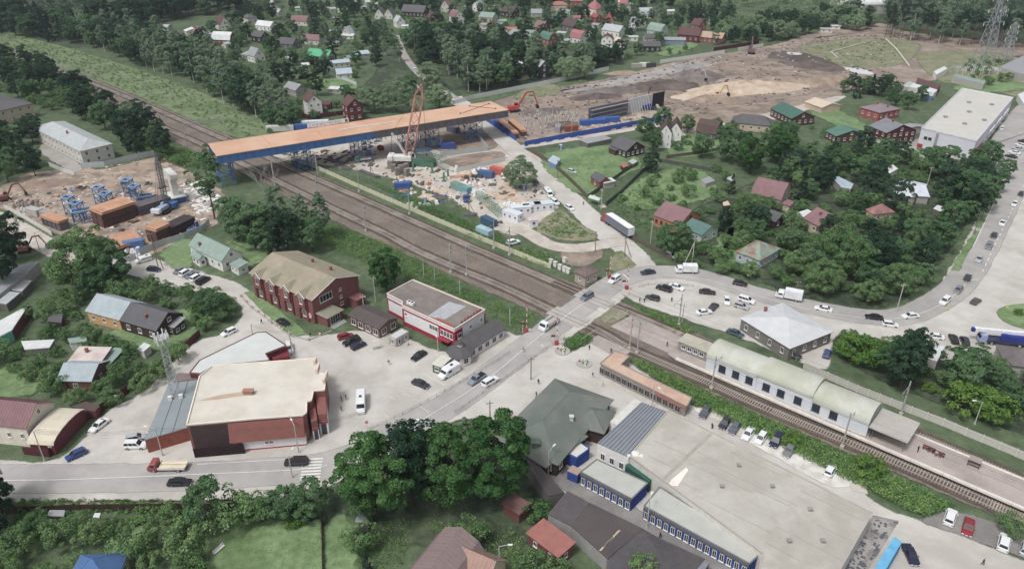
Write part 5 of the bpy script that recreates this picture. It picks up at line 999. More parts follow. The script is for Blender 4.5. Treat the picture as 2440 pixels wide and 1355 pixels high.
# left crawler crane
def crawler_crane(name,label,loc,ang,tip,m_body,m_boom,bw=1.3,mast=None,m_mast=None,cw=None,sc=1.0,foot=(2.0,0,2.2)):
    t = thing(name,label,'crane',loc,ang)
    for s in (-1,1):
        MB().box(0,s * 2.6 * sc,0.1,1.2 * sc,7.5 * sc,1.1 * sc,tx=0.5).box(0,s * 2.6 * sc,0,0.1,6.6 * sc,1.0 * sc).build('crawler_track',M_DARK,t,world=False)
    MB().box(0,0,0.7 * sc,1.3 * sc,3.6 * sc,4.2 * sc).lathe([(1.4 * sc,1.3 * sc),(1.4 * sc,1.7 * sc)],n=12).build('carbody',M_DARK,t,world=False)
    MB().box(-1.8 * sc,0,1.7 * sc,3.3 * sc,8.0 * sc,3.2 * sc,tx=0.1).build('upper_body',m_body,t,world=False)
    MB().box(1.6 * sc,1.3 * sc,1.75 * sc,4.0 * sc,2.2 * sc,1.4 * sc,tx=0.25).build('cab',m_body,t,world=False);MB().box(2.05 * sc,1.3 * sc,2.6 * sc,3.7 * sc,1.32 * sc,1.5 * sc,tx=0.2).build('cab_window',M_GLASS,t,world=False)
    MB().box(-5.2 * sc,0,1.72 * sc,3.5 * sc,1.8 * sc,4.4 * sc).build('counterweight',cw or m_body,t,world=False)
    ca,sa = math.cos(ang),math.sin(ang);d = Vector(tip) - Vector(loc);lt = Vector((d.x * ca + d.y * sa,-d.x * sa + d.y * ca,d.z));A = Vector((foot[0] * sc,foot[1],foot[2] * sc))
    u = (lt - A).normalized();L = (lt - A).length;s_ = u.cross(Vector((0,1,0.1))).normalized();n_ = s_.cross(u);k = int(L / (bw * 1.1));cor = [(-1,-1),(1,-1),(1,1),(-1,1)]
    def pt(i,c):f = i / k;q = min(1,0.25 + f * 6,0.3 + (1 - f) * 5);return A + u * (L * f) + s_ * (cor[c][0] * bw / 2 * q) + n_ * (cor[c][1] * bw / 2 * q)
    for c in range(4):
        mb = MB()
        for i in range(k):mb.bar(pt(i,c),pt(i + 1,c),0.15 * sc)
        mb.build('boom_chord',m_boom,t,world=False)
    mb = MB()
    for i in range(k):
        for c in range(4):mb.bar(pt(i,c),pt(i + 1,(c + 1) % 4),0.10 * sc);mb.bar(pt(i,c),pt(i,(c + 1) % 4),0.09 * sc)
    mb.build('boom_lacing',m_boom,t,world=False)
    MB().bar(lt,lt + u * 0.9,0.35,n=6).build('boom_head',m_boom,t,world=False)
    hk = Vector((lt.x + 0.8,lt.y,3.0)); 
    for o_ in (-0.15,0.15):MB().bar(lt + Vector((0.5,o_,0)),hk + Vector((0,o_,0.6)),0.035).build('hoist_rope',M_DARK,t,world=False)
    MB().box(hk.x,hk.y,hk.z - 0.4,hk.z + 0.6,0.5,0.5).build('hook_block',C(60,60,70),t,world=False)
    if mast:
        dm = Vector(mast) - Vector(loc);lm = Vector((dm.x * ca + dm.y * sa,-dm.x * sa + dm.y * ca,dm.z))
        for s in (-0.8,0.8):MB().bar(A + Vector((0,s,0)),lm + Vector((0,s,0)),0.26).build('mast_leg',m_mast,t,world=False)
        for f in (0.25,0.5,0.75,1.0):q = A.lerp(lm,f);MB().bar(q + Vector((0,-0.8,0)),q + Vector((0,0.8,0)),0.2).build('mast_rung',m_mast,t,world=False)
        for s in (-0.6,0.6):MB().bar(lm + Vector((0,s,0)),lt,0.04).bar(lm + Vector((0,s,0)),Vector((-5.2 * sc,s,3.4 * sc)),0.06).build('pendant',M_DARK,t,world=False)
    else:
        for s in (-0.6,0.6):MB().bar(lt,Vector((-4.5 * sc,s,3.4 * sc)),0.04).build('pendant',M_DARK,t,world=False)
    return t
def at_px(x,y,base,dy=0.0):      # a point above ground on the ray of (x, y), standing dy metres behind the base's distance
    v = (y - 677.5) / F_PX;Y = base[1] + dy;t = Y / (CP - v * SP);return Vector(((x - 1220) / F_PX * t,Y,CAMH - (SP + v * CP) * t))
cb = P(968,392);ct = at_px(1003,206,cb,3.0)
crawler_crane('crawler_crane','huge white crawler crane with salmon lattice boom in front of the bridge',cb,deg(-4),ct,C(222,222,218),C(196,136,118),3.3,at_px(934,318,cb,-1.0),C(222,222,222),C(222,222,218),1.15,(0.8,0,2.4))
tag(MB().box(cb.x + 7.5,cb.y - 1.5,0,2.4,9.0,3.6,deg(-12)).box(cb.x + 7.5,cb.y - 1.5,2.4,2.9,8.0,2.8,deg(-12)).build('winch_platform',C(74,116,92)),'green winch platform on the right of the huge crawler crane','platform')
cb2 = P(392,505);crawler_crane('crawler_crane','blue and white crawler crane with thin dark boom amid the girders',cb2,deg(75),at_px(372,368,cb2,5),C(150,168,196),C(96,100,108),1.2,None,None,C(210,214,222),0.75)
lattice_beam('truss_section','green lattice girder propped on stands beside the crawler crane','truss',(*P(985,385)[:2],4.6),(*P(1062,410)[:2],4.6),2.2,2.2,C(74,122,98),1.6)
for x,y in ((1030,412),(1058,432),(1068,425),(985,408)):
    p = P(x,y);tag(MB().box(p.x,p.y,0,3.6,0.7,0.7).box(p.x,p.y,0,0.2,1.8,1.8).build('truss_stand',C(90,132,108)),'pale green trestle post under the lattice girder','stand','trestles under the girder')
lattice_beam('truss_section','green lattice girder lying across the stores yard','truss',(*P(1140,470)[:2],1.2),(*P(1196,520)[:2],1.2),2.2,2.2,C(84,142,116),1.5)
for i,(x,y) in enumerate([(930,402),(938,410),(955,412),(948,418),(968,408),(970,420)]):
    p = P(x,y);mb = MB()
    for k in range(4):mb.box(p.x,p.y,k * 0.8 + 0.02,k * 0.8 + 0.78,1.9,1.5,deg(10 * i))
    tag(mb.build('ballast_stack',C(138,132,122,var=0.18)),'stack of grey crane ballast blocks near the crawler crane','ballast','crane ballast stacks')
# shipping containers and site cabins
def container_proto(L,Wd,Hh):
    P_ = Proto();mp = mat('container_paint',(0.5,0.5,0.5),objcol=True,var=0.12,sc=0.8,rough=0.6);mb = MB()
    mb.box(0,0,0.15,Hh - 0.05,L - 0.08,Wd - 0.08);b = P_.add('body',mb.mesh('body',mp),paint=True)
    for sx in (-1,1):
        for sy in (-1,1):P_.add('corner_post',MB().box(sx * (L / 2 - 0.09),sy * (Wd / 2 - 0.09),0,Hh,0.18,0.18).mesh('corner_post',mp),paint=True)
    mb = MB();k = int(L / 0.9)
    for i in range(k):
        for sy in (-1,1):mb.box(-L / 2 + (i + 0.5) * L / k,sy * (Wd / 2 - 0.035),0.3,Hh - 0.2,0.3,0.07)
        mb.box(-L / 2 + (i + 0.5) * L / k,0,Hh - 0.05,Hh,0.3,Wd - 0.4)
    P_.add('ribs',mb.mesh('ribs',mp),paint=True)
    for s in (-1,1):P_.add('door_leaf',MB().box(L / 2 - 0.02,s * Wd / 4,0.25,Hh - 0.2,0.06,Wd / 2 - 0.2).mesh('door_leaf',mp),paint=True)
    return P_
PC = container_proto(6.1,2.44,2.6);PCL = container_proto(12.2,2.44,2.6)
def cont(px,ad,col,label,long=False,z=0.0,group=None,name='container',sc=None):
    p = P(*px);return (PCL if long else PC).spawn(name,(p.x,p.y,z),deg(ad),label,'container',group,sc,S(*col))
for px,ad,col,lb,lg in [((1008,372),12,(60,92,160),'blue container with pale roof under the bridge',False),((1012,378),12,(176,160,158),'pinkish container beside the blue one under the bridge',False),((1068,354),2,(58,84,156),'dark blue container near the inner sheet fence',False),((1022,346),5,(176,182,182),'grey-white site cabin nearest the crane boom',False),((1038,344),5,(190,194,194),'grey-white site cabin behind the crane boom',False),((1080,315),-40,(96,100,120),'slate grey cabin beside the deck tower',False),((1092,452),-42,(120,150,136),'green-grey box container in the stores yard',False),((1105,458),-42,(108,160,160),'teal box container in the stores yard',False),((1185,414),-38,(200,96,80),'red-orange container by the inner fence',False),((1195,410),-38,(206,160,140),'faded pink container by the inner fence',False),((1158,422),-20,(70,104,150),'blue open skip by the red-orange container',False),((960,450),8,(58,96,168),'bright blue cabin with pale blue roof beside the railway weeds',False),
    ((726,308),10,(64,100,170),'blue cabin behind the bridge deck',True),((752,300),10,(214,218,226),'white cabin behind the bridge deck, upper of two',True),((756,306),10,(206,210,218),'white cabin behind the bridge deck, lower of two',True),((668,312),10,(206,206,200),'cream site cabin behind the far end of the deck',True),((1330,312),80,(150,146,150),'grey steel box by the blue fence',False),((1360,312),20,(150,84,60),'rust-brown steel bin by the blue fence',False),((1412,298),12,(56,96,176),'long blue container behind the blue fence',True),((1445,292),12,(66,104,180),'second long blue container behind the blue fence',True),((1516,162),8,(168,160,154),'grey cabin at the back of the site',False),((1536,160),8,(222,220,214),'white cabin at the back of the site',False),((1550,160),8,(74,70,74),'dark cabin at the back of the site',False),((1212,318),-38,(52,86,160),'blue box at the fence gate corner',False),((1190,300),-38,(80,108,170),'blue box behind the fence gate corner',False),
    ((320,590),25,(90,122,176),'blue cabin by the heap of white sacks',False),((118,520),-28,(160,160,158),'grey cabin by the concrete fence',False),((85,512),-28,(186,182,178),'pale cabin near the blue tower pair',False),((1165,536),-50,(62,98,130),'open dark blue skip near the yard gate',False),((1155,560),-45,(160,196,206),'pale blue booth behind the railway fence',False)]:
    cont(px,ad,col,lb,lg)
# white site office row
for k,(px,lb,ad,col) in enumerate([((1222,522),'white office cabin with striped front at the gate',-40,(206,210,220)),((1240,508),'white office cabin, second from the gate',12,(206,216,222)),((1266,502),'white office cabin with blue roof, third from the gate',12,(190,208,216)),((1294,500),'white office cabin with blue roof farthest from the gate',12,(196,212,220))]):
    c = P(*px);bld('site_office',lb,'cabin',c,deg(ad),7.0,3.2,2.8,0.2,'flat',C(214,218,226,var=0.06),C(*col,var=0.06),over=0.05,par=0.1,wsz=(0.9,1.1),wsp=2.2)
hs('gate_booth','small white guard booth at the yard gate','booth',(1270,538),3.0,2.6,2.6,0.2,12,'flat',C(216,216,222),C(206,190,194),over=0.1,par=0)
# portable toilets
def loo(px,lb,col=(60,100,176)):
    p = P(*px);t = thing('portable_toilet',lb,'toilet',p,R.uniform(-0.4,0.4));MB().box(0,0,0,2.1,1.1,1.1).build('cabin',C(*col),t,world=False);MB().box(0,0,2.1,2.3,1.2,1.2,tx=0.2,ty=0.2).build('roof',C(200,210,224),t,world=False);MB().box(0,-0.57,0.1,1.95,0.8,0.05).build('door',C(150,176,206),t,world=False)
for px,lb in [((332,604),'blue portable toilet beside the white sacks'),((468,540),'blue portable toilet by the corner of sheet fence'),((1336,357),'blue portable toilet on the scruffy lawn'),((1250,452),'blue portable toilet under the round willow'),((1013,482),'turquoise portable toilet by the railway weeds')]:loo(px,lb)
# heaps: sacks, timber, steel
def stack(name,lb,cat,px,L,Wd,n,ad,m,hh=0.22,group=None,wob=0.12):
    p = P(*px);t = thing(name,lb,cat,p,deg(ad),group);rr = random.Random(int(px[0] * 7 + px[1]));i = 0;lay = 0;per = max(2,int(Wd / 0.45))
    while i < n:
        for j in range(per):
            if i >= n:break
            MB().box(rr.uniform(-0.3,0.3),(j - per / 2 + 0.5) * Wd / per,lay * hh,(lay + 1) * hh - 0.015,L * rr.uniform(0.8,1.0),Wd / per * 0.85,rr.uniform(-wob,wob) * 0.3).build('plank' if 'imber' in name else 'bar',m,t,world=False);i += 1
        lay += 1;per = max(2,per - 1)
    return t
for px,L,Wd,n,ad,lb in [((1190,470),7,4,16,-35,'pale timber boards spread in front of the green girder'),((1215,452),8,4,14,-42,'long timber beams near the round willow'),((1235,478),8,5,20,-25,'sawn timber stack beside the white cabins'),((1165,490),5,3,8,-20,'short timber offcuts beside the green girder'),((1238,496),9,2.0,8,15,'long roofing timbers on the cabin roofs edge'),((1052,458),5,3,10,-20,'timber pallets near the blue truck'),((1022,470),7,5,12,-30,'brown timber trestles beside the railway weeds'),((1520,280),10,3,10,14,'timber formwork panels before the retaining wall'),((1018,445),3,2,6,10,'small crate boards by the blue cabin')]:
    stack('timber_stack',lb,'timber',px,L,Wd,n,ad,M_TIMB)
for px,L,Wd,n,ad,lb in [((800,385),12,3,10,-30,'rusty steel beams along the railway fence'),((820,398),9,3,8,-35,'dark steel sections by the fence near green mixer'),((1098,420),10,3.4,6,18,'orange deck plates stacked beyond the truss'),((1050,470),6,4,10,-35,'brown steel frames beside the blue truck'),((1120,512),5,2.5,8,10,'dark reinforcement bundles by the tripod pole'),((1075,398),6,1.6,4,-30,'grey steel sections inside the inner fence'),((880,415),12,2,8,-42,'long rails lying beside the railway weeds')]:
    stack('steel_stack',lb,'steel',px,L,Wd,n,ad,M_RUST if 'orange' in lb else M_STEEL)
def lumps(name,lb,cat,px,rx,ry,n,m,s=(0.5,1.0),seed=1,kind=None):
    p = P(*px);rr = random.Random(seed);mb = MB()
    for i in range(n):
        a = rr.uniform(0,6.28);r_ = math.sqrt(rr.random());x,y = p.x + rx * r_ * math.cos(a),p.y + ry * r_ * math.sin(a);q = rr.uniform(*s);z = (1 - r_) * q * 1.3
        mb.box(x,y,0 if r_ > 0.5 else z * 0.5,z + q * 0.7,q * 1.6,q * 1.1,rr.uniform(0,3),tx=q * 0.3,ty=q * 0.25)
    o = mb.build(name,m);return tag(o,lb,cat,None,kind)
for px,rx,ry,n,m,lb in [((298,606),5,3,26,M_TARP,'heap of white sacks at the site corner'),((1145,410),4,3,14,M_TARP,'white wrapped pallets by the red-orange container'),((1125,440),4,4,18,M_TARP,'white bags heaped beside the teal container'),((1135,458),3,4,14,M_TARP,'white bags behind the green girder'),((1215,492),5,3,18,M_TARP,'white tarpaulin bundles beside the office cabins'),((1205,420),3,3,10,M_TARP,'white rubble bags by the faded pink container'),((1130,425),5,3,20,C(84,82,88),'dark hoses heaped behind the white bags'),((962,468),5,2,12,M_BTARP,'crumpled blue tarpaulin beside the bright blue cabin'),((880,335),8,3,22,C(140,150,160),'grey bundled material under the deck'),((902,322),7,2,12,C(96,170,146),'green sheeting bundles under the deck'),((990,490),5,2,10,C(206,206,200),'pale panels by the railway weeds'),((980,440),7,3,20,C(110,104,104),'dark scrap between bright blue cabin and timber'),((450,545),4,3,14,C(120,140,180),'blue and pink scrap by the fence'),((440,560),3,2,8,C(206,150,160),'pinkish pallets by the fence'),((1380,330),1,1,3,C(150,150,150),'small stones on the fence lane'),((55,490),10,5,40,C(150,134,126),'jumble of steel and boards at the left site edge'),((60,505),6,3,24,C(206,204,202),'pale bundles inside the concrete fence'),((1188,535),3,1.5,8,C(110,100,96),'coiled black pipe near the open skip'),((650,585),6,4,16,C(206,206,206),'white scrap under trees behind the brick hall'),
        ((1300,310),14,9,0,M_CONCR,'')]:
    if n:lumps('material_heap',lb,'heap',px,rx,ry,n,m,seed=int(px[0] + px[1]))
# rebar field beside the gate
rf = thing('rebar_field','field of pale upright reinforcement bars in the excavated footing','rebar',P(1290,296));rr = random.Random(3)
for i in range(16):
    mb = MB()
    for j in range(7):
        p = P(rr.uniform(1235,1385),rr.uniform(270,308)) - rf.location;q = Vector((p.x + rr.uniform(-0.9,0.9),p.y,rr.uniform(1.2,2.4)));mb.bar((p.x,p.y,0),q,0.13)
    mb.build('rebar_cluster',C(206,204,200),rf,world=False)
# retaining wall under construction
wA,wB = P(1402,292),P(1580,252);wd_ = wB - wA;wan = math.atan2(wd_.y,wd_.x)
rw = thing('retaining_wall','long retaining wall with dark formwork, scaffolding and white panels','wall',wA,wan);wl_ = wd_.length
nn = 18
for i in range(nn):
    x0 = wl_ * i / nn;f = i / nn;m_ = C(94,92,100,var=0.2) if f < 0.5 else (C(186,188,190) if f < 0.8 else C(46,42,52));MB().box(x0 + wl_ / nn / 2,0,0,6.8 + 0.4 * (f > 0.5),wl_ / nn - 0.06,0.6).build('wall_panel',m_,rw,world=False)
sc_m = C(150,150,156)
for i in range(int(wl_ * 0.52 / 2)):
    mb = MB();x0 = i * 2.0
    for y in (-0.9,-2.1):
        mb.bar((x0,y,0),(x0,y,7.4),0.07)
        for z in (2,4,6):mb.bar((x0,y,z),(x0 + 2,y,z),0.06)
    for z in (2,4,6):mb.box(x0 + 1,-1.5,z,z + 0.08,2.0,1.1)
    mb.bar((x0,-2.1,0),(x0 + 2,-2.1,4),0.05);mb.build('scaffold_bay',sc_m,rw,world=False)
for i in range(8):
    mb = MB();x0 = wl_ * 0.52 + i * wl_ * 0.035;mb.bar((x0,-0.4,6.6),(x0,-3.0,0),0.1);mb.build('prop',C(214,214,214),rw,world=False)
# mobile crane at the retaining wall, excavators
def excavator(px,ad,col,lb,sc=1.0,ext=1.0):
    p = P(*px);t = thing('excavator',lb,'excavator',p,deg(ad),None,sc);m_ = C(*col)
    for s in (-1,1):MB().box(0,s * 1.1,0,0.8,3.8,0.55,tx=0.35).build('crawler_track',M_DARK,t,world=False)
    MB().box(-0.5,0,0.85,1.9,3.2,2.5,tx=0.1,ty=0.1).build('body',m_,t,world=False);MB().box(0.7,0.7,1.0,2.7,1.3,1.0,tx=0.12,ty=0.08).build('cab',m_,t,world=False);MB().box(0.78,0.7,1.75,2.5,1.3,1.06,tx=0.1).build('cab_window',M_GLASS,t,world=False)
    MB().bar((1.0,-0.2,1.5),(3.2 * ext,-0.2,4.8 * ext),0.3).bar((3.2 * ext,-0.2,4.8 * ext),(5.0 * ext,-0.2,4.9 * ext),0.26).build('boom',m_,t,world=False)
    MB().bar((5.0 * ext,-0.2,4.9 * ext),(6.4 * ext,-0.2,1.6),0.2).build('stick',m_,t,world=False);MB().box(6.3 * ext,-0.2,0.6,1.7,0.9,1.2,tx=0.25).build('bucket',M_DARK,t,world=False)
excavator((1226,266),18,(184,60,62),'red excavator with raised boom beside the bridge end',1.5,1.25);excavator((1706,236),30,(206,168,120),'sand-coloured excavator at the foot of the sand heap',1.3);excavator((1660,188),-60,(196,176,166),'pale excavator on the grey earth mound',1.2);excavator((1790,128),80,(120,90,96),'dark red excavator at the far end of the sheet fence',1.5,1.2);excavator((6,575),-60,(150,110,90),'rusty excavator beside the left access road',1.6,1.3);excavator((60,600),20,(176,116,104),'faded pink excavator base beside the access road',1.0);excavator((12,478),40,(130,80,74),'old red excavator at the left site edge',1.1)
# mounds and heaps of soil: terrain
def mound(name,px,rx,ry,h,ad,m,seed=0):
    p = P(*px);rr = random.Random(seed + int(px[0]));n,k = 40,12;mb = MB();ph = [rr.uniform(0,6.28) for _ in range(6)];ca,sa = math.cos(deg(ad)),math.sin(deg(ad));ring = []
    for j in range(k + 1):
        f = j / k
        for i in range(n):
            a = 2 * math.pi * i / n;q = 1 + 0.16 * math.sin(2 * a + ph[0]) + 0.10 * math.sin(3 * a + ph[1]) + 0.07 * math.sin(7 * a + ph[2]);x,y = rx * (1 - f) * q * math.cos(a),ry * (1 - f) * q * math.sin(a)
            z = h * (1 - (1 - f) ** 1.7) * (0.86 + 0.14 * math.sin(5 * a + ph[3] + f * 3)) + (rr.uniform(-0.04,0.04) * h if 0 < j < k else 0) - (0.05 if j == 0 else 0);mb.v.append((p.x + x * ca - y * sa,p.y + x * sa + y * ca,z))
    for j in range(k):
        for i in range(n):mb.f.append((j * n + i,j * n + (i + 1) % n,(j + 1) * n + (i + 1) % n,(j + 1) * n + i));mb.m.append(0)
    return tag(mb.build(name,m,smooth=True),kind='structure')
mm_ = lambda nm,c1,c2:mat(nm,S(*c1),var=0.2,sc=0.3,rgb2=S(*c2),sc2=0.12,bump=0.3,bsc=1.2,detail=9)
MS,MG,MK,MBR = mm_('heap_sand',(200,180,155),(186,163,138)),mm_('heap_grey',(128,118,114),(108,98,94)),mm_('heap_dark',(96,84,80),(116,104,98)),mm_('heap_brown',(146,124,106),(166,146,126))
for a in [('sand_heap',(1780,214),34,11,5.0,16,MS),('sand_heap',(1690,226),20,10,3.0,10,MS),('sand_heap',(1900,200),24,9,3.2,16,MBR),('earth_mound',(1660,186),18,9,5.0,10,MG),('earth_mound',(1570,210),22,8,3.4,5,MK),('earth_mound',(1470,218),22,7,2.6,10,MG),('earth_mound',(1700,240),14,6,3.0,0,MBR),('earth_mound',(1980,196),22,8,3.4,14,MBR),('earth_mound',(1930,160),24,6,2.2,-40,MK),('earth_mound',(1350,300),9,4,2.2,10,MK),('earth_mound',(1290,268),14,6,1.8,15,MG),('earth_mound',(1420,232),16,6,2.0,8,MK),('earth_mound',(1640,290),18,7,2.6,30,MBR),('earth_mound',(330,400),10,4,1.8,10,MBR),('earth_mound',(110,440),14,5,1.6,10,MBR),('earth_mound',(1480,175),10,4,1.6,10,MBR),('earth_mound',(260,288),0.1,0.1,0.01,0,MBR),('earth_mound',(1150,380),10,3,0.9,12,MBR),('gravel_heap',(1640,160),14,5,2.0,10,mm_('heap_gravel',(150,148,146),(136,132,130)))]:
    if a[2] > 1:mound(*a)
# scattered clods, rocks and litter over the sites
def scatter(name,poly,n,m,s,seed,flat=0.5):
    wp_ = W(poly);rr = random.Random(seed);x0,x1 = min(p.x for p in wp_),max(p.x for p in wp_);y0,y1 = min(p.y for p in wp_),max(p.y for p in wp_);mb = MB();c = 0
    def inside(x,y):
        k = False
        for (a,b) in zip(wp_,wp_[1:] + wp_[:1]):
            if (a.y > y) != (b.y > y) and x < (b.x - a.x) * (y - a.y) / (b.y - a.y) + a.x:k = not k
        return k
    while c < n:
        x,y = rr.uniform(x0,x1),rr.uniform(y0,y1)
        if inside(x,y):q = rr.uniform(*s);mb.box(x,y,0,q * flat,q * rr.uniform(0.8,2.2),q,rr.uniform(0,3.1),tx=q * 0.25,ty=q * 0.2);c += 1
    return tag(mb.build(name,m),kind='stuff')
S1 = [(1225,228),(1450,190),(1640,145),(1830,114),(1960,85),(2160,85),(2120,200),(1990,215),(1600,290),(1250,338)]
scatter('soil_clods',S1,900,MK,(0.3,1.3),1);scatter('stones',S1,260,C(190,180,172),(0.3,1.1),2,0.3)
S2 = [(0,450),(190,402),(385,374),(430,402),(520,455),(530,515),(330,600),(20,500)]
scatter('soil_clods',S2,420,MBR,(0.2,0.9),3);scatter('litter',S2,180,C(210,198,182),(0.3,1.0),4,0.2)
scatter('white_rubble',[(432,440),(470,436),(528,470),(520,508),(470,505)],160,C(224,220,212),(0.4,1.6),5,0.25)
scatter('litter',[(640,372),(900,330),(1160,296),(1250,385),(1320,470),(1200,550),(930,424)],260,C(130,124,118),(0.2,0.8),6,0.4)
scatter('litter',[(2085,1230),(2140,1242),(2110,1275),(2050,1380),(2000,1380)],130,C(96,96,108),(0.2,0.7),7,0.5)
scatter('litter',[(1290,360),(1460,352),(1520,388),(1400,455)],26,C(226,226,220),(0.3,1.2),8,0.15)

YARD = [(900,405),(1040,400),(1200,400),(1250,400),(1300,470),(1190,490),(1130,500),(1060,490),(960,460)]
for i,(n,c,sz,fl) in enumerate([(90,(206,180,150),(.5,1.6),.3),(50,(214,212,208),(.4,1.4),.7),(90,(104,92,88),(.4,1.6),.5),(16,(70,104,160),(.4,1.0),.6),(24,(160,116,92),(.5,2.2),.25)]):scatter('site_debris',YARD,n,C(*c),sz,60 + i,fl)
YL = [(20,480),(150,450),(330,430),(520,470),(500,520),(330,600),(150,545)]
for i,(n,c,sz,fl) in enumerate([(70,(190,150,120),(.4,1.8),.2),(60,(90,76,74),(.4,1.8),.4),(50,(222,218,210),(.3,1.4),.25),(30,(80,116,168),(.3,1.0),.5)]):scatter('site_debris',YL,n,C(*c),sz,70 + i,fl)
scatter('site_debris',[(650,365),(780,360),(900,335),(900,400),(800,395)],110,C(96,90,88),(.4,1.6),80,.4)
scatter('site_debris',[(1380,300),(1580,262),(1590,280),(1400,318)],110,C(176,160,146),(.5,2.2),81,.3)
scatter('site_debris',[(1240,275),(1380,262),(1400,300),(1250,320)],120,C(150,138,130),(.4,1.8),82,.3)
# ---------------------------------------------------------------- vehicles
M_PAINT = mat('car_paint',(0.5,0.5,0.5),objcol=True,rough=0.3,var=0.05,sc=1.0,spec=0.5)
M_TYRE = C(38,37,38);M_RIM = C(150,152,156,rough=0.4);M_HEAD = C(226,228,232,rough=0.2);M_TAIL = C(150,30,34,rough=0.3);M_UNDER = C(44,44,46)
M_CGLASS = mat('car_glass',S(40,46,54),rough=0.08,var=0.1,sc=1,spec=0.7)
def loft(mb,st,m=0):      # st: x, half width, z0, z1
    i0 = len(mb.v)
    for x,wd,z0,z1 in st:mb.v += [(x,-wd * 0.88,z0),(x,-wd,z0 + 0.18),(x,-wd,z1 - 0.16),(x,-wd * 0.86,z1),(x,wd * 0.86,z1),(x,wd,z1 - 0.16),(x,wd,z0 + 0.18),(x,wd * 0.88,z0)]
    for k in range(len(st) - 1):
        for j in range(8):a = i0 + k * 8 + j;b = i0 + k * 8 + (j + 1) % 8;mb.f.append((a,a + 8,b + 8,b));mb.m.append(m)
    mb.f.append(tuple(i0 + j for j in range(8)));mb.m.append(m);e = i0 + (len(st) - 1) * 8;mb.f.append(tuple(e + 7 - j for j in range(8)));mb.m.append(m)
WH = {}
def wheel_me(r,wd):
    if (r,wd) not in WH:
        WH[(r,wd)] = (MB().lathe([(r * 0.6,-wd / 2),(r * 0.95,-wd / 2),(r,-wd / 3),(r,wd / 3),(r * 0.95,wd / 2),(r * 0.6,wd / 2)],n=14).mesh('wheel',M_TYRE),MB().lathe([(r * 0.62,-wd / 2 - 0.012),(r * 0.62,wd / 2 + 0.012)],n=10).mesh('rim',M_RIM))
    return WH[(r,wd)]
def add_wheels(Pr,xs,y,r,wd=0.22):
    a,b = wheel_me(r,wd)
    for x in xs:
        for s in (-1,1):k = Pr.add('wheel',a,-1,(x,s * y,r),(math.pi / 2,0,0));Pr.add('rim',b,k)
def car_proto(L,Wd,st,belt,roof,c0,c1,r0,r1,r=0.33,wx=None,split=(0.5,)):
    Pr = Proto();hw = Wd / 2;mb = MB();loft(mb,st)
    b4 = [(c0,-hw * 0.88,belt - 0.03),(c1,-hw * 0.88,belt - 0.03),(c1,hw * 0.88,belt - 0.03),(c0,hw * 0.88,belt - 0.03)];t4 = [(r0,-hw * 0.70,roof),(r1,-hw * 0.70,roof),(r1,hw * 0.70,roof),(r0,hw * 0.70,roof)]
    i = len(mb.v);mb.v += b4 + t4
    for f in ((0,1,5,4),(1,2,6,5),(2,3,7,6),(3,0,4,7),(4,5,6,7)):mb.f.append(tuple(i + k for k in f));mb.m.append(0)
    Pr.add('body',mb.mesh('body',M_PAINT),paint=True)
    def quadg(name,A,B,Cq,Dq,u0,u1,v0,v1,off):
        A,B,Cq,Dq = map(Vector,(A,B,Cq,Dq));n = (B - A).cross(Dq - A).normalized() * 0.018
        f = lambda u,v:(A.lerp(B,u)).lerp(Dq.lerp(Cq,u),v) + n
        Pr.add(name,MB().poly([f(u0,v0),f(u1,v0),f(u1,v1),f(u0,v1)]).mesh(name,M_CGLASS))
    quadg('windscreen',b4[1],b4[2],t4[2],t4[1],0.05,0.95,0.1,0.93,0);quadg('rear_window',b4[3],b4[0],t4[0],t4[3],0.06,0.94,0.25,0.92,0)
    cuts = [0.04] + list(split) + [0.95]
    for a,b in zip(cuts,cuts[1:]):
        quadg('side_window',b4[0],b4[1],t4[1],t4[0],a + 0.01,b - 0.02,0.12,0.9,0);quadg('side_window',b4[2],b4[3],t4[3],t4[2],1 - b + 0.02,1 - a - 0.01,0.12,0.9,0)
    add_wheels(Pr,wx or (-L * 0.29,L * 0.30),hw - 0.11,r)
    zf = st[-1][3] - 0.2;zr = st[0][3] - 0.22
    for s in (-1,1):Pr.add('headlight',MB().box(L / 2 - 0.06,s * hw * 0.68,zf - 0.07,zf + 0.07,0.16,0.36).mesh('headlight',M_HEAD));Pr.add('taillight',MB().box(-L / 2 + 0.05,s * hw * 0.76,zr - 0.08,zr + 0.1,0.14,0.24).mesh('taillight',M_TAIL))
    Pr.add('number_plate',MB().box(L / 2 + 0.0,0,0.38,0.5,0.04,0.5).mesh('number_plate',M_HEAD))
    for s in (-1,1):Pr.add('mirror',MB().box(c1 - 0.45 if c1 < L / 2 - 0.6 else c1 - 0.9,s * (hw + 0.06),belt - 0.02,belt + 0.13,0.12,0.16).mesh('mirror',M_PAINT),paint=True)
    return Pr
SEDAN = car_proto(4.6,1.8,[(-2.3,.72,.32,.86),(-2.15,.84,.24,.98),(-1.2,.9,.2,.98),(.9,.9,.2,.93),(1.9,.86,.22,.84),(2.25,.74,.28,.72)],.93,1.45,-1.75,1.15,-.95,.35)
HATCH = car_proto(4.1,1.75,[(-2.05,.74,.32,.92),(-1.95,.84,.24,1.0),(-1.0,.87,.2,.98),(.8,.87,.2,.95),(1.65,.83,.22,.86),(2.0,.72,.28,.72)],.94,1.5,-1.98,1.1,-1.6,.3)
SUV = car_proto(4.7,1.88,[(-2.35,.8,.42,1.08),(-2.25,.9,.32,1.12),(-1.0,.94,.28,1.08),(1.0,.94,.28,1.06),(2.0,.9,.3,1.0),(2.3,.8,.36,.86)],1.06,1.74,-2.28,1.25,-2.0,.45,r=.38,split=(.36,.66))
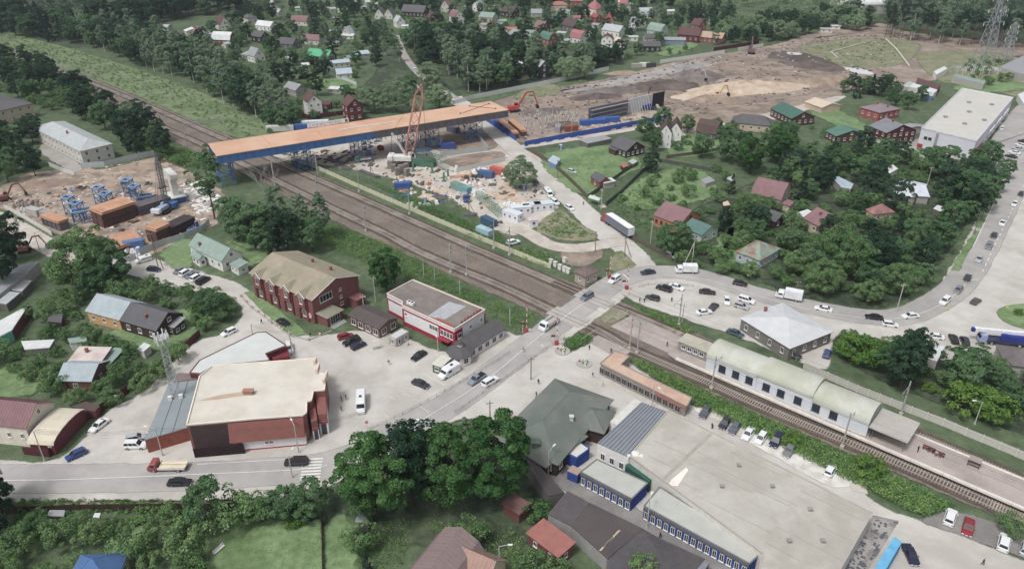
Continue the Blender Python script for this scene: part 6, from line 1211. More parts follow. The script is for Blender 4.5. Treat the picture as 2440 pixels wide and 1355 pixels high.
def van_proto(L,Wd,H_,hood,wins,paint_all=True,roofz=None):
    Pr = Proto();hw = Wd / 2;mb = MB();f = L / 2
    loft(mb,[(-f,hw * .93,.35,H_ - .06),(-f + .12,hw,.28,H_),(f - hood - .9,hw,.28,H_),(f - hood - .35,hw * .97,.28,H_ - .25),(f - hood * .98,hw * .95,.28,1.28),(f - .25,hw * .92,.28,1.05),(f,hw * .8,.34,.85)])
    Pr.add('body',mb.mesh('body',M_PAINT),paint=True)
    A = [(f - hood - .38,-hw * .80,H_ - .32),(f - hood - .38,hw * .80,H_ - .32),(f - hood * .98 + .02,hw * .84,1.36),(f - hood * .98 + .02,-hw * .84,1.36)]
    Pr.add('windscreen',MB().poly([(x + .03,y,z + .03) for x,y,z in A][::-1]).mesh('windscreen',M_CGLASS))
    n = wins
    for i in range(n):
        x1 = f - hood - .75 - i * 1.15; 
        for s in (-1,1):q = [(x1 - 1.0,s * (hw + .012),1.25),(x1,s * (hw + .012),1.25),(x1,s * (hw + .012),min(H_ - .35,1.95)),(x1 - 1.0,s * (hw + .012),min(H_ - .35,1.95))];Pr.add('side_window',MB().poly(q if s < 0 else q[::-1]).mesh('side_window',M_CGLASS))
    add_wheels(Pr,(-L * .30,L * .31),hw - .12,.36)
    for s in (-1,1):Pr.add('headlight',MB().box(f - .08,s * hw * .66,.72,.9,.16,.32).mesh('headlight',M_HEAD));Pr.add('taillight',MB().box(-f + .02,s * hw * .86,.8,1.3,.1,.14).mesh('taillight',M_TAIL))
    Pr.add('roof_hatch',MB().box(f - hood - 2.6,0,H_,H_ + .06,.7,.6).mesh('roof_hatch',M_UNDER))
    return Pr
VAN = van_proto(5.4,2.0,2.25,.95,1);MINIBUS = van_proto(6.4,2.05,2.6,.85,5);MPV = van_proto(4.7,1.85,1.85,.9,3)
def pickup_proto():
    Pr = Proto();mb = MB();hw = .92;loft(mb,[(-2.6,.86,.42,1.05),(-2.5,.92,.36,1.08),(1.2,.92,.34,1.06),(2.2,.88,.36,1.0),(2.55,.78,.42,.86)])
    i = len(mb.v);mb.v += [(-.5,-.84,1.02),(1.35,-.84,1.02),(1.35,.84,1.02),(-.5,.84,1.02),(-.35,-.66,1.74),(.6,-.66,1.74),(.6,.66,1.74),(-.35,.66,1.74)]
    for q in ((0,1,5,4),(1,2,6,5),(2,3,7,6),(3,0,4,7),(4,5,6,7)):mb.f.append(tuple(i + k for k in q));mb.m.append(0)
    Pr.add('body',mb.mesh('body',M_PAINT),paint=True);Pr.add('cargo_bed',MB().box(-1.55,0,1.085,1.1,1.9,1.5).mesh('cargo_bed',M_UNDER))
    Pr.add('windscreen',MB().poly([(1.30,-.72,1.1),(1.30,.72,1.1),(.66,.6,1.70),(.66,-.6,1.70)]).mesh('windscreen',M_CGLASS))
    for s in (-1,1):q = [(-.4,s * .83,1.12),(1.1,s * .83,1.12),(.55,s * .70,1.66),(-.3,s * .70,1.66)];Pr.add('side_window',MB().poly(q if s < 0 else q[::-1]).mesh('side_window',M_CGLASS))
    add_wheels(Pr,(-1.55,1.6),.8,.4);return Pr
PICKUP = pickup_proto()
def truck_proto(L,cabL,cabH,body,bh,axles,cabcol=True):
    Pr = Proto();f = L / 2;hw = 1.1 if L < 9 else 1.25;mb = MB();x1 = f - cabL
    loft(mb,[(x1,hw * .95,.5,cabH),(x1 + .15,hw,.45,cabH + .04),(f - .75,hw,.45,cabH),(f - .3,hw,.45,1.5),(f,hw * .92,.45,1.25)]);Pr.add('cab',mb.mesh('cab',M_PAINT),paint=True)
    Pr.add('windscreen',MB().poly([(f - .26,-hw * .82,1.58),(f - .26,hw * .82,1.58),(f - .70,hw * .8,cabH - .14),(f - .70,-hw * .8,cabH - .14)]).mesh('windscreen',M_CGLASS))
    for s in (-1,1):q = [(x1 + .35,s * (hw + .012),1.5),(f - .65,s * (hw + .012),1.5),(f - .9,s * (hw + .012),cabH - .3),(x1 + .35,s * (hw + .012),cabH - .3)];Pr.add('side_window',MB().poly(q if s < 0 else q[::-1]).mesh('side_window',M_CGLASS))
    Pr.add('chassis',MB().box(-cabL / 2,0,.5,.8,L - cabL - .1,.9).mesh('chassis',M_UNDER));bl = L - cabL - .15;bx = -f + bl / 2
    if body == 'box':Pr.add('cargo_box',MB().box(bx,0,.85,.85 + bh,bl,hw * 2.05).mesh('cargo_box',C(222,224,228)))
    elif body == 'flat':
        Pr.add('load_bed',MB().box(bx,0,.82,1.0,bl,hw * 2).mesh('load_bed',C(222,218,206)))
        for s in (-1,1):Pr.add('side_board',MB().box(bx,s * (hw - .03),1.0,1.35,bl,.06).mesh('side_board',C(224,216,200)))
        for s in (-.55,.55):Pr.add('timber_load',MB().box(bx - .2,s,1.002,1.3,bl * .96,.85).mesh('timber_load',C(222,206,176)))
    elif body == 'tipper':
        Pr.add('load_bed',MB().box(bx,0,.9,1.0,bl,hw * 2).mesh('load_bed',C(176,170,162)))
        for s in (-1,1):Pr.add('side_board',MB().box(bx,s * (hw - .04),1.0,1.0 + bh,bl,.08).mesh('side_board',C(190,190,186)))
        for x in (-f + .04,x1 - .2):Pr.add('end_board',MB().box(x,0,1.0,1.0 + bh,.08,hw * 2 - .2).mesh('end_board',C(190,190,186)))
        Pr.add('load',MB().box(bx,0,1.0,1.0 + bh * .7,bl - .3,hw * 2 - .25,tx=.4,ty=.3).mesh('load',C(178,168,158)))
    add_wheels(Pr,axles,hw - .16,.45,.3)
    for s in (-1,1):Pr.add('headlight',MB().box(f - .02,s * hw * .7,.75,.95,.1,.3).mesh('headlight',M_HEAD))
    return Pr
FLATBED = truck_proto(7.4,1.9,2.3,'flat',.4,(-2.3,2.5));BOXVAN = truck_proto(6.3,2.0,2.2,'box',1.9,(-1.9,2.1));TIPPER = truck_proto(6.6,1.9,2.5,'tipper',.7,(-2.0,2.2));LUTON = truck_proto(7.0,2.2,2.3,'box',2.3,(-2.1,2.3))
def semi():
    Pr = Proto();mb = MB();loft(mb,[(4.9,1.15,.7,3.6),(5.1,1.2,.6,3.7),(6.4,1.2,.6,3.4),(7.0,1.15,.6,2.0),(7.2,1.1,.6,1.7),(8.3,.95,.6,1.5),(8.5,.85,.65,1.2)]);Pr.add('cab',mb.mesh('cab',M_PAINT),paint=True)
    Pr.add('windscreen',MB().poly([(6.98,-.9,2.1),(6.98,.9,2.1),(6.48,.9,3.2),(6.48,-.9,3.2)]).mesh('windscreen',M_CGLASS))
    for s in (-1,1):q = [(5.8,s * 1.22,2.0),(6.7,s * 1.22,2.0),(6.4,s * 1.22,2.8),(5.8,s * 1.22,2.8)];Pr.add('side_window',MB().poly(q if s < 0 else q[::-1]).mesh('side_window',M_CGLASS))
    k = Pr.add('trailer',MB().box(-1.9,0,1.15,3.9,13.4,2.5).mesh('trailer',C(112,116,130,var=0.06)));Pr.add('trailer_roof',MB().box(-1.9,0,3.902,3.95,13.4,2.5).mesh('trailer_roof',C(228,228,228)),k); 
    for s in (-1,1):Pr.add('rear_door',MB().box(-8.63,s * .62,1.25,3.8,.05,1.18).mesh('rear_door',C(216,216,220)),k)
    Pr.add('chassis',MB().box(0,0,.7,1.1,16.5,.9).mesh('chassis',M_UNDER));add_wheels(Pr,(-7.0,-5.8,-4.6,3.6,4.9,7.6),1.02,.5,.34);return Pr
SEMI = semi()
def crane_truck():
    Pr = Proto();mb = MB();loft(mb,[(4.4,1.2,.6,2.5),(4.6,1.25,.55,2.7),(5.5,1.25,.55,2.6),(6.0,1.2,.55,1.4)]);Pr.add('cab',mb.mesh('cab',M_PAINT),paint=True)
    Pr.add('windscreen',MB().poly([(5.98,-1,1.5),(5.98,1,1.5),(5.55,.95,2.45),(5.55,-.95,2.45)]).mesh('windscreen',M_CGLASS));Pr.add('chassis',MB().box(-1,0,.8,1.5,11,2.4).mesh('chassis',C(60,66,96)))
    Pr.add('turntable',MB().box(-1.8,0,1.5,2.8,4.2,2.2,tx=.3).mesh('turntable',C(44,60,150)));Pr.add('operator_cab',MB().box(.8,.75,1.6,3.1,1.6,.9,tx=.2).mesh('operator_cab',C(44,60,150)))
    Pr.add('boom',MB().box(1.0,-.2,2.9,3.7,12.5,.8).mesh('boom',C(226,228,232)));Pr.add('boom_head',MB().box(7.5,-.2,2.7,3.6,.7,.9).mesh('boom_head',C(44,60,150)))
    for x in (-5.2,2.6):Pr.add('outrigger',MB().box(x,0,.75,1.1,.5,2.6).mesh('outrigger',M_UNDER))
    add_wheels(Pr,(-4.2,-2.9,3.2,4.5),1.05,.55,.36);return Pr
CRANET = crane_truck()
CARPX = [(2340,805),(2400,812),(2430,815)]
CARCOL = dict(white=(224,226,228),black=(38,38,42),dark=(58,60,66),grey=(120,124,130),silver=(172,176,180),red=(150,34,44),blue=(44,70,140),navy=(40,46,74),teal=(60,92,100),dblue=(60,80,130))
def car(Pr,px,d,col,label,name='car',cat='car',z=0.03,group=None,sc=None):
    p = P(*px);a = PA(px,(px[0] + d[0] * 20,px[1] + d[1] * 20));CARPX.append(px);return Pr.spawn(name,(p.x,p.y,z),a,label,cat,group,sc,S(*CARCOL.get(col,(128,128,128))) if isinstance(col,str) else S(*col))
DL,UR = (-1,.62),(1,-.62)
for a in [
 (SEDAN,(430,1154),(1,-.02),'black','black sedan on the main road beneath the flatbed lorry'),(SUV,(707,1106),(-1,.03),(52,44,50),'dark brown estate car stopped at the zebra crossing'),(HATCH,(183,1088),(-1,.45),'blue','bright blue hatchback leaving the dirt lane'),(SEDAN,(238,1018),(-1,.75),'white','white sedan parked along the maroon fence'),(SUV,(325,1066),(1,-.02),'white','white off-roader parked at the brick annex corner'),(HATCH,(326,1048),(1,-.2),'silver','silver hatchback tucked behind the white off-roader'),(HATCH,(546,796),(-1,.45),'white','white estate car parked at the hedge lane'),(SEDAN,(677,773),(1,.5),'black','black sedan parked along the low wall of brick hall'),(SUV,(690,835),(.2,1),'white','white car nose-down beside the white annex'),(HATCH,(824,806),(1,-.25),'red','red hatchback in the row by the brown kiosk'),(SUV,(838,818),(-1,.4),'black','black off-roader between red hatchback and dark crossover'),(HATCH,(855,828),(1,-.45),'navy','navy crossover at the outer end of the kiosk row'),(SEDAN,(998,852),(-1,.65),'black','black sedan near the dark kiosk pavilion'),(SEDAN,(1003,919),(1,.4),'dark','dark sedan parked on marked bays beside the white van'),(SUV,(1168,914),UR,'white','white estate car heading to the crossing beside a pickup'),(SEDAN,(982,1019),(-1,.55),'white','white sedan alone on the main road bend'),(SUV,(1398,712),(-1,.6),(110,122,136),'grey-blue crossover on the railway crossing'),(SUV,(1464,671),(-1,.65),'white','white crossover waiting at the far barrier'),(SEDAN,(1543,653),(-1,.12),'dark','dark sedan ahead of the white box van'),
 (HATCH,(1763,680),(1,.2),'black','black hatchback on the road opposite the parked cars'),(SEDAN,(1961,740),(-1,-.2),'white','white sedan in the queue behind the white lorry'),(SEDAN,(2081,760),(-1,-.12),'black','black sedan in the queue before the road bend'),(SEDAN,(2168,757),(-1,.08),'white','white sedan in the queue at the road bend'),(HATCH,(2120,777),(1,.12),'white','white hatchback passing the queue in the opposite lane'),(SUV,(2250,722),(-.8,.7),'white','white estate car first after the bend of highway queue'),(HATCH,(2282,695),(-.7,.8),'grey','grey hatchback second after the bend in highway queue'),(SEDAN,(2304,667),(-.5,1),'dark','dark sedan third after the bend in highway queue'),(SEDAN,(2332,621),(-.5,1),'silver','silver sedan in the middle of highway queue'),(SUV,(2355,590),(-.5,1),'grey','grey crossover before the verge lawn in highway queue'),(SEDAN,(2367,565),(-.5,1),'dark','dark sedan behind the grey crossover in highway queue'),(SEDAN,(2387,535),(-.45,1),'white','white sedan next to the small verge lawn'),(SEDAN,(2416,489),(-.45,1),'white','white sedan near the end of highway queue'),(HATCH,(2431,467),(-.45,1),'dark','dark hatchback last of the highway queue'),(HATCH,(2324,722),(.9,-.6),(92,84,84),'brown-grey hatchback turning onto the roundabout'),
 (SUV,(1582,692),(-1,-.3),'black','black off-roader parked behind the guard rail'),(SEDAN,(1612,688),(1,.35),'white','white sedan beside the black off-roader at the guard rail'),(HATCH,(1554,714),(-1,-.25),'dark','dark crossover parked at the platform end'),(SEDAN,(1685,700),(1,.1),(58,44,48),'dark maroon sedan alone in the station car park'),(SEDAN,(1731,720),(.1,1),'white','white sedan parked nose-down in the station car park'),(HATCH,(1700,735),(.7,-.7),'dark','dark hatchback touching the white coupe in the car park'),(SEDAN,(1677,748),(1,-.15),'white','white coupe parked crosswise beside the dark hatchback'),(SUV,(1778,720),(1,.3),'white','white off-roader parked at the station building corner'),(HATCH,(1766,734),(1,.3),'silver','silver hatchback beside the white off-roader at the station'),(SEDAN,(1752,798),(1,.4),'teal','teal sedan parked under the station wall'),(SUV,(1886,851),(1,.35),(66,60,60),'dark estate car parked behind the station building'),(HATCH,(1970,847),(.4,-1),'dblue','dark blue hatchback by the leafy bushes of station'),(SEDAN,(2271,812),(-.5,-1),'black','black sedan near the crane lorry, left of two'),(HATCH,(2297,816),(-.5,-1),'dark','dark hatchback next to the crane lorry'),(SEDAN,(2225,806),(-1,-.15),'white','white sedan behind the white flat-roofed shelter'),
 (HATCH,(1357,499),(1,.6),'white','white hatchback driving along the side road'),(SUV,(1322,486),(1,.7),'white','white pickup-like car parked behind the minibus'),(HATCH,(1275,437),(1,.7),'dark','dark car under the round willow'),(HATCH,(1597,613),(1,.35),'silver','silver hatchback parked beneath roadside bushes'),(SUV,(1223,582),(1,-.25),'white','white car beside the railway fence end'),(SEDAN,(988,163),(.6,.9),'white','white car on the distant village street'),
 (SEDAN,(1680,986),(-.5,.7),(84,86,100),'slate sedan nearest the tan kiosk row'),(SEDAN,(1727,1012),(-.5,.7),'dark','dark sedan in the market row, next after a gap'),(SEDAN,(1750,1023),(-.5,.7),(92,102,112),'grey-blue sedan in the market parking row'),(SEDAN,(1782,1038),(-.5,.7),'white','white sedan in the middle of market parking row'),(HATCH,(1812,1049),(-.5,.7),'white','white hatchback with dark windows in market parking row'),(SUV,(1849,1055),(-.5,.7),'navy','navy crossover beside the leafy bush in parking row'),(SEDAN,(1880,1077),(-.5,.7),'grey','grey sedan last in the market parking row'),(HATCH,(1977,1126),(.5,-.8),'white','white hatchback alone on the white rubble'),(SUV,(2262,1238),(.35,-1),'white','white car beside the red one at the weeds'),(SEDAN,(2305,1260),(-.2,1),'red','dark red sedan between two white cars'),(SUV,(2390,1298),(.25,-1),'white','white car near the right edge beyond the red sedan'),(SEDAN,(2168,1326),(.5,1),'navy','navy sedan beside the blue container'),(HATCH,(2442,1312),(.3,-1),'silver','silver car cut by the right edge'),
 (SEDAN,(431,648),UR,'grey','grey sedan first in the row beside plank house'),(SUV,(444,654),UR,'white','white crossover second in the row beside plank house'),(SEDAN,(459,659),UR,(112,120,134),'blue-grey sedan third in the row beside plank house'),(SUV,(470,666),UR,'white','white car fourth in the row beside plank house'),(SUV,(485,673),UR,'black','black off-roader last in the row beside plank house'),(SEDAN,(294,630),(1,.2),'silver','silver sedan by the white sacks wall'),(MPV,(343,624),(-1,.3),'white','white estate with roof windows by the sheet wall'),(HATCH,(368,646),(1,.1),'navy','navy hatchback in the dirt lane'),(HATCH,(1363,412),(1,.3),(186,196,196),'pale old car abandoned on the scruffy lawn'),
 (HATCH,(2344,365),(1,-.3),'white','white car at the retail hall entrance'),(SUV,(2360,368),(.4,-1),'dark','dark crossover at the retail hall entrance'),(SUV,(2387,309),(.5,-1),'white','white car beside the retail hall flank'),(SEDAN,(2408,376),(-1,-.25),'black','black sedan first in the retail hall parking row'),(SEDAN,(2416,367),(-1,-.25),'white','white sedan second in the retail hall parking row'),(SEDAN,(2424,358),(-1,-.25),'silver','silver sedan third in the retail hall parking row'),(HATCH,(2430,349),(-1,-.25),'white','white hatchback fourth in the retail hall parking row'),(HATCH,(2436,340),(-1,-.25),'dark','dark hatchback last in the retail hall parking row')]:
    car(*a)
car(VAN,(1070,893),(-1,.6),'white','big white panel van parked beside the green kiosk','van','van',sc=1.08);car(MINIBUS,(861,968),(-.03,1),'white','white minibus standing on the open square','minibus','minibus');car(MINIBUS,(1307,466),(.8,1),'white','white minibus parked along the side road','minibus','minibus',sc=.92);car(PICKUP,(1136,908),(-1,.7),(132,142,154),'blue-grey pickup truck on the main road','pickup_truck','pickup')
car(FLATBED,(402,1118),(-1,.01),(160,70,74),'flatbed lorry with red cab and pale timber bed','flatbed_lorry','lorry');car(BOXVAN,(1634,650),(-1,-.02),'white','white double-cab box van on the bend','box_van','van');car(LUTON,(1878,713),(-1,-.2),'white','white box lorry in the queue beside dark trees','box_lorry','lorry');car(TIPPER,(1308,779),(-1,.68),'white','white tipper lorry just past the railway crossing','tipper_lorry','lorry');car(SEMI,(1468,546),(-1,-.68),(176,44,62),'articulated lorry with red cab and long grey trailer','articulated_lorry','lorry')
car(CRANET,(2392,820),(-1,-.1),(150,158,200),'blue and white mobile crane lorry by the roundabout','mobile_crane','crane',sc=1.05);car(TIPPER,(1108,476),(.7,1),(50,80,150),'blue lorry with long bed in the stores yard','lorry','lorry',sc=1.05);car(TIPPER,(865,385),(-1,.1),(80,160,110),'green mixer lorry standing under the bridge deck','mixer_lorry','lorry')
p = P(1545,262);t = CRANET.spawn('mobile_crane',(p.x,p.y,0),deg(10),'tan mobile crane with raised boom before the retaining wall','crane',None,0.9,S(206,190,160))
for o in list(t.children):
    if o.name.startswith('boom'):bpy.data.objects.remove(o)
bt = at_px(1552,206,p,2.0);A_ = Vector((p.x - 3,p.y,2.4));tb = MB();ca,sa = math.cos(deg(10)),math.sin(deg(10))
def tl(v):d = (Vector(v) - Vector((p.x,p.y,0))) / 0.9;return (d.x * ca + d.y * sa,-d.x * sa + d.y * ca,d.z)
tb.bar(tl(A_),tl(A_.lerp(bt,.6)),.38);tb.build('boom',C(214,206,184),t,world=False);MB().bar(tl(A_.lerp(bt,.6)),tl(bt),.26).build('boom_section',M_DARK,t,world=False)
p = P(907,358);t = thing('generator','small red generator trailer under the bridge deck','generator',p,deg(-20));MB().box(0,0,.5,2.0,2.6,1.4,tx=.2).build('housing',C(168,54,62),t,world=False);MB().box(0,0,.3,.5,3.0,1.0).build('chassis',M_DARK,t,world=False);MB().lathe([(.15,2.0),(.15,2.6)],n=8).build('exhaust',M_DARK,t,world=False)
for s in (-1,1):put('wheel',wheel_me(.33,.22)[0],t,(0,s * .75,.33),(math.pi / 2,0,0))
# ---------------------------------------------------------------- trees and plants
LM = {k:leafmat('leaf_' + k,SL(*a),SL(*b)) for k,(a,b) in dict(broad=((68,98,70),(102,130,96)),dark=((42,64,52),(70,94,76)),birch=((94,118,98),(126,146,122)),willow=((110,132,106),(138,158,128)),fruit=((82,112,76),(116,142,100)),shrub=((76,108,70),(108,138,92)),yellow=((80,112,58),(114,142,80)),spruce=((38,56,50),(58,78,68)),weed=((96,130,78),(130,158,102)),blue=((96,120,120),(120,142,138)),maple=((48,82,50),(90,124,78))).items()}
M_BARK = C(84,72,62,var=0.25,sc=1.5);M_BBARK = C(206,202,196,var=0.25,sc=1.2);M_PBARK = C(122,88,68,var=0.25,sc=1.0)
nr = np.random.default_rng(11)
def leaves_np(c,n,size,rng,flat=0.0):
    k = len(c);d = n + rng.normal(0,0.55,(k,3));d /= np.linalg.norm(d,axis=1)[:,None] + 1e-9
    r = rng.normal(0,1,(k,3));t = np.cross(d,r);t /= np.linalg.norm(t,axis=1)[:,None] + 1e-9;b = np.cross(d,t);s = size * rng.uniform(0.6,1.25,(k,1))
    v = np.empty((k,4,3));v[:,0] = c - t * s * 0.5;v[:,1] = c - b * s * 0.32;v[:,2] = c + t * s * 0.5;v[:,3] = c + b * s * 0.32
    return v.reshape(-1,3)
def np_mesh(name,v,m):
    k = len(v) // 4;me = bpy.data.meshes.new(name);me.vertices.add(4 * k);me.vertices.foreach_set('co',v.astype(np.float32).ravel())
    me.loops.add(4 * k);me.loops.foreach_set('vertex_index',np.arange(4 * k,dtype=np.int32));me.polygons.add(k);me.polygons.foreach_set('loop_start',np.arange(0,4 * k,4,dtype=np.int32));me.polygons.foreach_set('loop_total',np.full(k,4,dtype=np.int32))
    me.materials.append(m);me.update(calc_edges=True);return me
def unit(rng,k):d = rng.normal(0,1,(k,3));return d / np.linalg.norm(d,axis=1)[:,None]
def crown_np(rng,H,R,z0,shape,nc,nl,ls,cr=0.26):
    # clump centres through the crown's volume, leaves on the clumps' upper and outer sides
    cen = [];hz = (H - z0) / 2;zc = z0 + hz
    while len(cen) < nc:
        d = unit(rng,1)[0];r = rng.uniform(0.35,1) ** 0.6
        if shape == 'round':p = d * r * np.array([R,R,hz])
        elif shape == 'tall':p = d * r * np.array([R,R,hz]);p[:2] *= (1.15 - 0.45 * (p[2] / hz + 1) / 2)
        elif shape == 'dome':p = d * r * np.array([R,R,hz]);p[2] = abs(p[2]) * 1.5 - hz * 0.6 if rng.random() < 0.7 else p[2]
        elif shape == 'cone':f = rng.random() ** 1.4;a = rng.uniform(0,6.28);q = R * (1 - f) * rng.uniform(0.5,1);p = np.array([q * math.cos(a),q * math.sin(a),-hz + 2 * hz * f])
        cen.append(p + np.array([0,0,zc]))
    cen = np.array(cen);V = []
    lop = 1 + 0.22 * np.sin(np.arctan2(cen[:,1],cen[:,0]) * 2 + rng.uniform(0,6)) ;cen[:,0] *= lop;cen[:,1] *= lop
    for c in cen:
        rr = R * cr * rng.uniform(0.6,1.35);out = c - np.array([0,0,zc - hz * 0.5]);out /= np.linalg.norm(out) + 1e-9
        k = int(nl * rng.uniform(0.7,1.3));d = unit(rng,k) + out * 0.55 + np.array([0,0,0.45]);d /= np.linalg.norm(d,axis=1)[:,None]
        sq = np.array([1,1,0.75]);V.append(leaves_np(c + d * rr * rng.uniform(0.72,1.05,(k,1)) * sq,d,ls,rng))
    return np.concatenate(V),cen
def trunk_mesh(rng,H,r,cen,m,lean=0.0,nb=7,z0=2.0):
    mb = MB();top = Vector((lean,0,H * 0.82));pts = [Vector((lean * (i / 5) ** 2,0,H * 0.82 * i / 5)) + (Vector((rng.uniform(-.1,.1),rng.uniform(-.1,.1),0)) * (i > 0)) for i in range(6)]
    for i in range(5):mb.bar(pts[i],pts[i + 1],r * (1 - 0.16 * i),n=7,r2=r * (1 - 0.16 * (i + 1)))
    for c in cen[rng.choice(len(cen),min(nb,len(cen)),replace=False)]:
        f = rng.uniform(0.25,0.8);b = pts[0].lerp(top,f);e = Vector(c.tolist())
        if e.z < b.z:b = pts[0].lerp(top,max(0.15,min(0.7,(e.z - 1) / (H * 0.82))))
        mb.bar(b,e,r * 0.38,n=5,r2=r * 0.12)
    return mb.mesh('trunk',m)
TP = {}
def tree_kind(k,nm,variants,H,R,z0,shape,nc,nl,ls,leaf,bark,tr,cr=0.26,nb=7):
    TP[k] = []
    for i in range(variants):
        Hh,Rr = H * nr.uniform(0.92,1.08),R * nr.uniform(0.92,1.1);v,cen = crown_np(nr,Hh,Rr,z0,shape,nc,nl,ls,cr)
        Pr = Proto();Pr.add('trunk',trunk_mesh(nr,Hh,tr,cen,bark,nr.uniform(-.3,.3),nb));Pr.add('crown',np_mesh('crown',v,LM[leaf]));TP[k].append(Pr)
    TP[k] = (nm,TP[k],R,H)
tree_kind('broad','broadleaf_tree',4,11,4.2,2.2,'round',62,120,0.50,'broad',M_BARK,.22)
tree_kind('dark','shade_tree',4,14,4.6,2.5,'round',66,120,0.55,'dark',M_BARK,.26)
tree_kind('maple','maple_tree',3,15.5,5.4,2.4,'round',105,240,0.40,'maple',M_BARK,.34,.20,12)
tree_kind('birch','birch_tree',4,18,3.4,5.0,'tall',64,100,0.50,'birch',M_BBARK,.17,.27)
tree_kind('willow','willow_tree',3,13,6.4,1.6,'round',90,150,0.50,'willow',M_BARK,.3,.22)
tree_kind('round','broadleaf_tree',3,13,6.4,1.6,'round',90,160,0.48,'fruit',M_BARK,.3,.22)
tree_kind('fruit','fruit_tree',4,4.6,2.4,0.9,'round',34,80,0.34,'fruit',M_BARK,.11,.34)
tree_kind('shrub','shrub',4,2.2,1.7,0.1,'dome',22,70,0.30,'shrub',M_BARK,.05,.36,4)
tree_kind('yellow','shrub',3,3.4,2.4,0.2,'dome',30,90,0.34,'yellow',M_BARK,.07,.34,4)
tree_kind('spruce','spruce_tree',2,13,2.9,0.6,'cone',90,60,0.42,'spruce',M_BARK,.18,.2,4)
tree_kind('pine','pine_tree',3,17,3.0,9.0,'round',36,90,0.42,'spruce',M_PBARK,.2,.33)
tree_kind('acacia','shade_tree',2,19,4.0,7.0,'tall',44,95,0.48,'broad',M_BARK,.22,.28)
tree_kind('hedge','shrub',2,2.8,1.6,0.1,'round',26,80,0.30,'fruit',M_BARK,.06,.36,3)
rt = random.Random(21);PLACED = [];VIS = []
for (x,y,r_,he) in FOOT:VIS.append((pix((x,y,he * 0.8)),pix((x + r_ * 0.5,y,he * 0.5)),pix((x - r_ * 0.5,y,he * 0.5))))
VIS += [((x,y - 3),) for x,y in CARPX] + [((x,y),) for x,y in ((905,600),(1000,640),(600,430),(560,410))];PREF = dict(fruit='low rounded',broad='leafy green',dark='dark dense',birch='slim pale',willow='pale round',round='big round',shrub='small bushy',yellow='light green',spruce='dark conical',pine='bare-stemmed',hedge='clipped green',maple='wide dark');NT = [0]
def plant(k,p,sc,label,group=None):
    nm,prs,R_,H_ = TP[k];Pr = rt.choice(prs);s = sc * rt.uniform(0.92,1.08);NT[0] += 1
    cat = {'shade_tree':'tree','maple_tree':'tree','broadleaf_tree':'tree','birch_tree':'tree','willow_tree':'tree','fruit_tree':'tree','spruce_tree':'tree','pine_tree':'tree','shrub':'shrub'}[nm]
    Pr.spawn(nm,(p[0],p[1],0),rt.uniform(0,6.28),label,cat,group,(s * rt.uniform(.93,1.08),s * rt.uniform(.93,1.08),s));PLACED.append((p[0],p[1],R_ * sc * 0.55))
def inside(wp_,x,y):
    k = False
    for (a,b) in zip(wp_,wp_[1:] + wp_[:1]):
        if (a.y > y) != (b.y > y) and x < (b.x - a.x) * (y - a.y) / (b.y - a.y) + a.x:k = not k
    return k
def zone(poly,kinds,gap,sc,label,group,maxn=400,seed=0,vis=0.9,hidden=None):
    wp_ = W(poly);rr = random.Random(seed + len(poly));x0,x1 = min(p.x for p in wp_),max(p.x for p in wp_);y0,y1 = min(p.y for p in wp_),max(p.y for p in wp_);n = 0
    near = [q for q in PLACED if x0 - 20 < q[0] < x1 + 20 and y0 - 20 < q[1] < y1 + 20];mine = []
    for _ in range(int((x1 - x0) * (y1 - y0) / gap / gap * 5) + 50):
        x,y = rr.uniform(x0,x1),rr.uniform(y0,y1)
        if not inside(wp_,x,y) or n >= maxn:continue
        if any((x - a) ** 2 + (y - b) ** 2 < gap * gap for a,b in mine):continue
        k = rr.choice(kinds);s = rr.uniform(*sc);nm,prs,R_,H_ = TP[k];Rr = R_ * s;Hh = H_ * s
        if any((x - a) ** 2 + (y - b) ** 2 < (c + gap * 0.4) ** 2 for a,b,c in near):continue
        if any((x - a) ** 2 + (y - b) ** 2 < (c * 0.8 + Rr * 0.45) ** 2 for a,b,c,_h in FOOT):continue
        bx,by = pix((x,y,0));tx_,ty_ = pix((x,y,Hh));wpx = pix((x + Rr,y,Hh * .5))[0] - pix((x,y,Hh * .5))[0]
        if bx < -70 or bx > 2520:continue
        bad = sum(1 for pts in VIS for (vx,vy) in pts if abs(vx - bx) < wpx * 0.9 and ty_ - 2 < vy < by - Hh * 0.0 )
        if bad and rr.random() < vis:continue
        mine.append((x,y));ws = label.split();i0 = next(i for i,q in enumerate(ws) if q in ('tree','bush','pine','birch'));plant(k,(x,y),s,PREF[k] + ' ' + ' '.join(ws[i0:]),group);n += 1
    return n
def T(k,px,sc,label,group=None):plant(k,P(*px),sc,label,group)
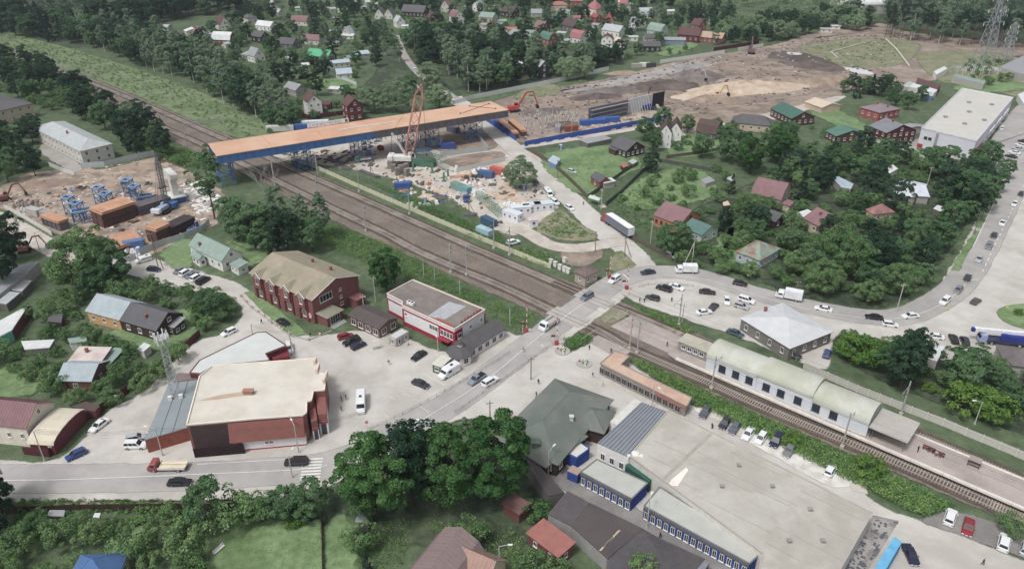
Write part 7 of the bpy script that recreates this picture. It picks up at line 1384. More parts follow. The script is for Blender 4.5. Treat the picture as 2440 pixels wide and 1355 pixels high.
# --- single trees one can point at
T('maple',(895,1235),1.3,'large dark-leaved maple behind the slate shed near the zebra crossing');T('dark',(985,1200),1.2,'dark tree closing the gap between the big maples');T('maple',(1065,1205),1.35,'massive maple over the shaded garden beside the main road');T('maple',(1180,1190),1.25,'bright-topped maple at the corner of the green market hall')
T('pine',(962,1130),0.75,'slim dark pine between the two big maples, left');T('pine',(990,1128),0.78,'slim dark pine between the two big maples, right');T('birch',(1108,1090),0.62,'pale thin-leaved tree behind the massive maple')
T('broad',(748,1232),0.78,'dense roadside tree below the zebra crossing');T('broad',(690,1236),0.75,'rounded tree in the garden row below the zebra');T('fruit',(630,1240),1.3,'silvery fruit tree by the wide green lawn');T('yellow',(705,1240),1.0,'yellow-green bush in the garden row below the zebra')
T('broad',(500,1262),0.95,'tall pointed garden tree under the black sedan');T('fruit',(562,1245),1.5,'spreading apple tree next to the tall pointed tree');T('fruit',(455,1320),1.55,'big apple tree at the lawn corner with white bench');T('fruit',(335,1320),1.35,'apple tree beside the compost path');T('fruit',(225,1295),1.1,'yellowish apple tree in front of the tiny privy');T('fruit',(150,1300),1.2,'bushy apple tree behind blue pyramid roof');T('fruit',(450,1350),1.0,'low apple tree at the bottom of the lawn');T('fruit',(60,1320),1.3,'shaded apple tree by the dark left thicket');T('dark',(-15,1230),0.95,'large dark tree at the left edge by the main road');T('dark',(-20,1290),0.9,'dark tree crowding the left garden fence');T('shrub',(355,1240),1.3,'dark bush on the roadside fence line');T('fruit',(865,1310),1.1,'bluish plum bush by the slab path');T('fruit',(1125,1290),1.1,'willowy bush behind the gambrel house');T('shrub',(1282,1235),1.5,'green bush pressed against the felt-roofed stalls');T('fruit',(1275,1370),1.2,'pale leafy tree below the red trailer cabin');T('fruit',(1525,1385),1.0,'small pale tree before the corrugated stalls');T('spruce',(875,1365),0.35,'blue young spruce in the front garden');T('fruit',(1325,1375),0.9,'silvery bush beside the trailer cabin end')
T('maple',(921,692),0.82,'big rounded tree between brick hall and railway');T('broad',(566,570),1.35,'leafy tree just right of the bare-stemmed tree');T('broad',(610,592),1.4,'broad tree behind the plank house');T('dark',(690,604),1.05,'dark tree over the scrap behind the brick hall');T('broad',(745,600),1.05,'rounded tree near the back corner of brick hall');T('birch',(655,575),0.85,'slim pale tree below the dead tree');T('acacia',(512,522),1.4,'tall bare-stemmed tree beside the building site fence');T('round',(210,688),1.35,'huge pale poplar overhanging the stacked girders');T('dark',(15,690),1.35,'very dark tall tree at the left edge');T('dark',(35,620),1.1,'dark tree beside the access road');T('willow',(1238,448),0.85,'round pale willow beside the side road')
T('willow',(945,266),1.0,'round pale willow behind the crane boom, left one');T('willow',(885,268),0.9,'dark rounded willow beside the maroon house');T('willow',(1048,262),1.0,'round pale willow behind the bridge deck');T('willow',(1025,208),0.95,'pale willow at the village street');T('willow',(1352,190),1.0,'broad pale willow at the site fence, left of a pair');T('willow',(1392,186),0.95,'broad pale willow at the site fence, right of a pair');T('dark',(1012,168),.9,'dark tree leaning over the village lane');T('broad',(1000,140),.9,'leafy tree on the wood side of village lane');T('dark',(985,112),.9,'dark tree at the upper village lane');T('broad',(940,118),.8,'leafy tree at the house side of village lane');T('broad',(978,225),.9,'leafy tree beside the lane behind the crane');T('birch',(952,148),0.7,'light tree overhanging the village street')
T('round',(2005,655),1.15,'great round tree inside the road bend');T('maple',(1785,412),1.0,'dark oak crown beside the mauve gambrel cottage');T('maple',(1850,390),0.95,'wide dark oak behind the mauve gambrel cottage');T('round',(1955,700),0.75,'round pale tree at the road bend kerb');T('round',(2065,722),0.55,'round bush tree at the road bend near the queue');T('dark',(1552,412),0.75,'dense tree at the corner of two plank fences');T('round',(2135,700),.75,'round tree at the bend kerb before the queue');T('dark',(2195,648),.85,'dark tree by the highway footpath bend');T('broad',(2232,598),.95,'full tree by the highway footpath');T('broad',(2262,545),.95,'full tree by the highway verge lawn');T('dark',(2085,650),1.0,'dark tall tree behind the great round tree');T('round',(1890,650),.6,'rounded tree beside the old pale-blue cottage');T('spruce',(1905,490),1.05,'dark spruce beside the cream porch cottage');T('spruce',(1862,412),0.7,'slim spruce at the oak edge');T('spruce',(2128,600),1.1,'blackish spruce behind the great round tree');T('spruce',(1742,460),0.6,'young spruce at the orchard edge')
T('dark',(2145,925),0.95,'tall dark poplar by the platform fence');T('dark',(2165,900),0.95,'tall dark poplar behind the shelter');T('yellow',(2075,870),1.9,'broad light-green bush beside the station car park');T('yellow',(2020,850),1.6,'light-green bush at the station car park edge');T('yellow',(2300,975),2.0,'yellow-green thicket tree below the crane lorry');T('yellow',(2360,1000),1.9,'sunlit yellow-green bush by the platform fence');T('broad',(2410,985),0.7,'tree beyond the platform fence at the right edge');T('yellow',(2070,1128),1.3,'single rounded bush on the weedy railway bank');T('yellow',(1892,1060),0.8,'light bush beside the last parked cars');T('broad',(2290,480),1.15,'tall tree at the highway verge, middle of three');T('broad',(2330,495),1.1,'tall tree at the highway verge beside red hut');T('broad',(2245,430),1.25,'tall tree before the retail hall');T('broad',(2392,425),0.7,'young tree by the retail hall car park');T('spruce',(2075,225),0.75,'dark tree beside the red brick house, right');T('spruce',(2040,235),0.8,'dark tree beside the red brick house, left');T('fruit',(2405,1275),1.0,'dark bush near the cars at right edge');T('yellow',(2425,750),0.55,'clipped bush on the roundabout lawn')
# --- groves: the same trees in numbers
zone([(150,98),(215,112),(330,158),(440,198),(560,262),(650,318),(705,300),(640,228),(560,186),(480,150),(390,112),(330,78),(250,72)],['birch','birch','dark','broad'],7.0,(0.85,1.25),'tall birchy tree in the belt between railway verge and village','trees between railway verge and village',130,1,0.75)
zone([(-70,66),(60,90),(200,108),(430,44),(640,16),(640,0),(430,20),(200,72),(-70,40)],['dark','dark','broad','spruce'],9.0,(1.15,1.6),'dark forest-edge tree behind the grassy railway verge','front trees of the far-left forest',110,2)
zone([(395,105),(640,22),(900,4),(1230,0),(1730,4),(1745,62),(1700,118),(1560,136),(1420,162),(1330,140),(1230,118),(960,100),(890,170),(830,215),(700,240),(620,190),(480,130)],['fruit','broad','dark','birch','dark'],6.2,(0.55,0.95),'garden tree between the houses of the far village','garden trees of the far village',430,3,0.8)
zone([(940,108),(1000,84),(1230,112),(1300,130),(1340,160),(1240,202),(1120,222),(1060,178),(1000,132)],['dark','broad','birch'],6.5,(0.95,1.25),'tall dense tree in the wood beside the village street','trees of the wood beside the village street',110,4)
zone([(1110,226),(1240,204),(1300,188),(1420,166),(1490,150),(1490,136),(1420,150),(1240,188),(1100,208)],['birch','dark'],6.0,(0.7,0.95),'slender tree in the row along the sheet site fence','trees along the sheet site fence',60,5,0.6)
zone([(1690,70),(1725,106),(1800,112),(1950,78),(2075,72),(2080,40),(1960,40),(1800,60)],['willow','broad','dark'],8.0,(0.7,0.95),'bushy tree at the front of the willow thicket above the site','front trees of the willow thicket',110,6)
zone([(2095,90),(2260,108),(2460,122),(2460,96),(2260,84),(2100,68)],['pine','birch','pine'],7.0,(1.0,1.35),'tall thin-stemmed pine at the edge of the far-right forest','front trees of the far-right forest',80,7)
zone([(1700,600),(1760,480),(1900,400),(2060,360),(2330,400),(2340,450),(2290,550),(2200,680),(2090,722),(1960,705),(1800,655)],['broad','dark','fruit','broad'],8.2,(0.6,0.95),'leafy tree in the overgrown plots inside the road bend','trees inside the road bend',85,8,0.9)
zone([(1700,600),(1760,480),(1900,400),(2060,360),(2330,400),(2290,550),(2200,690),(2090,735),(1800,662)],['shrub','fruit'],4.8,(0.9,1.4),'bush in the overgrown plots inside the road bend','bushes inside the road bend',80,9,0.9)
zone([(1545,585),(1590,560),(1690,575),(1750,640),(1800,668),(1700,655),(1620,635)],['fruit','broad','shrub'],4.6,(0.8,1.2),'roadside bush tree below the orange brick house','bushes below the orange brick house',40,10,0.8)
zone([(1480,480),(1540,425),(1700,400),(1740,440),(1760,500),(1700,560),(1580,500),(1520,510)],['fruit','shrub'],6.5,(0.8,1.2),'orchard tree on the sloping lawn above the orange house','orchard trees above the orange house',40,11,0.92)
zone([(1520,330),(1560,310),(1740,300),(1900,300),(2060,330),(2200,385),(2060,370),(1900,380),(1760,400),(1680,380),(1540,360)],['broad','fruit','shrub'],7.0,(0.7,1.05),'tree between the houses along the building site lane','trees along the building site lane',50,12,0.93)
zone([(2000,220),(2100,205),(2200,225),(2190,300),(2170,280),(2060,230)],['dark','broad'],7.0,(0.6,0.85),'dark tree behind the red brick house','trees behind the red brick house',24,14,0.85)
zone([(-50,150),(60,158),(150,205),(250,275),(330,330),(420,372),(440,398),(330,380),(280,345),(180,285),(80,250),(-50,205)],['dark','broad','fruit'],7.0,(0.8,1.25),'tree on the near bank of the railway above the white block','trees on the near railway bank',60,15,0.88)
zone([(-60,330),(60,320),(120,370),(100,420),(0,440),(-60,440)],['dark','broad'],6.0,(0.7,1.0),'dark tree beside the stone-coloured block','trees beside the stone-coloured block',30,16,0.8)
zone([(556,570),(600,545),(700,560),(775,572),(740,602),(640,612),(570,596)],['broad','birch','dark'],5.5,(0.75,1.0),'leafy tree in the grove between site and brick hall','trees between site and brick hall',40,17,0.8)
zone([(240,655),(300,690),(440,700),(540,725),(555,770),(470,795),(440,750),(300,715),(200,700)],['fruit','hedge','broad'],3.6,(0.8,1.15),'bushy tree in the thick hedge round the ochre cottage','hedge round the ochre cottage',60,18,0.85)
zone([(-40,820),(130,700),(200,690),(200,780),(290,830),(370,850),(440,845),(430,880),(330,952),(230,985),(130,945),(60,905),(-40,880)],['fruit','fruit','shrub'],4.2,(0.8,1.15),'orchard tree around the low blue-roofed cottage','orchard round the low cottage',90,19,0.9)
zone([(0,1225),(300,1240),(480,1240),(500,1400),(330,1400),(-40,1400)],['fruit','shrub'],4.6,(0.7,1.1),'garden bush in the plots below the main road','garden bushes below the main road',18,20,0.93)
zone([(1990,810),(2180,840),(2260,880),(2460,880),(2470,1025),(2250,955),(2060,875)],['broad','yellow','fruit','shrub','broad'],3.9,(0.6,0.95),'leafy bush tree between platform fence and the station square','bushes behind the platform fence',100,21,0.9)
zone([(640,330),(700,300),(900,262),(880,240),(700,250),(640,290)],['broad','fruit','shrub'],5.5,(0.7,1.0),'tree between the tall houses and the bridge deck','trees behind the bridge deck',40,22,0.9)
zone([(2200,405),(2330,400),(2420,400),(2360,470),(2310,530),(2250,520)],['broad','dark'],6.5,(0.8,1.1),'tree in the belt between highway and metal-roofed cottage','trees along the highway',30,23,0.9)
zone([(2320,215),(2300,150),(2440,150),(2440,190)],['shrub','fruit'],7,(0.8,1.2),'bush around the fenced substation','bushes round the substation',20,24,0.9)
# --- dead pale tree over the tracks
p = P(640,478);dt = thing('dead_tree','bare pale dead tree leaning over the tracks below the deck','tree',p);rr = random.Random(5);tk_ = MB();br_ = MB()
def twig(mb,a,d,L,r_,n):
    b = a + d * L;mb.bar(a,b,r_,n=5,r2=r_ * .6)
    if n > 0:
        for _ in range(3):twig(br_,a.lerp(b,rr.uniform(.6,1)),(d + Vector((rr.uniform(-.8,.8),rr.uniform(-.8,.8),rr.uniform(-.2,.5)))).normalized(),L * rr.uniform(.55,.8),r_ * .55,n - 1)
for s in ((-.45,.1,1),(-.1,-.2,1),(.3,.2,1)):twig(tk_,Vector((0,0,0)),Vector(s).normalized(),6.0,.14,4)
MD = C(164,156,148,var=0.15);tk_.build('trunk',MD,dt,world=False);br_.build('branches',MD,dt,world=False)
# --- forest masses and weeds: nobody could count these
def mass(name,poly,n,H,R,ls,nl,mats,seed):
    wp_ = W(poly);rg = np.random.default_rng(seed);x0,x1 = min(p.x for p in wp_),max(p.x for p in wp_);y0,y1 = min(p.y for p in wp_),max(p.y for p in wp_);V = [[] for _ in mats];c = 0;tries = 0
    while c < n and tries < n * 30:
        tries += 1;x,y = rg.uniform(x0,x1),rg.uniform(y0,y1)
        if not inside(wp_,x,y):continue
        s = rg.uniform(.75,1.25);h,r_ = H * s,R * rg.uniform(.8,1.2);k = 7 if nl > 40 else 1;mi = rg.integers(len(mats))
        for _ in range(k):
            d0 = unit(rg,1)[0] * rg.uniform(.3,.9) if k > 1 else np.zeros(3);cc = np.array([x,y,h * .62]) + d0 * np.array([r_,r_,h * .36]);d = unit(rg,max(3,nl // k)) + np.array([0,0,.4]);d /= np.linalg.norm(d,axis=1)[:,None];V[mi].append(leaves_np(np.maximum(cc + d * np.array([r_,r_,h * .36]) * (.5 if k > 1 else 1),[-1e9,-1e9,.05]),d,ls,rg))
        c += 1
    for i,m in enumerate(mats):
        if V[i]:tag(put(name,np_mesh(name,np.concatenate(V[i]),m)),kind='stuff')
mass('forest',[(-80,40),(200,72),(430,22),(640,0),(900,-20),(900,-70),(-80,-70)],420,20,5.0,1.3,260,[LM['dark'],LM['broad']],1)
mass('forest',[(2090,66),(2260,84),(2470,94),(2500,-60),(2080,-60)],300,20,4.6,1.2,240,[LM['dark'],LM['birch']],2)
mass('forest',[(1600,30),(1800,58),(1960,38),(2085,38),(2080,-60),(1560,-60)],260,10,4.6,1.1,220,[LM['willow'],LM['broad']],3)
mass('forest',[(640,0),(900,0),(1230,-6),(1600,-2),(1600,-60),(640,-60)],220,13,4.6,1.2,200,[LM['broad'],LM['dark']],4)
mass('garden_bushes',[(395,105),(640,22),(900,4),(1230,0),(1730,4),(1745,62),(1700,118),(1560,136),(1230,118),(960,100),(830,215),(700,240),(480,130)],900,2.0,1.7,.7,42,[LM['shrub'],LM['fruit'],LM['broad']],31)
WD = [LM['weed'],LM['shrub']]
for i,(poly,n,h) in enumerate([([(690,490),(790,540),(960,600),(1100,684),(1280,762),(1235,792),(1050,690),(900,645),(770,580)],1500,1.3),([(870,428),(960,466),(1200,566),(1216,590),(1140,572),(930,464)],700,1.1),([(1490,852),(1560,880),(1700,948),(1900,1036),(2100,1128),(2270,1206),(2200,1232),(2050,1160),(1850,1058),(1660,968)],2600,1.2),([(-60,62),(60,92),(200,128),(400,192),(640,300),(600,330),(300,214),(160,160),(-60,92)],700,.7),([(1345,812),(1400,796),(1410,815),(1360,834)],160,.8),([(640,366),(680,372),(600,360),(560,345)],60,.8),([(480,372),(520,385),(440,400),(400,380),(280,330),(300,320)],500,1.2),([(1225,590),(1290,600),(1340,625),(1300,640),(1215,598)],220,.8),([(1510,728),(1560,745),(1660,790),(1640,796),(1540,752)],200,.7),([(0,1190),(300,1195),(480,1195),(480,1222),(0,1222)],420,.6),([(1450,500),(1540,430),(1600,470),(1560,560),(1500,540)],300,.5),([(2340,130),(2450,150),(2450,185),(2330,160)],200,.8),([(1280,552),(1330,508),(1362,530),(1415,562),(1350,570)],200,.5),([(2040,420),(2200,400),(2230,440),(2100,425)],220,.9)]):
    mass('weeds',poly,n,h,h * .75,.34 if poly[0][1] > 400 else .6,16,WD if i != 3 else [LM['willow'],LM['weed']],40 + i)

for i,(poly,n,h) in enumerate([([(510,1235),(760,1245),(770,1350),(530,1350)],420,.22),([(790,1250),(980,1240),(960,1350),(790,1350)],380,.25),([(1295,375),(1460,355),(1520,388),(1400,458)],420,.3),([(1480,480),(1540,425),(1690,410),(1690,470),(1560,500)],420,.3),([(1910,112),(2110,94),(2180,110),(2060,160),(1960,146)],380,.5),([(1000,1240),(1240,1260),(1250,1350),(1180,1350)],260,.25)]):mass('grass_tufts',poly,n,h,h * 2.0,.3,9,[LM['weed'],LM['fruit']],80 + i)
# ---------------------------------------------------------------- fences, poles, people, small things
def fence(name,label,px,h,m,pm=None,step=2.5,th=0.08,cat='fence',posts=True,pw=0.14,ph=0.15,group=None,z0=0.03,gapz=0.0,world=None):
    pts = world or W(px);t = thing(name,label,cat,pts[0],0,group);cache = {}
    for a,b in zip(pts,pts[1:]):
        L = (b - a).length;k = max(1,round(L / step));d = (b - a) / k;an = math.atan2(d.y,d.x);l_ = round(d.length,2)
        if (l_,'p') not in cache:cache[(l_,'p')] = MB().box(0,0,z0,h,l_ - (pw if posts else 0.02),th).mesh('panel',m)
        if 'q' not in cache:cache['q'] = MB().box(0,0,0,h + ph,pw,pw + 0.04).mesh('post',pm or m)
        for i in range(k):
            c = a + d * (i + 0.5) - t.location;put('panel',cache[(l_,'p')],t,(c.x,c.y,R.uniform(-.02,.02) + gapz),an)
            if posts:c = a + d * i - t.location;put('post',cache['q'],t,(c.x,c.y,0),an)
    if posts:c = pts[-1] - t.location;put('post',cache['q'],t,(c.x,c.y,0),0)
    return t
M_CF = C(200,196,164,var=0.14,sc=0.5);M_CF2 = C(196,192,182,var=0.14,sc=0.5);M_SHEET = C(176,184,184,var=0.12);M_SHEET2 = C(204,208,204,var=0.1);M_MAR = C(92,44,54,var=0.12);M_PLANK = C(104,92,82,var=0.25,sc=1.5);M_PLANKG = C(84,92,84,var=0.2,sc=1.5);M_BLUEF = C(48,88,172,var=0.1)
fence('concrete_fence','yellowish concrete panel fence along the far side of the tracks',[(686,379),(730,392),(854,448),(966,497),(1119,562),(1229,607),(1284,630),(1312,640)],1.7,M_CF,C(222,218,186),2.6)
fence('concrete_fence','grey concrete panel fence behind the station platform',[(1914,878),(1970,903),(2041,934),(2120,965),(2169,985),(2245,1014),(2299,1037),(2380,1070),(2460,1104)],1.9,M_CF2,C(214,210,200),2.7)
fence('sheet_fence','dark maroon sheet fence along the dirt lane by supermarket',[(120,1088),(205,1003),(235,985),(300,940),(380,880),(455,822),(478,800)],2.0,M_MAR,None,2.4,posts=False)
fence('sheet_fence','short maroon sheet fence at the carport front',[(58,1082),(120,1089)],2.0,M_MAR,None,2.4,posts=False)
fence('plank_fence','dark brown plank fence below the main road verge',[(-20,1226),(160,1218),(330,1216),(520,1214),(610,1212)],1.7,C(72,56,50,var=0.25),None,2.4)
fence('sheet_fence','grey sheet fence below the white two-storey block',[(195,402),(250,398),(300,386),(368,371)],2.4,M_SHEET,None,2.4)
fence('sheet_fence','low grey mesh fence at the dirt track end of the site',[(118,396),(150,410),(178,419)],1.8,M_SHEET2,None,2.4)
fence('sheet_fence','grey sheet fence between building site and plank house lawn',[(335,608),(392,584),(440,570),(482,552),(500,536)],2.2,M_SHEET,None,2.4)
fence('sheet_fence','grey sheet wall below the white sacks',[(268,622),(300,628),(325,616)],2.0,M_SHEET2,None,2.2)
fence('concrete_fence','pale concrete slab fence beside the left access road',[(12,498),(55,520),(125,562)],1.8,C(206,202,196),None,3.0)
bf = fence('site_hoarding','long blue hoarding with white dashes along the fence lane',[(1250,350),(1400,322),(1500,303),(1600,284)],2.5,M_BLUEF,None,3.0,posts=False)
for i in range(13):
    a,b = P(1250,350),P(1600,284);q = a.lerp(b,(i + .5) / 13);d = (b - a);n = Vector((d.y,-d.x,0)).normalized();n = n if n.y < 0 else -n;q = q + n * .12 - bf.location
    MB().box(q.x,q.y,.15,.55,3.0,.05,math.atan2(d.y,d.x)).build('white_dash',M_TARP,bf,world=False)
fence('site_hoarding','blue hoarding beside the haul road under the deck end',[(1152,285),(1190,310),(1228,336)],2.2,M_BLUEF,None,3.0,posts=False)
fence('sheet_fence','pale sheet fence between the site and the willows',[(1080,250),(1130,236),(1240,214),(1320,198),(1450,168)],2.3,M_SHEET2,None,3.0,posts=False)
fence('sheet_fence','white sheet fence at the far meadow side of the site',[(1572,152),(1650,140),(1726,128)],2.3,C(216,216,206),None,3.0,posts=False)
fence('sheet_fence','short white sheet fence past the gap at the far site',[(1758,122),(1818,112)],2.3,C(210,208,200),None,3.0,posts=False)
fence('sheet_fence','maroon sheet fence of the manor above the site',[(1700,122),(1760,113),(1808,104)],2.3,M_MAR,None,3.0,posts=False)
fence('sheet_fence','maroon sheet fence behind the bridge deck below tall houses',[(690,268),(735,284),(790,278),(832,272)],2.2,M_MAR,None,2.6,posts=False)
fence('sheet_fence','grey inner yard fence beside the haul road',[(1108,300),(1140,330),(1164,360),(1050,374)],2.0,M_SHEET,None,2.6)
fence('sheet_fence','grey mesh fence around the bare soil triangle',[(1040,394),(1088,412),(1150,398),(1204,384)],1.9,M_SHEET2,None,2.6)
fence('plank_fence','weathered plank fence between side road and scruffy lawn',[(1262,362),(1300,384),(1345,420),(1392,466),(1400,474)],1.8,M_PLANK,None,2.5)
fence('plank_fence','plank fence between the scruffy lawn and the grassy strip',[(1400,474),(1440,446),(1480,418),(1520,392)],1.7,M_PLANKG,None,2.5)
fence('plank_fence','dark plank fence on the orchard side of the grassy strip',[(1444,490),(1480,462),(1530,412),(1560,396)],1.7,M_PLANKG,None,2.5)
fence('plank_fence','plank fence along the top of the orchard lawn',[(1572,386),(1640,398),(1690,408)],1.5,M_PLANKG,None,2.5)
fence('plank_fence','plank fence below the mown plot',[(1588,378),(1650,370),(1720,358)],1.5,M_PLANK,None,2.5)
fence('plank_fence','brown plank fence along the side road below the lorry',[(1508,570),(1550,594),(1600,622)],1.6,M_PLANK,None,2.5)
fence('sheet_fence','pale sheet fence between green-roofed house and depot',[(2038,322),(2100,346),(2150,362),(2212,380)],2.0,C(206,204,196),None,2.6)
fence('sheet_fence','dark sheet fence of the green annex yard',[(1690,568),(1715,552),(1738,532)],2.2,C(52,88,78),None,2.5,posts=False)
fence('wire_fence','pale fence round the substation',[(2225,186),(2270,165),(2300,158),(2400,172)],1.8,M_SHEET2,None,3.0)
fence('plank_fence','wooden fence between the two lower lawns',[(765,1232),(768,1290),(770,1400)],1.3,M_PLANK,None,2.5)
fence('sheet_fence','dark plank fence above the bare village lawn',[(712,190),(740,184),(778,166)],1.8,C(60,54,54),None,2.6,posts=False)
fence('sheet_fence','pale sheet fence below the pale-blue outbuildings',[(780,176),(830,196),(850,204)],1.8,C(190,198,208),None,2.6,posts=False)
fence('garden_fence','white fence beside the village street',[(975,190),(990,205),(1000,214)],1.5,C(206,206,198),None,2.6)
# railings
def railing(name,label,px,h=1.0,m=None,step=2.2,cat='railing',bars=(0.55,0.95)):
    pts = W(px);t = thing(name,label,cat,pts[0]);m = m or C(176,172,166)
    for a,b in zip(pts,pts[1:]):
        k = max(1,round((b - a).length / step));o = t.location
        for i in range(k + 1):c = a.lerp(b,i / k) - o;MB().box(c.x,c.y,0,h,.08,.08).build('post',m,t,world=False)
        for z in bars:s,e = a - o,b - o;MB().bar((s.x,s.y,z * h),(e.x,e.y,z * h),.04).build('rail',m,t,world=False)
railing('road_railing','grey railing between the square and the main road',[(880,1027),(960,990),(1060,935),(1130,895),(1215,842)]);railing('road_railing','grey railing on the market side of the main road',[(1085,985),(1150,940),(1260,862),(1345,806)])
MGR = C(190,206,180);railing('platform_railing','pale green railing at the crossing end of the far track',[(1462,708),(1482,718),(1500,702),(1545,720)],m=MGR);railing('platform_railing','pale green railing on the low platform end',[(1443,770),(1458,760),(1478,764),(1495,748)],m=MGR);railing('platform_railing','pale green railing at the market side steps',[(1385,815),(1400,804),(1414,794)],m=MGR);railing('platform_railing','pale green railing behind the tan kiosk row',[(1478,838),(1490,830),(1496,836)],m=MGR)
railing('guard_rail','steel guard rail curving round the station car park',[(1522,686),(1545,680),(1590,678),(1652,683)],.8,C(168,164,158),2.0)
# poles
M_POLE = C(186,182,174,var=0.1);M_WOODP = C(132,118,104,var=0.15);M_CAT = C(170,170,168,var=0.1)
def lamp(px,h,d,label,n=1):
    p = P(*px);t = thing('street_lamp',label,'street lamp',p);MB().bar((0,0,0),(0,0,h),.13,n=8,r2=.08).build('pole',M_POLE,t,world=False)
    MB().lathe([(.22,0),(.2,.5)],n=8).build('base',M_POLE,t,world=False)
    for s in range(n):
        dd = Vector((d[0],d[1],0)).normalized() * (1.6 if s == 0 else -1.6);MB().bar((0,0,h - .1),(dd.x,dd.y,h + .3),.06).build('arm',M_POLE,t,world=False);MB().box(dd.x * 1.15,dd.y * 1.15,h + .22,h + .38,.8,.3,math.atan2(dd.y,dd.x)).build('lamp_head',M_FRAME,t,world=False)
for px,h,d,lb in [((107,1099),7.8,(1,0.2),'leaning concrete street lamp at the carport corner'),((388,1086),7.2,(-1,.1),'street lamp in front of the brick annex wall'),((712,1078),7.0,(-.3,.5),'street lamp before the supermarket white base'),((697,1138),5.6,(.2,1),'street lamp across the road at the zebra crossing'),((1541,1258),6.6,(.2,.6),'street lamp at the gap between blue kiosk rows'),((1306,1137),6.6,(.3,.4),'street lamp at the corner of the market wing'),((1044,838),5.5,(0,-1),'white post lamp before the crimson store'),((1553,972),6.4,(.2,-.4),'white street lamp before the tan kiosks'),((2322,1010),6.0,(-1,0),'platform lamp beside the grey concrete fence'),((1190,1360),6.0,(1,0),'street lamp hidden by gardens near the gambrel house'),((96,600),6.5,(1,.2),'street lamp along the left access road'),((1288,340),6,(0,1),'lamp pole at the blue hoarding'),((1362,322),6,(0,1),'lamp pole at the middle of blue hoarding')]:lamp(px,h,d,lb)
def wpole(px,h,label,stay=None,m=None,cross=True):
    p = P(*px);t = thing('utility_pole',label,'pole',p);m = m or M_WOODP;MB().bar((0,0,0),(0,0,h),.15,n=7,r2=.1).build('pole',m,t,world=False)
    if cross:
        MB().box(0,0,h - .7,h - .58,1.6,.12,R.uniform(0,3)).build('crossarm',m,t,world=False)
        for s in (-.6,0,.6):MB().lathe([(.05,h - .58),(.07,h - .42),(.03,h - .35)],s,0,6).build('insulator',M_FRAME,t,world=False)
    if stay:MB().bar((0,0,h * .8),(stay[0],stay[1],0),.12).build('strut',m,t,world=False)
for px,h,lb,st in [((605,812),5,'thin dark pole standing at the white annex roof',None),((697,845),7,'utility pole beside the white annex and parked car',None),((1265,905),6.5,'utility pole on the market side of the main road',None),((1168,1008),6,'pole at the corner of the market hall railing',None),((1648,632),9.5,'pale utility pole with strut at the road bend',(-3,-1.5)),((1550,580),8,'pale utility pole beside the orange brick house',None),((1432,500),8,'pale utility pole at the bus shelter',None),((1328,425),7.5,'utility pole beside the weathered plank fence',None),((1488,612),7,'utility pole on the dry verge by the crossing',(2,-1)),((1418,600),7,'dark utility pole at the gate road',None),((885,432),7.5,'utility pole with tripod legs by the railway weeds',(2,1)),((1118,520),7.5,'tripod pole in the stores yard',(2.4,1)),((2135,745),9,'pale leaning pole at the road bend trees',None),((2208,445),8,'white pole beside the long metal-roofed cottage',None),((2320,560),8,'pole along the highway footpath',None),((378,640),12,'tall dark lattice-like pole above the parked cars',(2.0,-1.0)),((1222,262),0.01,'',None),((1100,820),0.01,'',None),((1010,660),5,'thin pale post on the weedy bank behind the crimson store',None),((1036,670),4.5,'second thin pale post on the weedy bank',None),((1096,705),5,'third thin pale post on the weedy bank',None),((1215,775),5,'thin pale post beside the long pink kiosk',None),((1895,705),5,'short pole beside the box lorry',None),((868,745),5.5,'white post between brick hall and brown kiosk',None),((895,720),8,'pale pole behind the brick hall annex',None),((1625,770),6,'pale pole at the station car park edge',None)]:
    if h > 1:wpole(px,h,lb,st,M_POLE if ('pale' in lb or 'white' in lb) else None,'thin' not in lb)
def catenary(px,h,side,label):
    p = P(*px);a = PA((px[0],px[1]),(px[0] + 100,px[1] + 45));t = thing('catenary_mast',label,'catenary mast',p,a);MB().bar((0,0,0),(0,0,h),.2,n=6,r2=.14).build('mast',M_CAT,t,world=False);MB().box(0,0,0,.7,.7,.7).build('footing',M_PWALL,t,world=False)
    s = side;MB().bar((0,0,h - 3.0),(0,s * 3.2,h - 1.6),.06).bar((0,0,h - 1.2),(0,s * 3.2,h - 1.6),.05).build('cantilever',M_CAT,t,world=False);MB().bar((0,s * 3.2,h - 1.6),(0,s * 2.9,h - 2.8),.05).build('steady_arm',M_CAT,t,world=False)
    for z in (h - 1.2,h - 3.0):MB().lathe([(.1,-.2),(.14,0),(.1,.2)],n=6).build('insulator',C(140,90,74),t,world=False,loc=(0,s * .35,z))
cm = [((33,108),-1,'far side mast near the verge forest, first'),((72,162),1,'near side mast at the left bank trees'),((128,150),-1,'far side mast on the grassy verge'),((234,236),1,'near side mast by the double pair, upper'),((283,262),1,'near side mast by the double pair, middle'),((308,275),1,'near side mast by the double pair, lower'),((222,192),-1,'far side verge mast with cross-arm'),((358,246),-1,'far side verge mast with white footing'),((388,322),1,'near side mast before the portal'),((758,478),1,'dark near-side mast beyond the grove'),((856,458),-1,'rust-coloured mast at the yard fence'),((976,510),-1,'far side mast opposite bright blue cabin'),((872,552),1,'near side mast above the weedy bank'),((1074,650),1,'near side mast behind the crimson store'),((1112,656),1,'near side mast with Y-shaped bracket'),((1177,592),-1,'far side mast near the gate skip'),((1214,608),-1,'far side mast by the white car'),((1500,832),1,'mast standing on the low platform end'),((1518,842),1,'dark lattice mast beside the low platform'),((1617,776),-1,'tall mast at the station car park edge'),((1695,926),1,'near side mast before the vaulted hall'),((2006,1066),1,'near side mast past the vaulted hall'),((2146,988),-1,'tall pale mast rising before the dark poplars')]
for px,s,lb in cm:catenary(px,9.5 if px[1] < 900 else 9.0,s,'steel catenary mast: ' + lb)
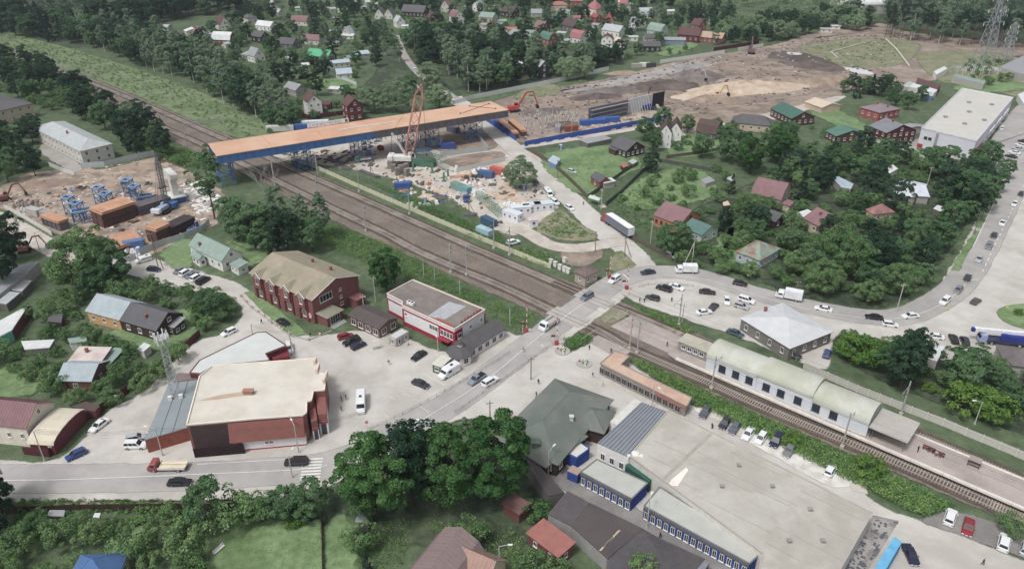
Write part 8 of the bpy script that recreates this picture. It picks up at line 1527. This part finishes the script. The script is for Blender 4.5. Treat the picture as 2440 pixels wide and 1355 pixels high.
def portal(a,b,h,label):
    A,B = P(*a),P(*b);t = thing('catenary_portal',label,'catenary portal',A);o = A;B = B - o
    for q in (Vector((0,0,0)),B):MB().bar((q.x,q.y,0),(q.x,q.y,h),.22,n=6).build('mast',M_CAT,t,world=False)
    mb = MB();n = 12;ch = [MB(),MB()]
    for k,z in enumerate((h - .8,h)):ch[k].bar((0,0,z),(B.x,B.y,z),.11);ch[k].build('chord',M_CAT,t,world=False)
    for i in range(n):u,v = B * (i / n),B * ((i + 1) / n);mb.bar((u.x,u.y,h - .8 if i % 2 else h),(v.x,v.y,h if i % 2 else h - .8),.07)
    mb.build('lacing',M_CAT,t,world=False)
    for f in (.25,.4,.75):q = B * f;MB().bar((q.x,q.y,h - .8),(q.x,q.y,h - 2.4),.06).build('dropper',M_CAT,t,world=False)
portal((446,348),(540,330),9.5,'wide steel catenary portal spanning the tracks beyond the bridge deck');portal((655,442),(757,418),9.5,'wide steel catenary portal spanning the tracks on the near side of deck')
# overhead wires along the tracks
for k,tr in enumerate((T_NEAR,T_FAR)):
    pts = smooth_path(W(tr),False,12);mb = MB()
    for a,b in zip(pts,pts[1:]):
        for z in (5.9,7.3):mb.bar((a.x,a.y,z),(b.x,b.y,z),.022,n=3)
    tag(mb.build('contact_wire',C(90,86,84)),'overhead contact wires above the ' + ('near' if k == 0 else 'far') + ' railway track','wire')
# telecom mast on the annex
p = P(420,942,3.6);tm_ = thing('telecom_mast','slim galvanised lattice telecom mast on the grey-blue annex roof','mast',(p.x,p.y,3.6),.3);hm = 15.5;w0,w1 = 1.1,.75;MGA = C(168,172,178)
leg = lambda i,z:(math.cos(i * math.pi / 2 + .78) * (w0 + (w1 - w0) * z / hm),math.sin(i * math.pi / 2 + .78) * (w0 + (w1 - w0) * z / hm),z)
for i in range(4):MB().bar(leg(i,0),leg(i,hm),.06).build('leg',MGA,tm_,world=False)
mb = MB()
for k in range(13):
    z,z2 = hm * k / 13,hm * (k + 1) / 13
    for i in range(4):mb.bar(leg(i,z),leg((i + 1) % 4,z2),.03).bar(leg(i,z2),leg((i + 1) % 4,z2),.03)
mb.build('bracing',MGA,tm_,world=False)
for i in range(9):a = i * .7;MB().box(1.35 * math.cos(a),1.35 * math.sin(a),hm - 1.8 + .3 * (i % 3),hm + .3 + .3 * (i % 3),.3,.18,a).build('antenna',M_FRAME,tm_,world=False)
MB().lathe([(1.5,hm - .5),(1.5,hm - .4)],n=8).build('platform',MGA,tm_,world=False)
for s in (-1,1):MB().box(s * 1.1,-1.2,0,.9,.8,.6).build('cabinet',M_FRAME,tm_,world=False)
# pylons
def pylon(px,h,label,sc=1.0):
    p = P(*px);t = thing('power_pylon',label,'pylon',p,.2);M_ = C(150,154,160);w = lambda z:4.2 * sc * (1 - z / h) ** 1.1 + .5
    lg = lambda i,z:(w(z) * (1 if i in (0,1) else -1),w(z) * (1 if i in (1,2) else -1),z)
    for i in range(4):
        mb = MB()
        for k in range(10):mb.bar(lg(i,h * k / 10),lg(i,h * (k + 1) / 10),.2)
        mb.build('leg',M_,t,world=False)
    mb = MB()
    for k in range(10):
        z,z2 = h * k / 10,h * (k + 1) / 10
        for i in range(4):mb.bar(lg(i,z),lg((i + 1) % 4,z2),.11).bar(lg((i + 1) % 4,z),lg(i,z2),.11)
    mb.build('bracing',M_,t,world=False)
    for z,L in ((h * .62,7),(h * .78,6),(h * .92,5)):
        MB().bar((-L * sc,0,z),(L * sc,0,z),.16).bar((-L * sc,0,z),(0,0,z + 1.6),.1).bar((L * sc,0,z),(0,0,z + 1.6),.1).build('crossarm',M_,t,world=False)
        for s in (-1,1):MB().lathe([(.15,z - 2),(.2,z - 1),(.12,z)],s * L * sc * .95,0,6).build('insulator',M_FRAME,t,world=False)
pylon((2336,168),44,'tall lattice power pylon beside the fenced substation');pylon((2392,150),24,'shorter lattice pylon behind the substation',.6);pylon((2368,112),26,'small lattice portal pylon at the pine edge',.6)
mb = MB();A = P(2110,95);B = P(2136,120);Cq = P(2166,160)
for a,b in ((A,B),(B,Cq)):mb.bar((a.x,a.y,.6),(b.x,b.y,.6),.55,n=8)
tag(mb.build('pipeline',C(196,190,170)),'pale yellow pipe run across the far meadow','pipe')
mb = MB();pts = [P(1934,110),P(1990,100),P(2060,103),P(1980,125),P(1996,140)]
for a,b in zip(pts[2:],pts[3:]):mb.bar((a.x,a.y,.4),(b.x,b.y,.4),.4,n=6)
tag(mb.build('pipeline',C(196,192,174)),'bent pale pipe lying on the green meadow','pipe')
# crossing barriers and signals
def barrier(px,up,label):
    p = P(*px);t = thing('crossing_barrier',label,'barrier',p);MB().box(0,0,0,1.3,.9,.7).build('drive_box',C(176,60,66),t,world=False);MB().box(.9,.3,0,.8,.8,.8).build('plinth',M_PWALL,t,world=False)
    for i in range(8):z = 1.2 + i * .85;MB().box(.1,.35,z,z + .84,.16,.1).build('arm_stripe',C(184,62,62) if i % 2 else M_FRAME,t,world=False)
    MB().bar((-.9,0,0),(-.9,0,3.4),.07).build('signal_post',M_FRAME,t,world=False);MB().box(-.9,-.12,2.6,3.0,1.1,.2).build('signal_head',M_DARK,t,world=False)
    for s in (-.32,.32):disc(t,-.9 + s,-.25,2.8,.14,0,M_TAIL,'signal_lamp')
    for s in (-1,1):MB().bar((-.9 - .5,0,3.2 - s * .3),(-.9 + .5,0,3.2 + s * .3),.06).build('saltire',C(206,90,90),t,world=False)
for px,lb in [((1254,792),'red and white crossing barrier beside the long pink kiosk'),((1452,664),'red and white crossing barrier by the gatehouse'),((1326,822),'red crossing barrier housing at the market flower bed'),((1493,690),'red crossing barrier housing by the car park guard rail')]:barrier(px,1,lb)
for i,px in enumerate([(1313,630),(1323,636),(1334,643),(1345,648),(1354,652),(1345,626)]):
    p = P(*px);t = thing('signal_cabinet','white trackside equipment cabinet in the row by the gatehouse','cabinet',p,deg(-40),'white cabinets by the gatehouse');MB().box(0,0,.3,1.7,1.1,.8).build('cabinet',M_FRAME,t,world=False);MB().box(0,0,1.702,1.85,1.3,1.0).build('lid',C(200,198,190),t,world=False);MB().box(0,0,0,.3,.8,.6).build('plinth',M_PWALL,t,world=False)
# bus shelter, notice board, bench, flower beds
p = P(1418,487);t = thing('bus_shelter','open bus shelter with pale green vaulted roof','bus shelter',p,deg(-42));mb = MB()
pr = [(-1.2 + 2.4 * i / 8,2.3 + .7 * math.sin(math.pi * i / 8)) for i in range(9)]
for a,b in zip(pr,pr[1:]):mb.poly([(-2.4,*a),(2.4,*a),(2.4,*b),(-2.4,*b)]);mb.poly([(-2.4,a[0],a[1] - .06),(-2.4,b[0],b[1] - .06),(2.4,b[0],b[1] - .06),(2.4,a[0],a[1] - .06)])
mb.build('roof',C(178,200,180),t,world=False)
for x in (-2.2,2.2):
    for y in (-1.0,1.0):MB().box(x,y,0,2.35,.1,.1).build('post',C(150,170,156),t,world=False)
MB().box(0,1.0,.1,2.0,4.2,.06).build('back_panel',C(150,176,160),t,world=False);MB().box(0,.6,.42,.5,3.6,.4).build('bench',M_PLANK,t,world=False)
p = P(897,832);t = thing('notice_board','white standing notice board on the open square','sign',p,deg(10));MB().box(0,0,1.0,2.6,1.6,.25).build('board',M_FRAME,t,world=False);MB().box(0,0,0,.15,1.8,1.0).build('base',WL['grey'],t,world=False)
for s in (-.6,.6):MB().box(s,0,.15,1.0,.12,.12).build('leg',WL['grey'],t,world=False)
def bench(px,label,ad=-42,z=0,m=None):
    p = P(*px,z);t = thing('bench',label,'bench',(p.x,p.y,z),deg(ad));m = m or C(120,62,60);MB().box(0,0,.42,.48,2.4,.45).build('seat',m,t,world=False);MB().box(0,.24,.55,.95,2.4,.06).build('backrest',m,t,world=False)
    for s in (-1,1):MB().box(s,0,0,.42,.1,.4).build('leg',M_DARK,t,world=False)
bench((2212,1073),'dark red bench on the platform, the one nearest the canopy',z=1.1);bench((2234,1084),'dark red bench on the platform beside seated travellers',z=1.1);bench((523,1312),'white bench on the wide green lawn',60,0,M_FRAME)
for px,lb in [((1340,838),'round flower bed with white border stones at the barrier'),((1392,868),'bed of pale pots beside the tan kiosks'),((1440,662),'')]:
    if lb:
        p = P(*px);t = thing('flower_bed',lb,'flower bed',p);MB().lathe([(2.0,0),(1.9,.35),(1.7,.3)],n=14).build('border',WL['grey'],t,world=False);rr = random.Random(4)
        for i in range(14):a,q = rr.uniform(0,6.28),rr.uniform(0,1.5);MB().lathe([(.18,.3),(.26,.55),(.1,.8)],q * math.cos(a),q * math.sin(a),6).build('flower',rr.choice([C(176,70,80),M_FRAME,C(206,206,190),C(100,130,80)]),t,world=False)
p = P(2320,1108,1.1);t = thing('platform_stall','small square stall frame on the platform','stall',(p.x,p.y,1.1),PF_ANG)
for x in (-1,1):
    for y in (-.8,.8):MB().box(x,y,0,1.5,.1,.1).build('post',M_DARK,t,world=False)
MB().box(0,0,1.5,1.6,2.2,1.8).build('top',C(160,146,138),t,world=False);MB().box(0,0,.6,.66,2.0,1.6).build('shelf',C(140,120,112),t,world=False)
# bicycles on sale along the kiosk fronts
BK = Proto();mb = MB()
for a,b in (((-.5,0,.33),(-.1,0,.35)),((-.1,0,.35),(-.25,0,.85)),((-.2,0,.75),(.38,0,.8)),((-.1,0,.35),(.38,0,.78)),((-.5,0,.33),(-.22,0,.75)),((.38,0,.9),(.52,0,.33))):mb.bar(a,b,.03)
BK.add('frame',mb.mesh('frame',M_PAINT),paint=True)
for x in (-.5,.52):BK.add('wheel',MB().lathe([(.3,-.025),(.34,-.025),(.34,.025),(.3,.025)],n=14).mesh('wheel',M_TYRE),-1,(x,0,.34),(math.pi / 2,0,0))
BK.add('saddle',MB().box(-.25,0,.86,.93,.28,.14).mesh('saddle',M_DARK));BK.add('handlebar',MB().bar((.36,-.28,.98),(.36,.28,.98),.03).bar((.38,0,.85),(.36,0,.98),.03).mesh('handlebar',M_DARK))
for i in range(9):
    p = P(1388 + i * 15.5 - 6,1147 + i * 8.0);BK.spawn('bicycle',(p.x,p.y,0),deg(60 + 10 * math.sin(i * 3)),'bicycle parked in the line before the shorter blue kiosk row','bicycle','bicycles before the shorter kiosks',1.1,S(*rt.choice([(60,60,70),(150,40,50),(200,200,206),(50,80,150)])))
for i in range(11):
    p = P(1540 + i * 20,1226 + i * 11.2);BK.spawn('bicycle',(p.x,p.y,0),deg(60 + 10 * math.sin(i * 5)),'bicycle parked in the line before the longer blue kiosk row','bicycle','bicycles before the longer kiosks',1.1,S(*rt.choice([(60,60,70),(150,40,50),(200,200,206),(50,80,150)])))
# road sign, bins and boards
def rsign(px,label,col,h=2.6,shape='disc'):
    p = P(*px);t = thing('road_sign',label,'road sign',p);MB().bar((0,0,0),(0,0,h),.05).build('post',M_POLE,t,world=False)
    if shape == 'disc':disc(t,0,-.08,h - .2,.38,0,col,'plate')
    else:MB().box(0,-.08,h - .75,h,.75,.05).build('plate',col,t,world=False)
for a in [((126,1082),'pair of white road signs beside the leaning lamp',M_FRAME,2.6,'sq'),((876,1026),'round prohibition sign at the railing end',C(206,120,120)),((282,962),'sign post at the lane fence',M_FRAME,2.6,'sq'),((1292,842),'sign post beside the flower bed',M_FRAME),((2255,742),'small yellow sign on the roundabout verge',C(206,196,90),1.6,'sq'),((2398,738),'yellow sign on the roundabout lawn',C(220,210,96),1.2,'sq')]:rsign(*a)
# kerbs
def kerb(px,label):
    pts = W(px);t = put('kerb',None);tag(t,kind='structure')
    for a,b in zip(pts,pts[1:]):m = (a + b) / 2;d = b - a;MB().box(m.x,m.y,0,.14,d.length,.2,math.atan2(d.y,d.x)).build('kerbstone',WL['grey'],t,world=False)
kerb([(2376,745),(2384,735),(2394,729),(2415,726),(2440,725),(2470,731)],'');kerb([(2376,745),(2390,765),(2415,777),(2440,783),(2480,792)],'');kerb([(290,1104),(400,1100),(500,1096)],'');kerb([(540,1094),(640,1090),(735,1085),(752,1078)],'');kerb([(1820,742),(1900,760),(1990,782),(2080,790),(2120,800)],'');kerb([(1120,892),(1180,858),(1215,832),(1240,808)],'');kerb([(0,1113),(100,1112)],'')
# ---------------------------------------------------------------- people
SK = {}
def person_mesh(pose):
    k = 1 if pose == 'walk' else 0;st = .28 * k;sit = pose == 'sit'
    if sit:J = dict(pel=(0,0,.5),chest=(-.05,0,.9),neck=(-.03,0,1.05),head=(0,0,1.2),top=(0,0,1.32),hl=(0,.1,.48),kl=(.42,.12,.5),al=(.42,.12,.08),tl=(.58,.12,.05),hr=(0,-.1,.48),kr=(.42,-.12,.5),ar=(.42,-.12,.08),tr=(.58,-.12,.05),sl=(-.05,.2,.95),el=(.0,.25,.68),wl=(.25,.16,.58),fl=(.33,.12,.57),sr=(-.05,-.2,.95),er=(.0,-.25,.68),wr=(.25,-.16,.58),fr=(.33,-.12,.57))
    else:J = dict(pel=(0,0,.95),chest=(0,0,1.3),neck=(0,0,1.48),head=(.02,0,1.62),top=(.01,0,1.72),hl=(0,.1,.9),kl=(st * .6 + .03,.11,.5),al=(st * .6 - .05,.11,.09),tl=(st * .6 + .14,.11,.04),hr=(0,-.1,.9),kr=(-st * .3 + .03,-.11,.5),ar=(-st - .0,-.11,.1),tr=(-st + .17,-.11,.04),sl=(0,.2,1.4),el=(-.12 * k - .02,.26,1.13),wl=(.05 * k,.27,.9),fl=(.08,.27,.8),sr=(0,-.2,1.4),er=(.1 * k - .02,-.26,1.13),wr=(.25 * k,-.25,.95),fr=(.3 * k + .02,-.25,.86))
    E_ = [('pel','chest'),('chest','neck'),('neck','head'),('head','top'),('pel','hl'),('hl','kl'),('kl','al'),('al','tl'),('pel','hr'),('hr','kr'),('kr','ar'),('ar','tr'),('chest','sl'),('sl','el'),('el','wl'),('wl','fl'),('chest','sr'),('sr','er'),('er','wr'),('wr','fr')]
    rad = dict(pel=(.16,.12),chest=(.17,.12),neck=(.055,.055),head=(.095,.1),top=(.07,.08),hl=(.09,.09),hr=(.09,.09),kl=(.06,.06),kr=(.06,.06),al=(.045,.045),ar=(.045,.045),tl=(.04,.035),tr=(.04,.035),sl=(.07,.07),sr=(.07,.07),el=(.05,.05),er=(.05,.05),wl=(.035,.035),wr=(.035,.035),fl=(.03,.04),fr=(.03,.04))
    nm = list(J);me = bpy.data.meshes.new('sk');me.from_pydata([J[n] for n in nm],[(nm.index(a),nm.index(b)) for a,b in E_],[]);o = bpy.data.objects.new('sk',me);COL.objects.link(o)
    o.modifiers.new('s','SKIN');sv = me.skin_vertices[0].data
    for i,n in enumerate(nm):sv[i].radius = rad[n];sv[i].use_root = n == 'pel'
    o.modifiers.new('u','SUBSURF').levels = 1;bpy.context.view_layer.update();ev = o.evaluated_get(bpy.context.evaluated_depsgraph_get());r = bpy.data.meshes.new_from_object(ev);bpy.data.objects.remove(o)
    return r,(1.02 if sit else 1.47),(.55 if sit else .93),sit
def person(px,pose,ad,top,legs,label,z=0.0,skin=(206,160,136),hair=(70,54,46)):
    key = (pose,top,legs,hair)
    if pose not in SK:SK[pose] = person_mesh(pose)
    if key not in SK:
        src,zn,zl,sit = SK[pose];me = src.copy();me.materials.clear()
        for c in (top,legs,skin,hair,(40,38,38)):me.materials.append(C(*c))
        for f in me.polygons:
            c = f.center;m = 0
            if c.z > zn:m = 3 if (c.z > zn + .2 or c.x < -.03) else 2
            elif c.z < .1:m = 4
            elif c.z < zl and abs(c.y) < .205:m = 1
            elif abs(c.y) > .14 and c.z < (zl if not sit else .62) + .0:m = 2
            f.material_index = m;f.use_smooth = True
        SK[key] = me
    p = P(*px,z);o = put('person',SK[key],None,(p.x,p.y,z),deg(ad));return tag(o,label,'person')
for a in [((624,772),'walk',-30,(70,66,70),(60,60,70),'person in dark clothes walking beside the brick hall wall'),((648,773),'walk',150,(206,206,204),(120,120,126),'person in white top walking towards the brick hall'),((740,804),'stand',-60,(48,46,52),(44,44,50),'person in black standing at the low wall end'),((814,956),'stand',20,(86,84,92),(70,72,86),'person in grey standing on the square by the supermarket'),((825,953),'stand',200,(44,44,50),(44,44,52),'person in black beside the one in grey'),((814,980),'walk',-90,(120,112,110),(60,60,72),'person with brown top walking below the pair'),((927,870),'walk',-100,(90,104,112),(206,204,196),'person in pale trousers crossing the open square'),((953,824),'stand',40,(54,50,54),(206,196,180),'person in beige trousers before the grey container kiosk'),((973,824),'walk',30,(216,214,210),(60,60,66),'person in white shirt walking near the container kiosk'),((1042,828),'stand',0,(120,60,66),(50,50,56),'person in red top at the crimson store entrance'),((1283,916),'stand',60,(60,60,66),(80,96,130),'person in jeans standing on the market paving'),((1278,946),'walk',200,(110,60,70),(50,50,56),'person in maroon walking to the market hall'),((1247,840),'walk',220,(190,110,110),(206,206,206),'person in pink crossing the main road'),((1412,900),'walk',-40,(46,46,52),(206,206,206),'person in black jacket by the tan kiosk corner'),((1436,922),'walk',140,(206,190,180),(206,206,200),'person in pale clothes before the tan kiosks'),((1600,720),'stand',-90,(60,56,60),(60,60,70),'person standing alone in the station car park'),((1524,720),'stand',-60,(120,120,130),(50,50,56),'person at the railing of the far track'),((1535,722),'stand',120,(60,62,70),(50,50,56),'second person at the railing of the far track'),((1548,1010),'stand',90,(50,50,56),(50,50,56),'person in black under the tan kiosk sign'),((1572,1282),'walk',-40,(46,46,54),(50,50,60),'person in dark clothes in the bicycle lane'),((2340,1346),'walk',-60,(70,70,76),(60,60,66),'person walking across the lower-right yard'),((1696,1022),'stand',30,(60,64,74),(50,50,60),'person standing beside the market parking row'),((1404,834),'stand',-40,(60,60,66),(120,110,100),'person waiting at the market side steps'),((1456,842),'stand',-90,(100,60,60),(50,50,56),'person beside the end of the tan kiosk'),((1022,440),'stand',0,(206,120,60),(60,66,90),'worker in orange beside the stores yard'),((1035,432),'stand',60,(60,66,80),(60,66,90),'worker in blue near the crane ballast'),((95,570),'walk',-30,(70,64,66),(50,50,56),'person walking along the left access road'),((1390,490),'stand',-90,(60,56,56),(50,50,56),'person waiting at the bus shelter'),((1322,465),'stand',0,(120,120,120),(60,60,66),'person beside the parked minibus'),((1225,332),'stand',0,(206,206,206),(60,60,70),'worker at the blue hoarding gate')]:
    person(*a)
for a in [((2186,1076),'stand',-60,(46,46,52),(60,60,66),'person in black standing on the platform'),((2213,1074),'sit',-132,(70,50,60),(60,60,70),'traveller in maroon seated on the platform bench'),((2230,1084),'sit',-132,(180,170,170),(60,60,70),'traveller in pale top seated on the platform bench'),((2240,1087),'sit',-132,(120,60,70),(60,60,70),'traveller in red seated at the bench end'),((1589,826),'walk',-40,(60,60,68),(60,60,66),'person in dark clothes stepping onto the platform ramp')]:
    person(*a,z=1.1 if a[0][0] > 1700 else .3)
# small sheds and greenhouses of the far village
rs = random.Random(77);SHP = {}
zp = W([(395,105),(640,24),(900,8),(1230,4),(1700,6),(1700,112),(1560,130),(1230,112),(960,100),(860,190),(700,215),(480,130)]);n = 0;x0,x1 = min(p.x for p in zp),max(p.x for p in zp);y0,y1 = min(p.y for p in zp),max(p.y for p in zp)
while n < 46:
    x,y = rs.uniform(x0,x1),rs.uniform(y0,y1)
    if not inside(zp,x,y) or any((x - a) ** 2 + (y - b) ** 2 < (c + 3.5) ** 2 for a,b,c,_h in FOOT):continue
    k = rs.randrange(6)
    if k not in SHP:
        L,Wd,he = rs.uniform(4,6.5),rs.uniform(3,4),rs.uniform(2.1,2.7);Pr = Proto();Pr.add('wall',MB().box(0,0,0,he,L,Wd).mesh('wall',rs.choice([WL['grey'],WL['pale'],WL['brown'],WL['lgreen']])));r = MB()
        for s in (-1,1):f = [(-L / 2 - .25,s * (Wd / 2 + .3),he),(L / 2 + .25,s * (Wd / 2 + .3),he),(L / 2 + .25,0,he + 1.1),(-L / 2 - .25,0,he + 1.1)];r.poly(f if s < 0 else f[::-1]);r.poly([(a,b,c - .1) for a,b,c in (f if s > 0 else f[::-1])])
        Pr.add('roof',r.mesh('roof',rs.choice([RF['white'],RF['lgrey'],RF['lblue'],RF['gg'],RF['grey'],RF['mauve']])));Pr.add('door',MB().box(L * .2,-Wd / 2 - .03,0,1.9,.9,.06).mesh('door',M_DOOR));SHP[k] = Pr
    SHP[k].spawn('shed',(x,y,0),rs.choice([-.7,-.2,.5,1.0]),'small garden shed tucked between the trees of the far village','shed','small sheds of the far village');FOOT.append((x,y,3,2));n += 1
# goods crowding the kiosk fronts
for i in range(9):
    a = P(1392 + i * 13,1140 + i * 7.2);lumps('goods_display','goods heaped before the shorter blue kiosks, pile %s' % ['by the booth','by the first door','under the first windows','beside the white door','under the middle windows','by the red crates','past the middle door','near the corner','at the corner'][i],'goods',(1392 + i * 13,1141 + i * 7.2),.9,.5,7,rs.choice([C(60,62,70),C(150,150,156),C(44,60,110),C(120,80,70)]),(.25,.5),i + 200)
for i in range(10):
    lumps('goods_display','goods heaped before the longer blue kiosks, pile %s' % ['at the lamp','past the lamp','under the blue board','by the first glass door','under the first windows','beside the motor tools','by the middle door','under the last windows','near the far door','at the far corner'][i],'goods',(1548 + i * 21,1224 + i * 11.4),1.0,.5,8,rs.choice([C(60,62,70),C(150,150,156),C(44,60,110),C(150,90,70)]),(.25,.55),i + 300)
for i,(px,L,ad) in enumerate([((1452,1286),6,50),((1458,1282),5,48),((1446,1294),4,52)]):
    p = P(*px,3.4);tag(MB().box(p.x,p.y,3.33,3.43,L,.14,deg(ad)).build('loose_plank',M_TIMB),'pale loose plank lying on the felt stall roof','plank','planks on the felt roof')
# supply wires beside the main road
for k,(a,b,za,zb) in enumerate([((107,1099),(388,1086),7.6,7.0),((388,1086),(712,1078),7.0,6.8),((712,1078),(876,1026),6.8,5.5),((697,845),(605,812),6.6,4.8),((1648,632),(1550,580),9.2,7.8),((1550,580),(1432,500),7.8,7.8),((1432,500),(1328,425),7.8,7.2)]):
    A,B = P(*a),P(*b);mb = MB();n_ = 10
    for o_ in (-.4,.1,.5):
        for i in range(n_):
            f,g = i / n_,(i + 1) / n_;q = lambda t:(A.x + (B.x - A.x) * t,A.y + (B.y - A.y) * t + o_,za + (zb - za) * t - .9 * (1 - (2 * t - 1) ** 2));mb.bar(q(f),q(g),.02,n=3)
    tag(mb.build('power_line',C(70,68,68)),'sagging power wires %s' % ['from the leaning lamp to the annex lamp','from the annex lamp along the supermarket','from supermarket lamp to the railing sign','between the two poles at white annex','from the bend pole to the orange house','from the orange house to the bus shelter','from the bus shelter up the side road'][k],'wire')
# haze: the air between the camera and the far woods
mh = bpy.data.materials.new('haze_air');mh.use_nodes = True;n_ = mh.node_tree.nodes;n_.clear();ho = n_.new('ShaderNodeOutputMaterial');hv = n_.new('ShaderNodeVolumePrincipled');hv.inputs['Color'].default_value = (.80,.89,1.0,1);hv.inputs['Density'].default_value = HAZE;hv.inputs['Anisotropy'].default_value = .2;mh.node_tree.links.new(hv.outputs[0],ho.inputs['Volume'])
tag(MB().box(0,1900,-1.0,112,7000,7200).build('haze',mh),kind='stuff')
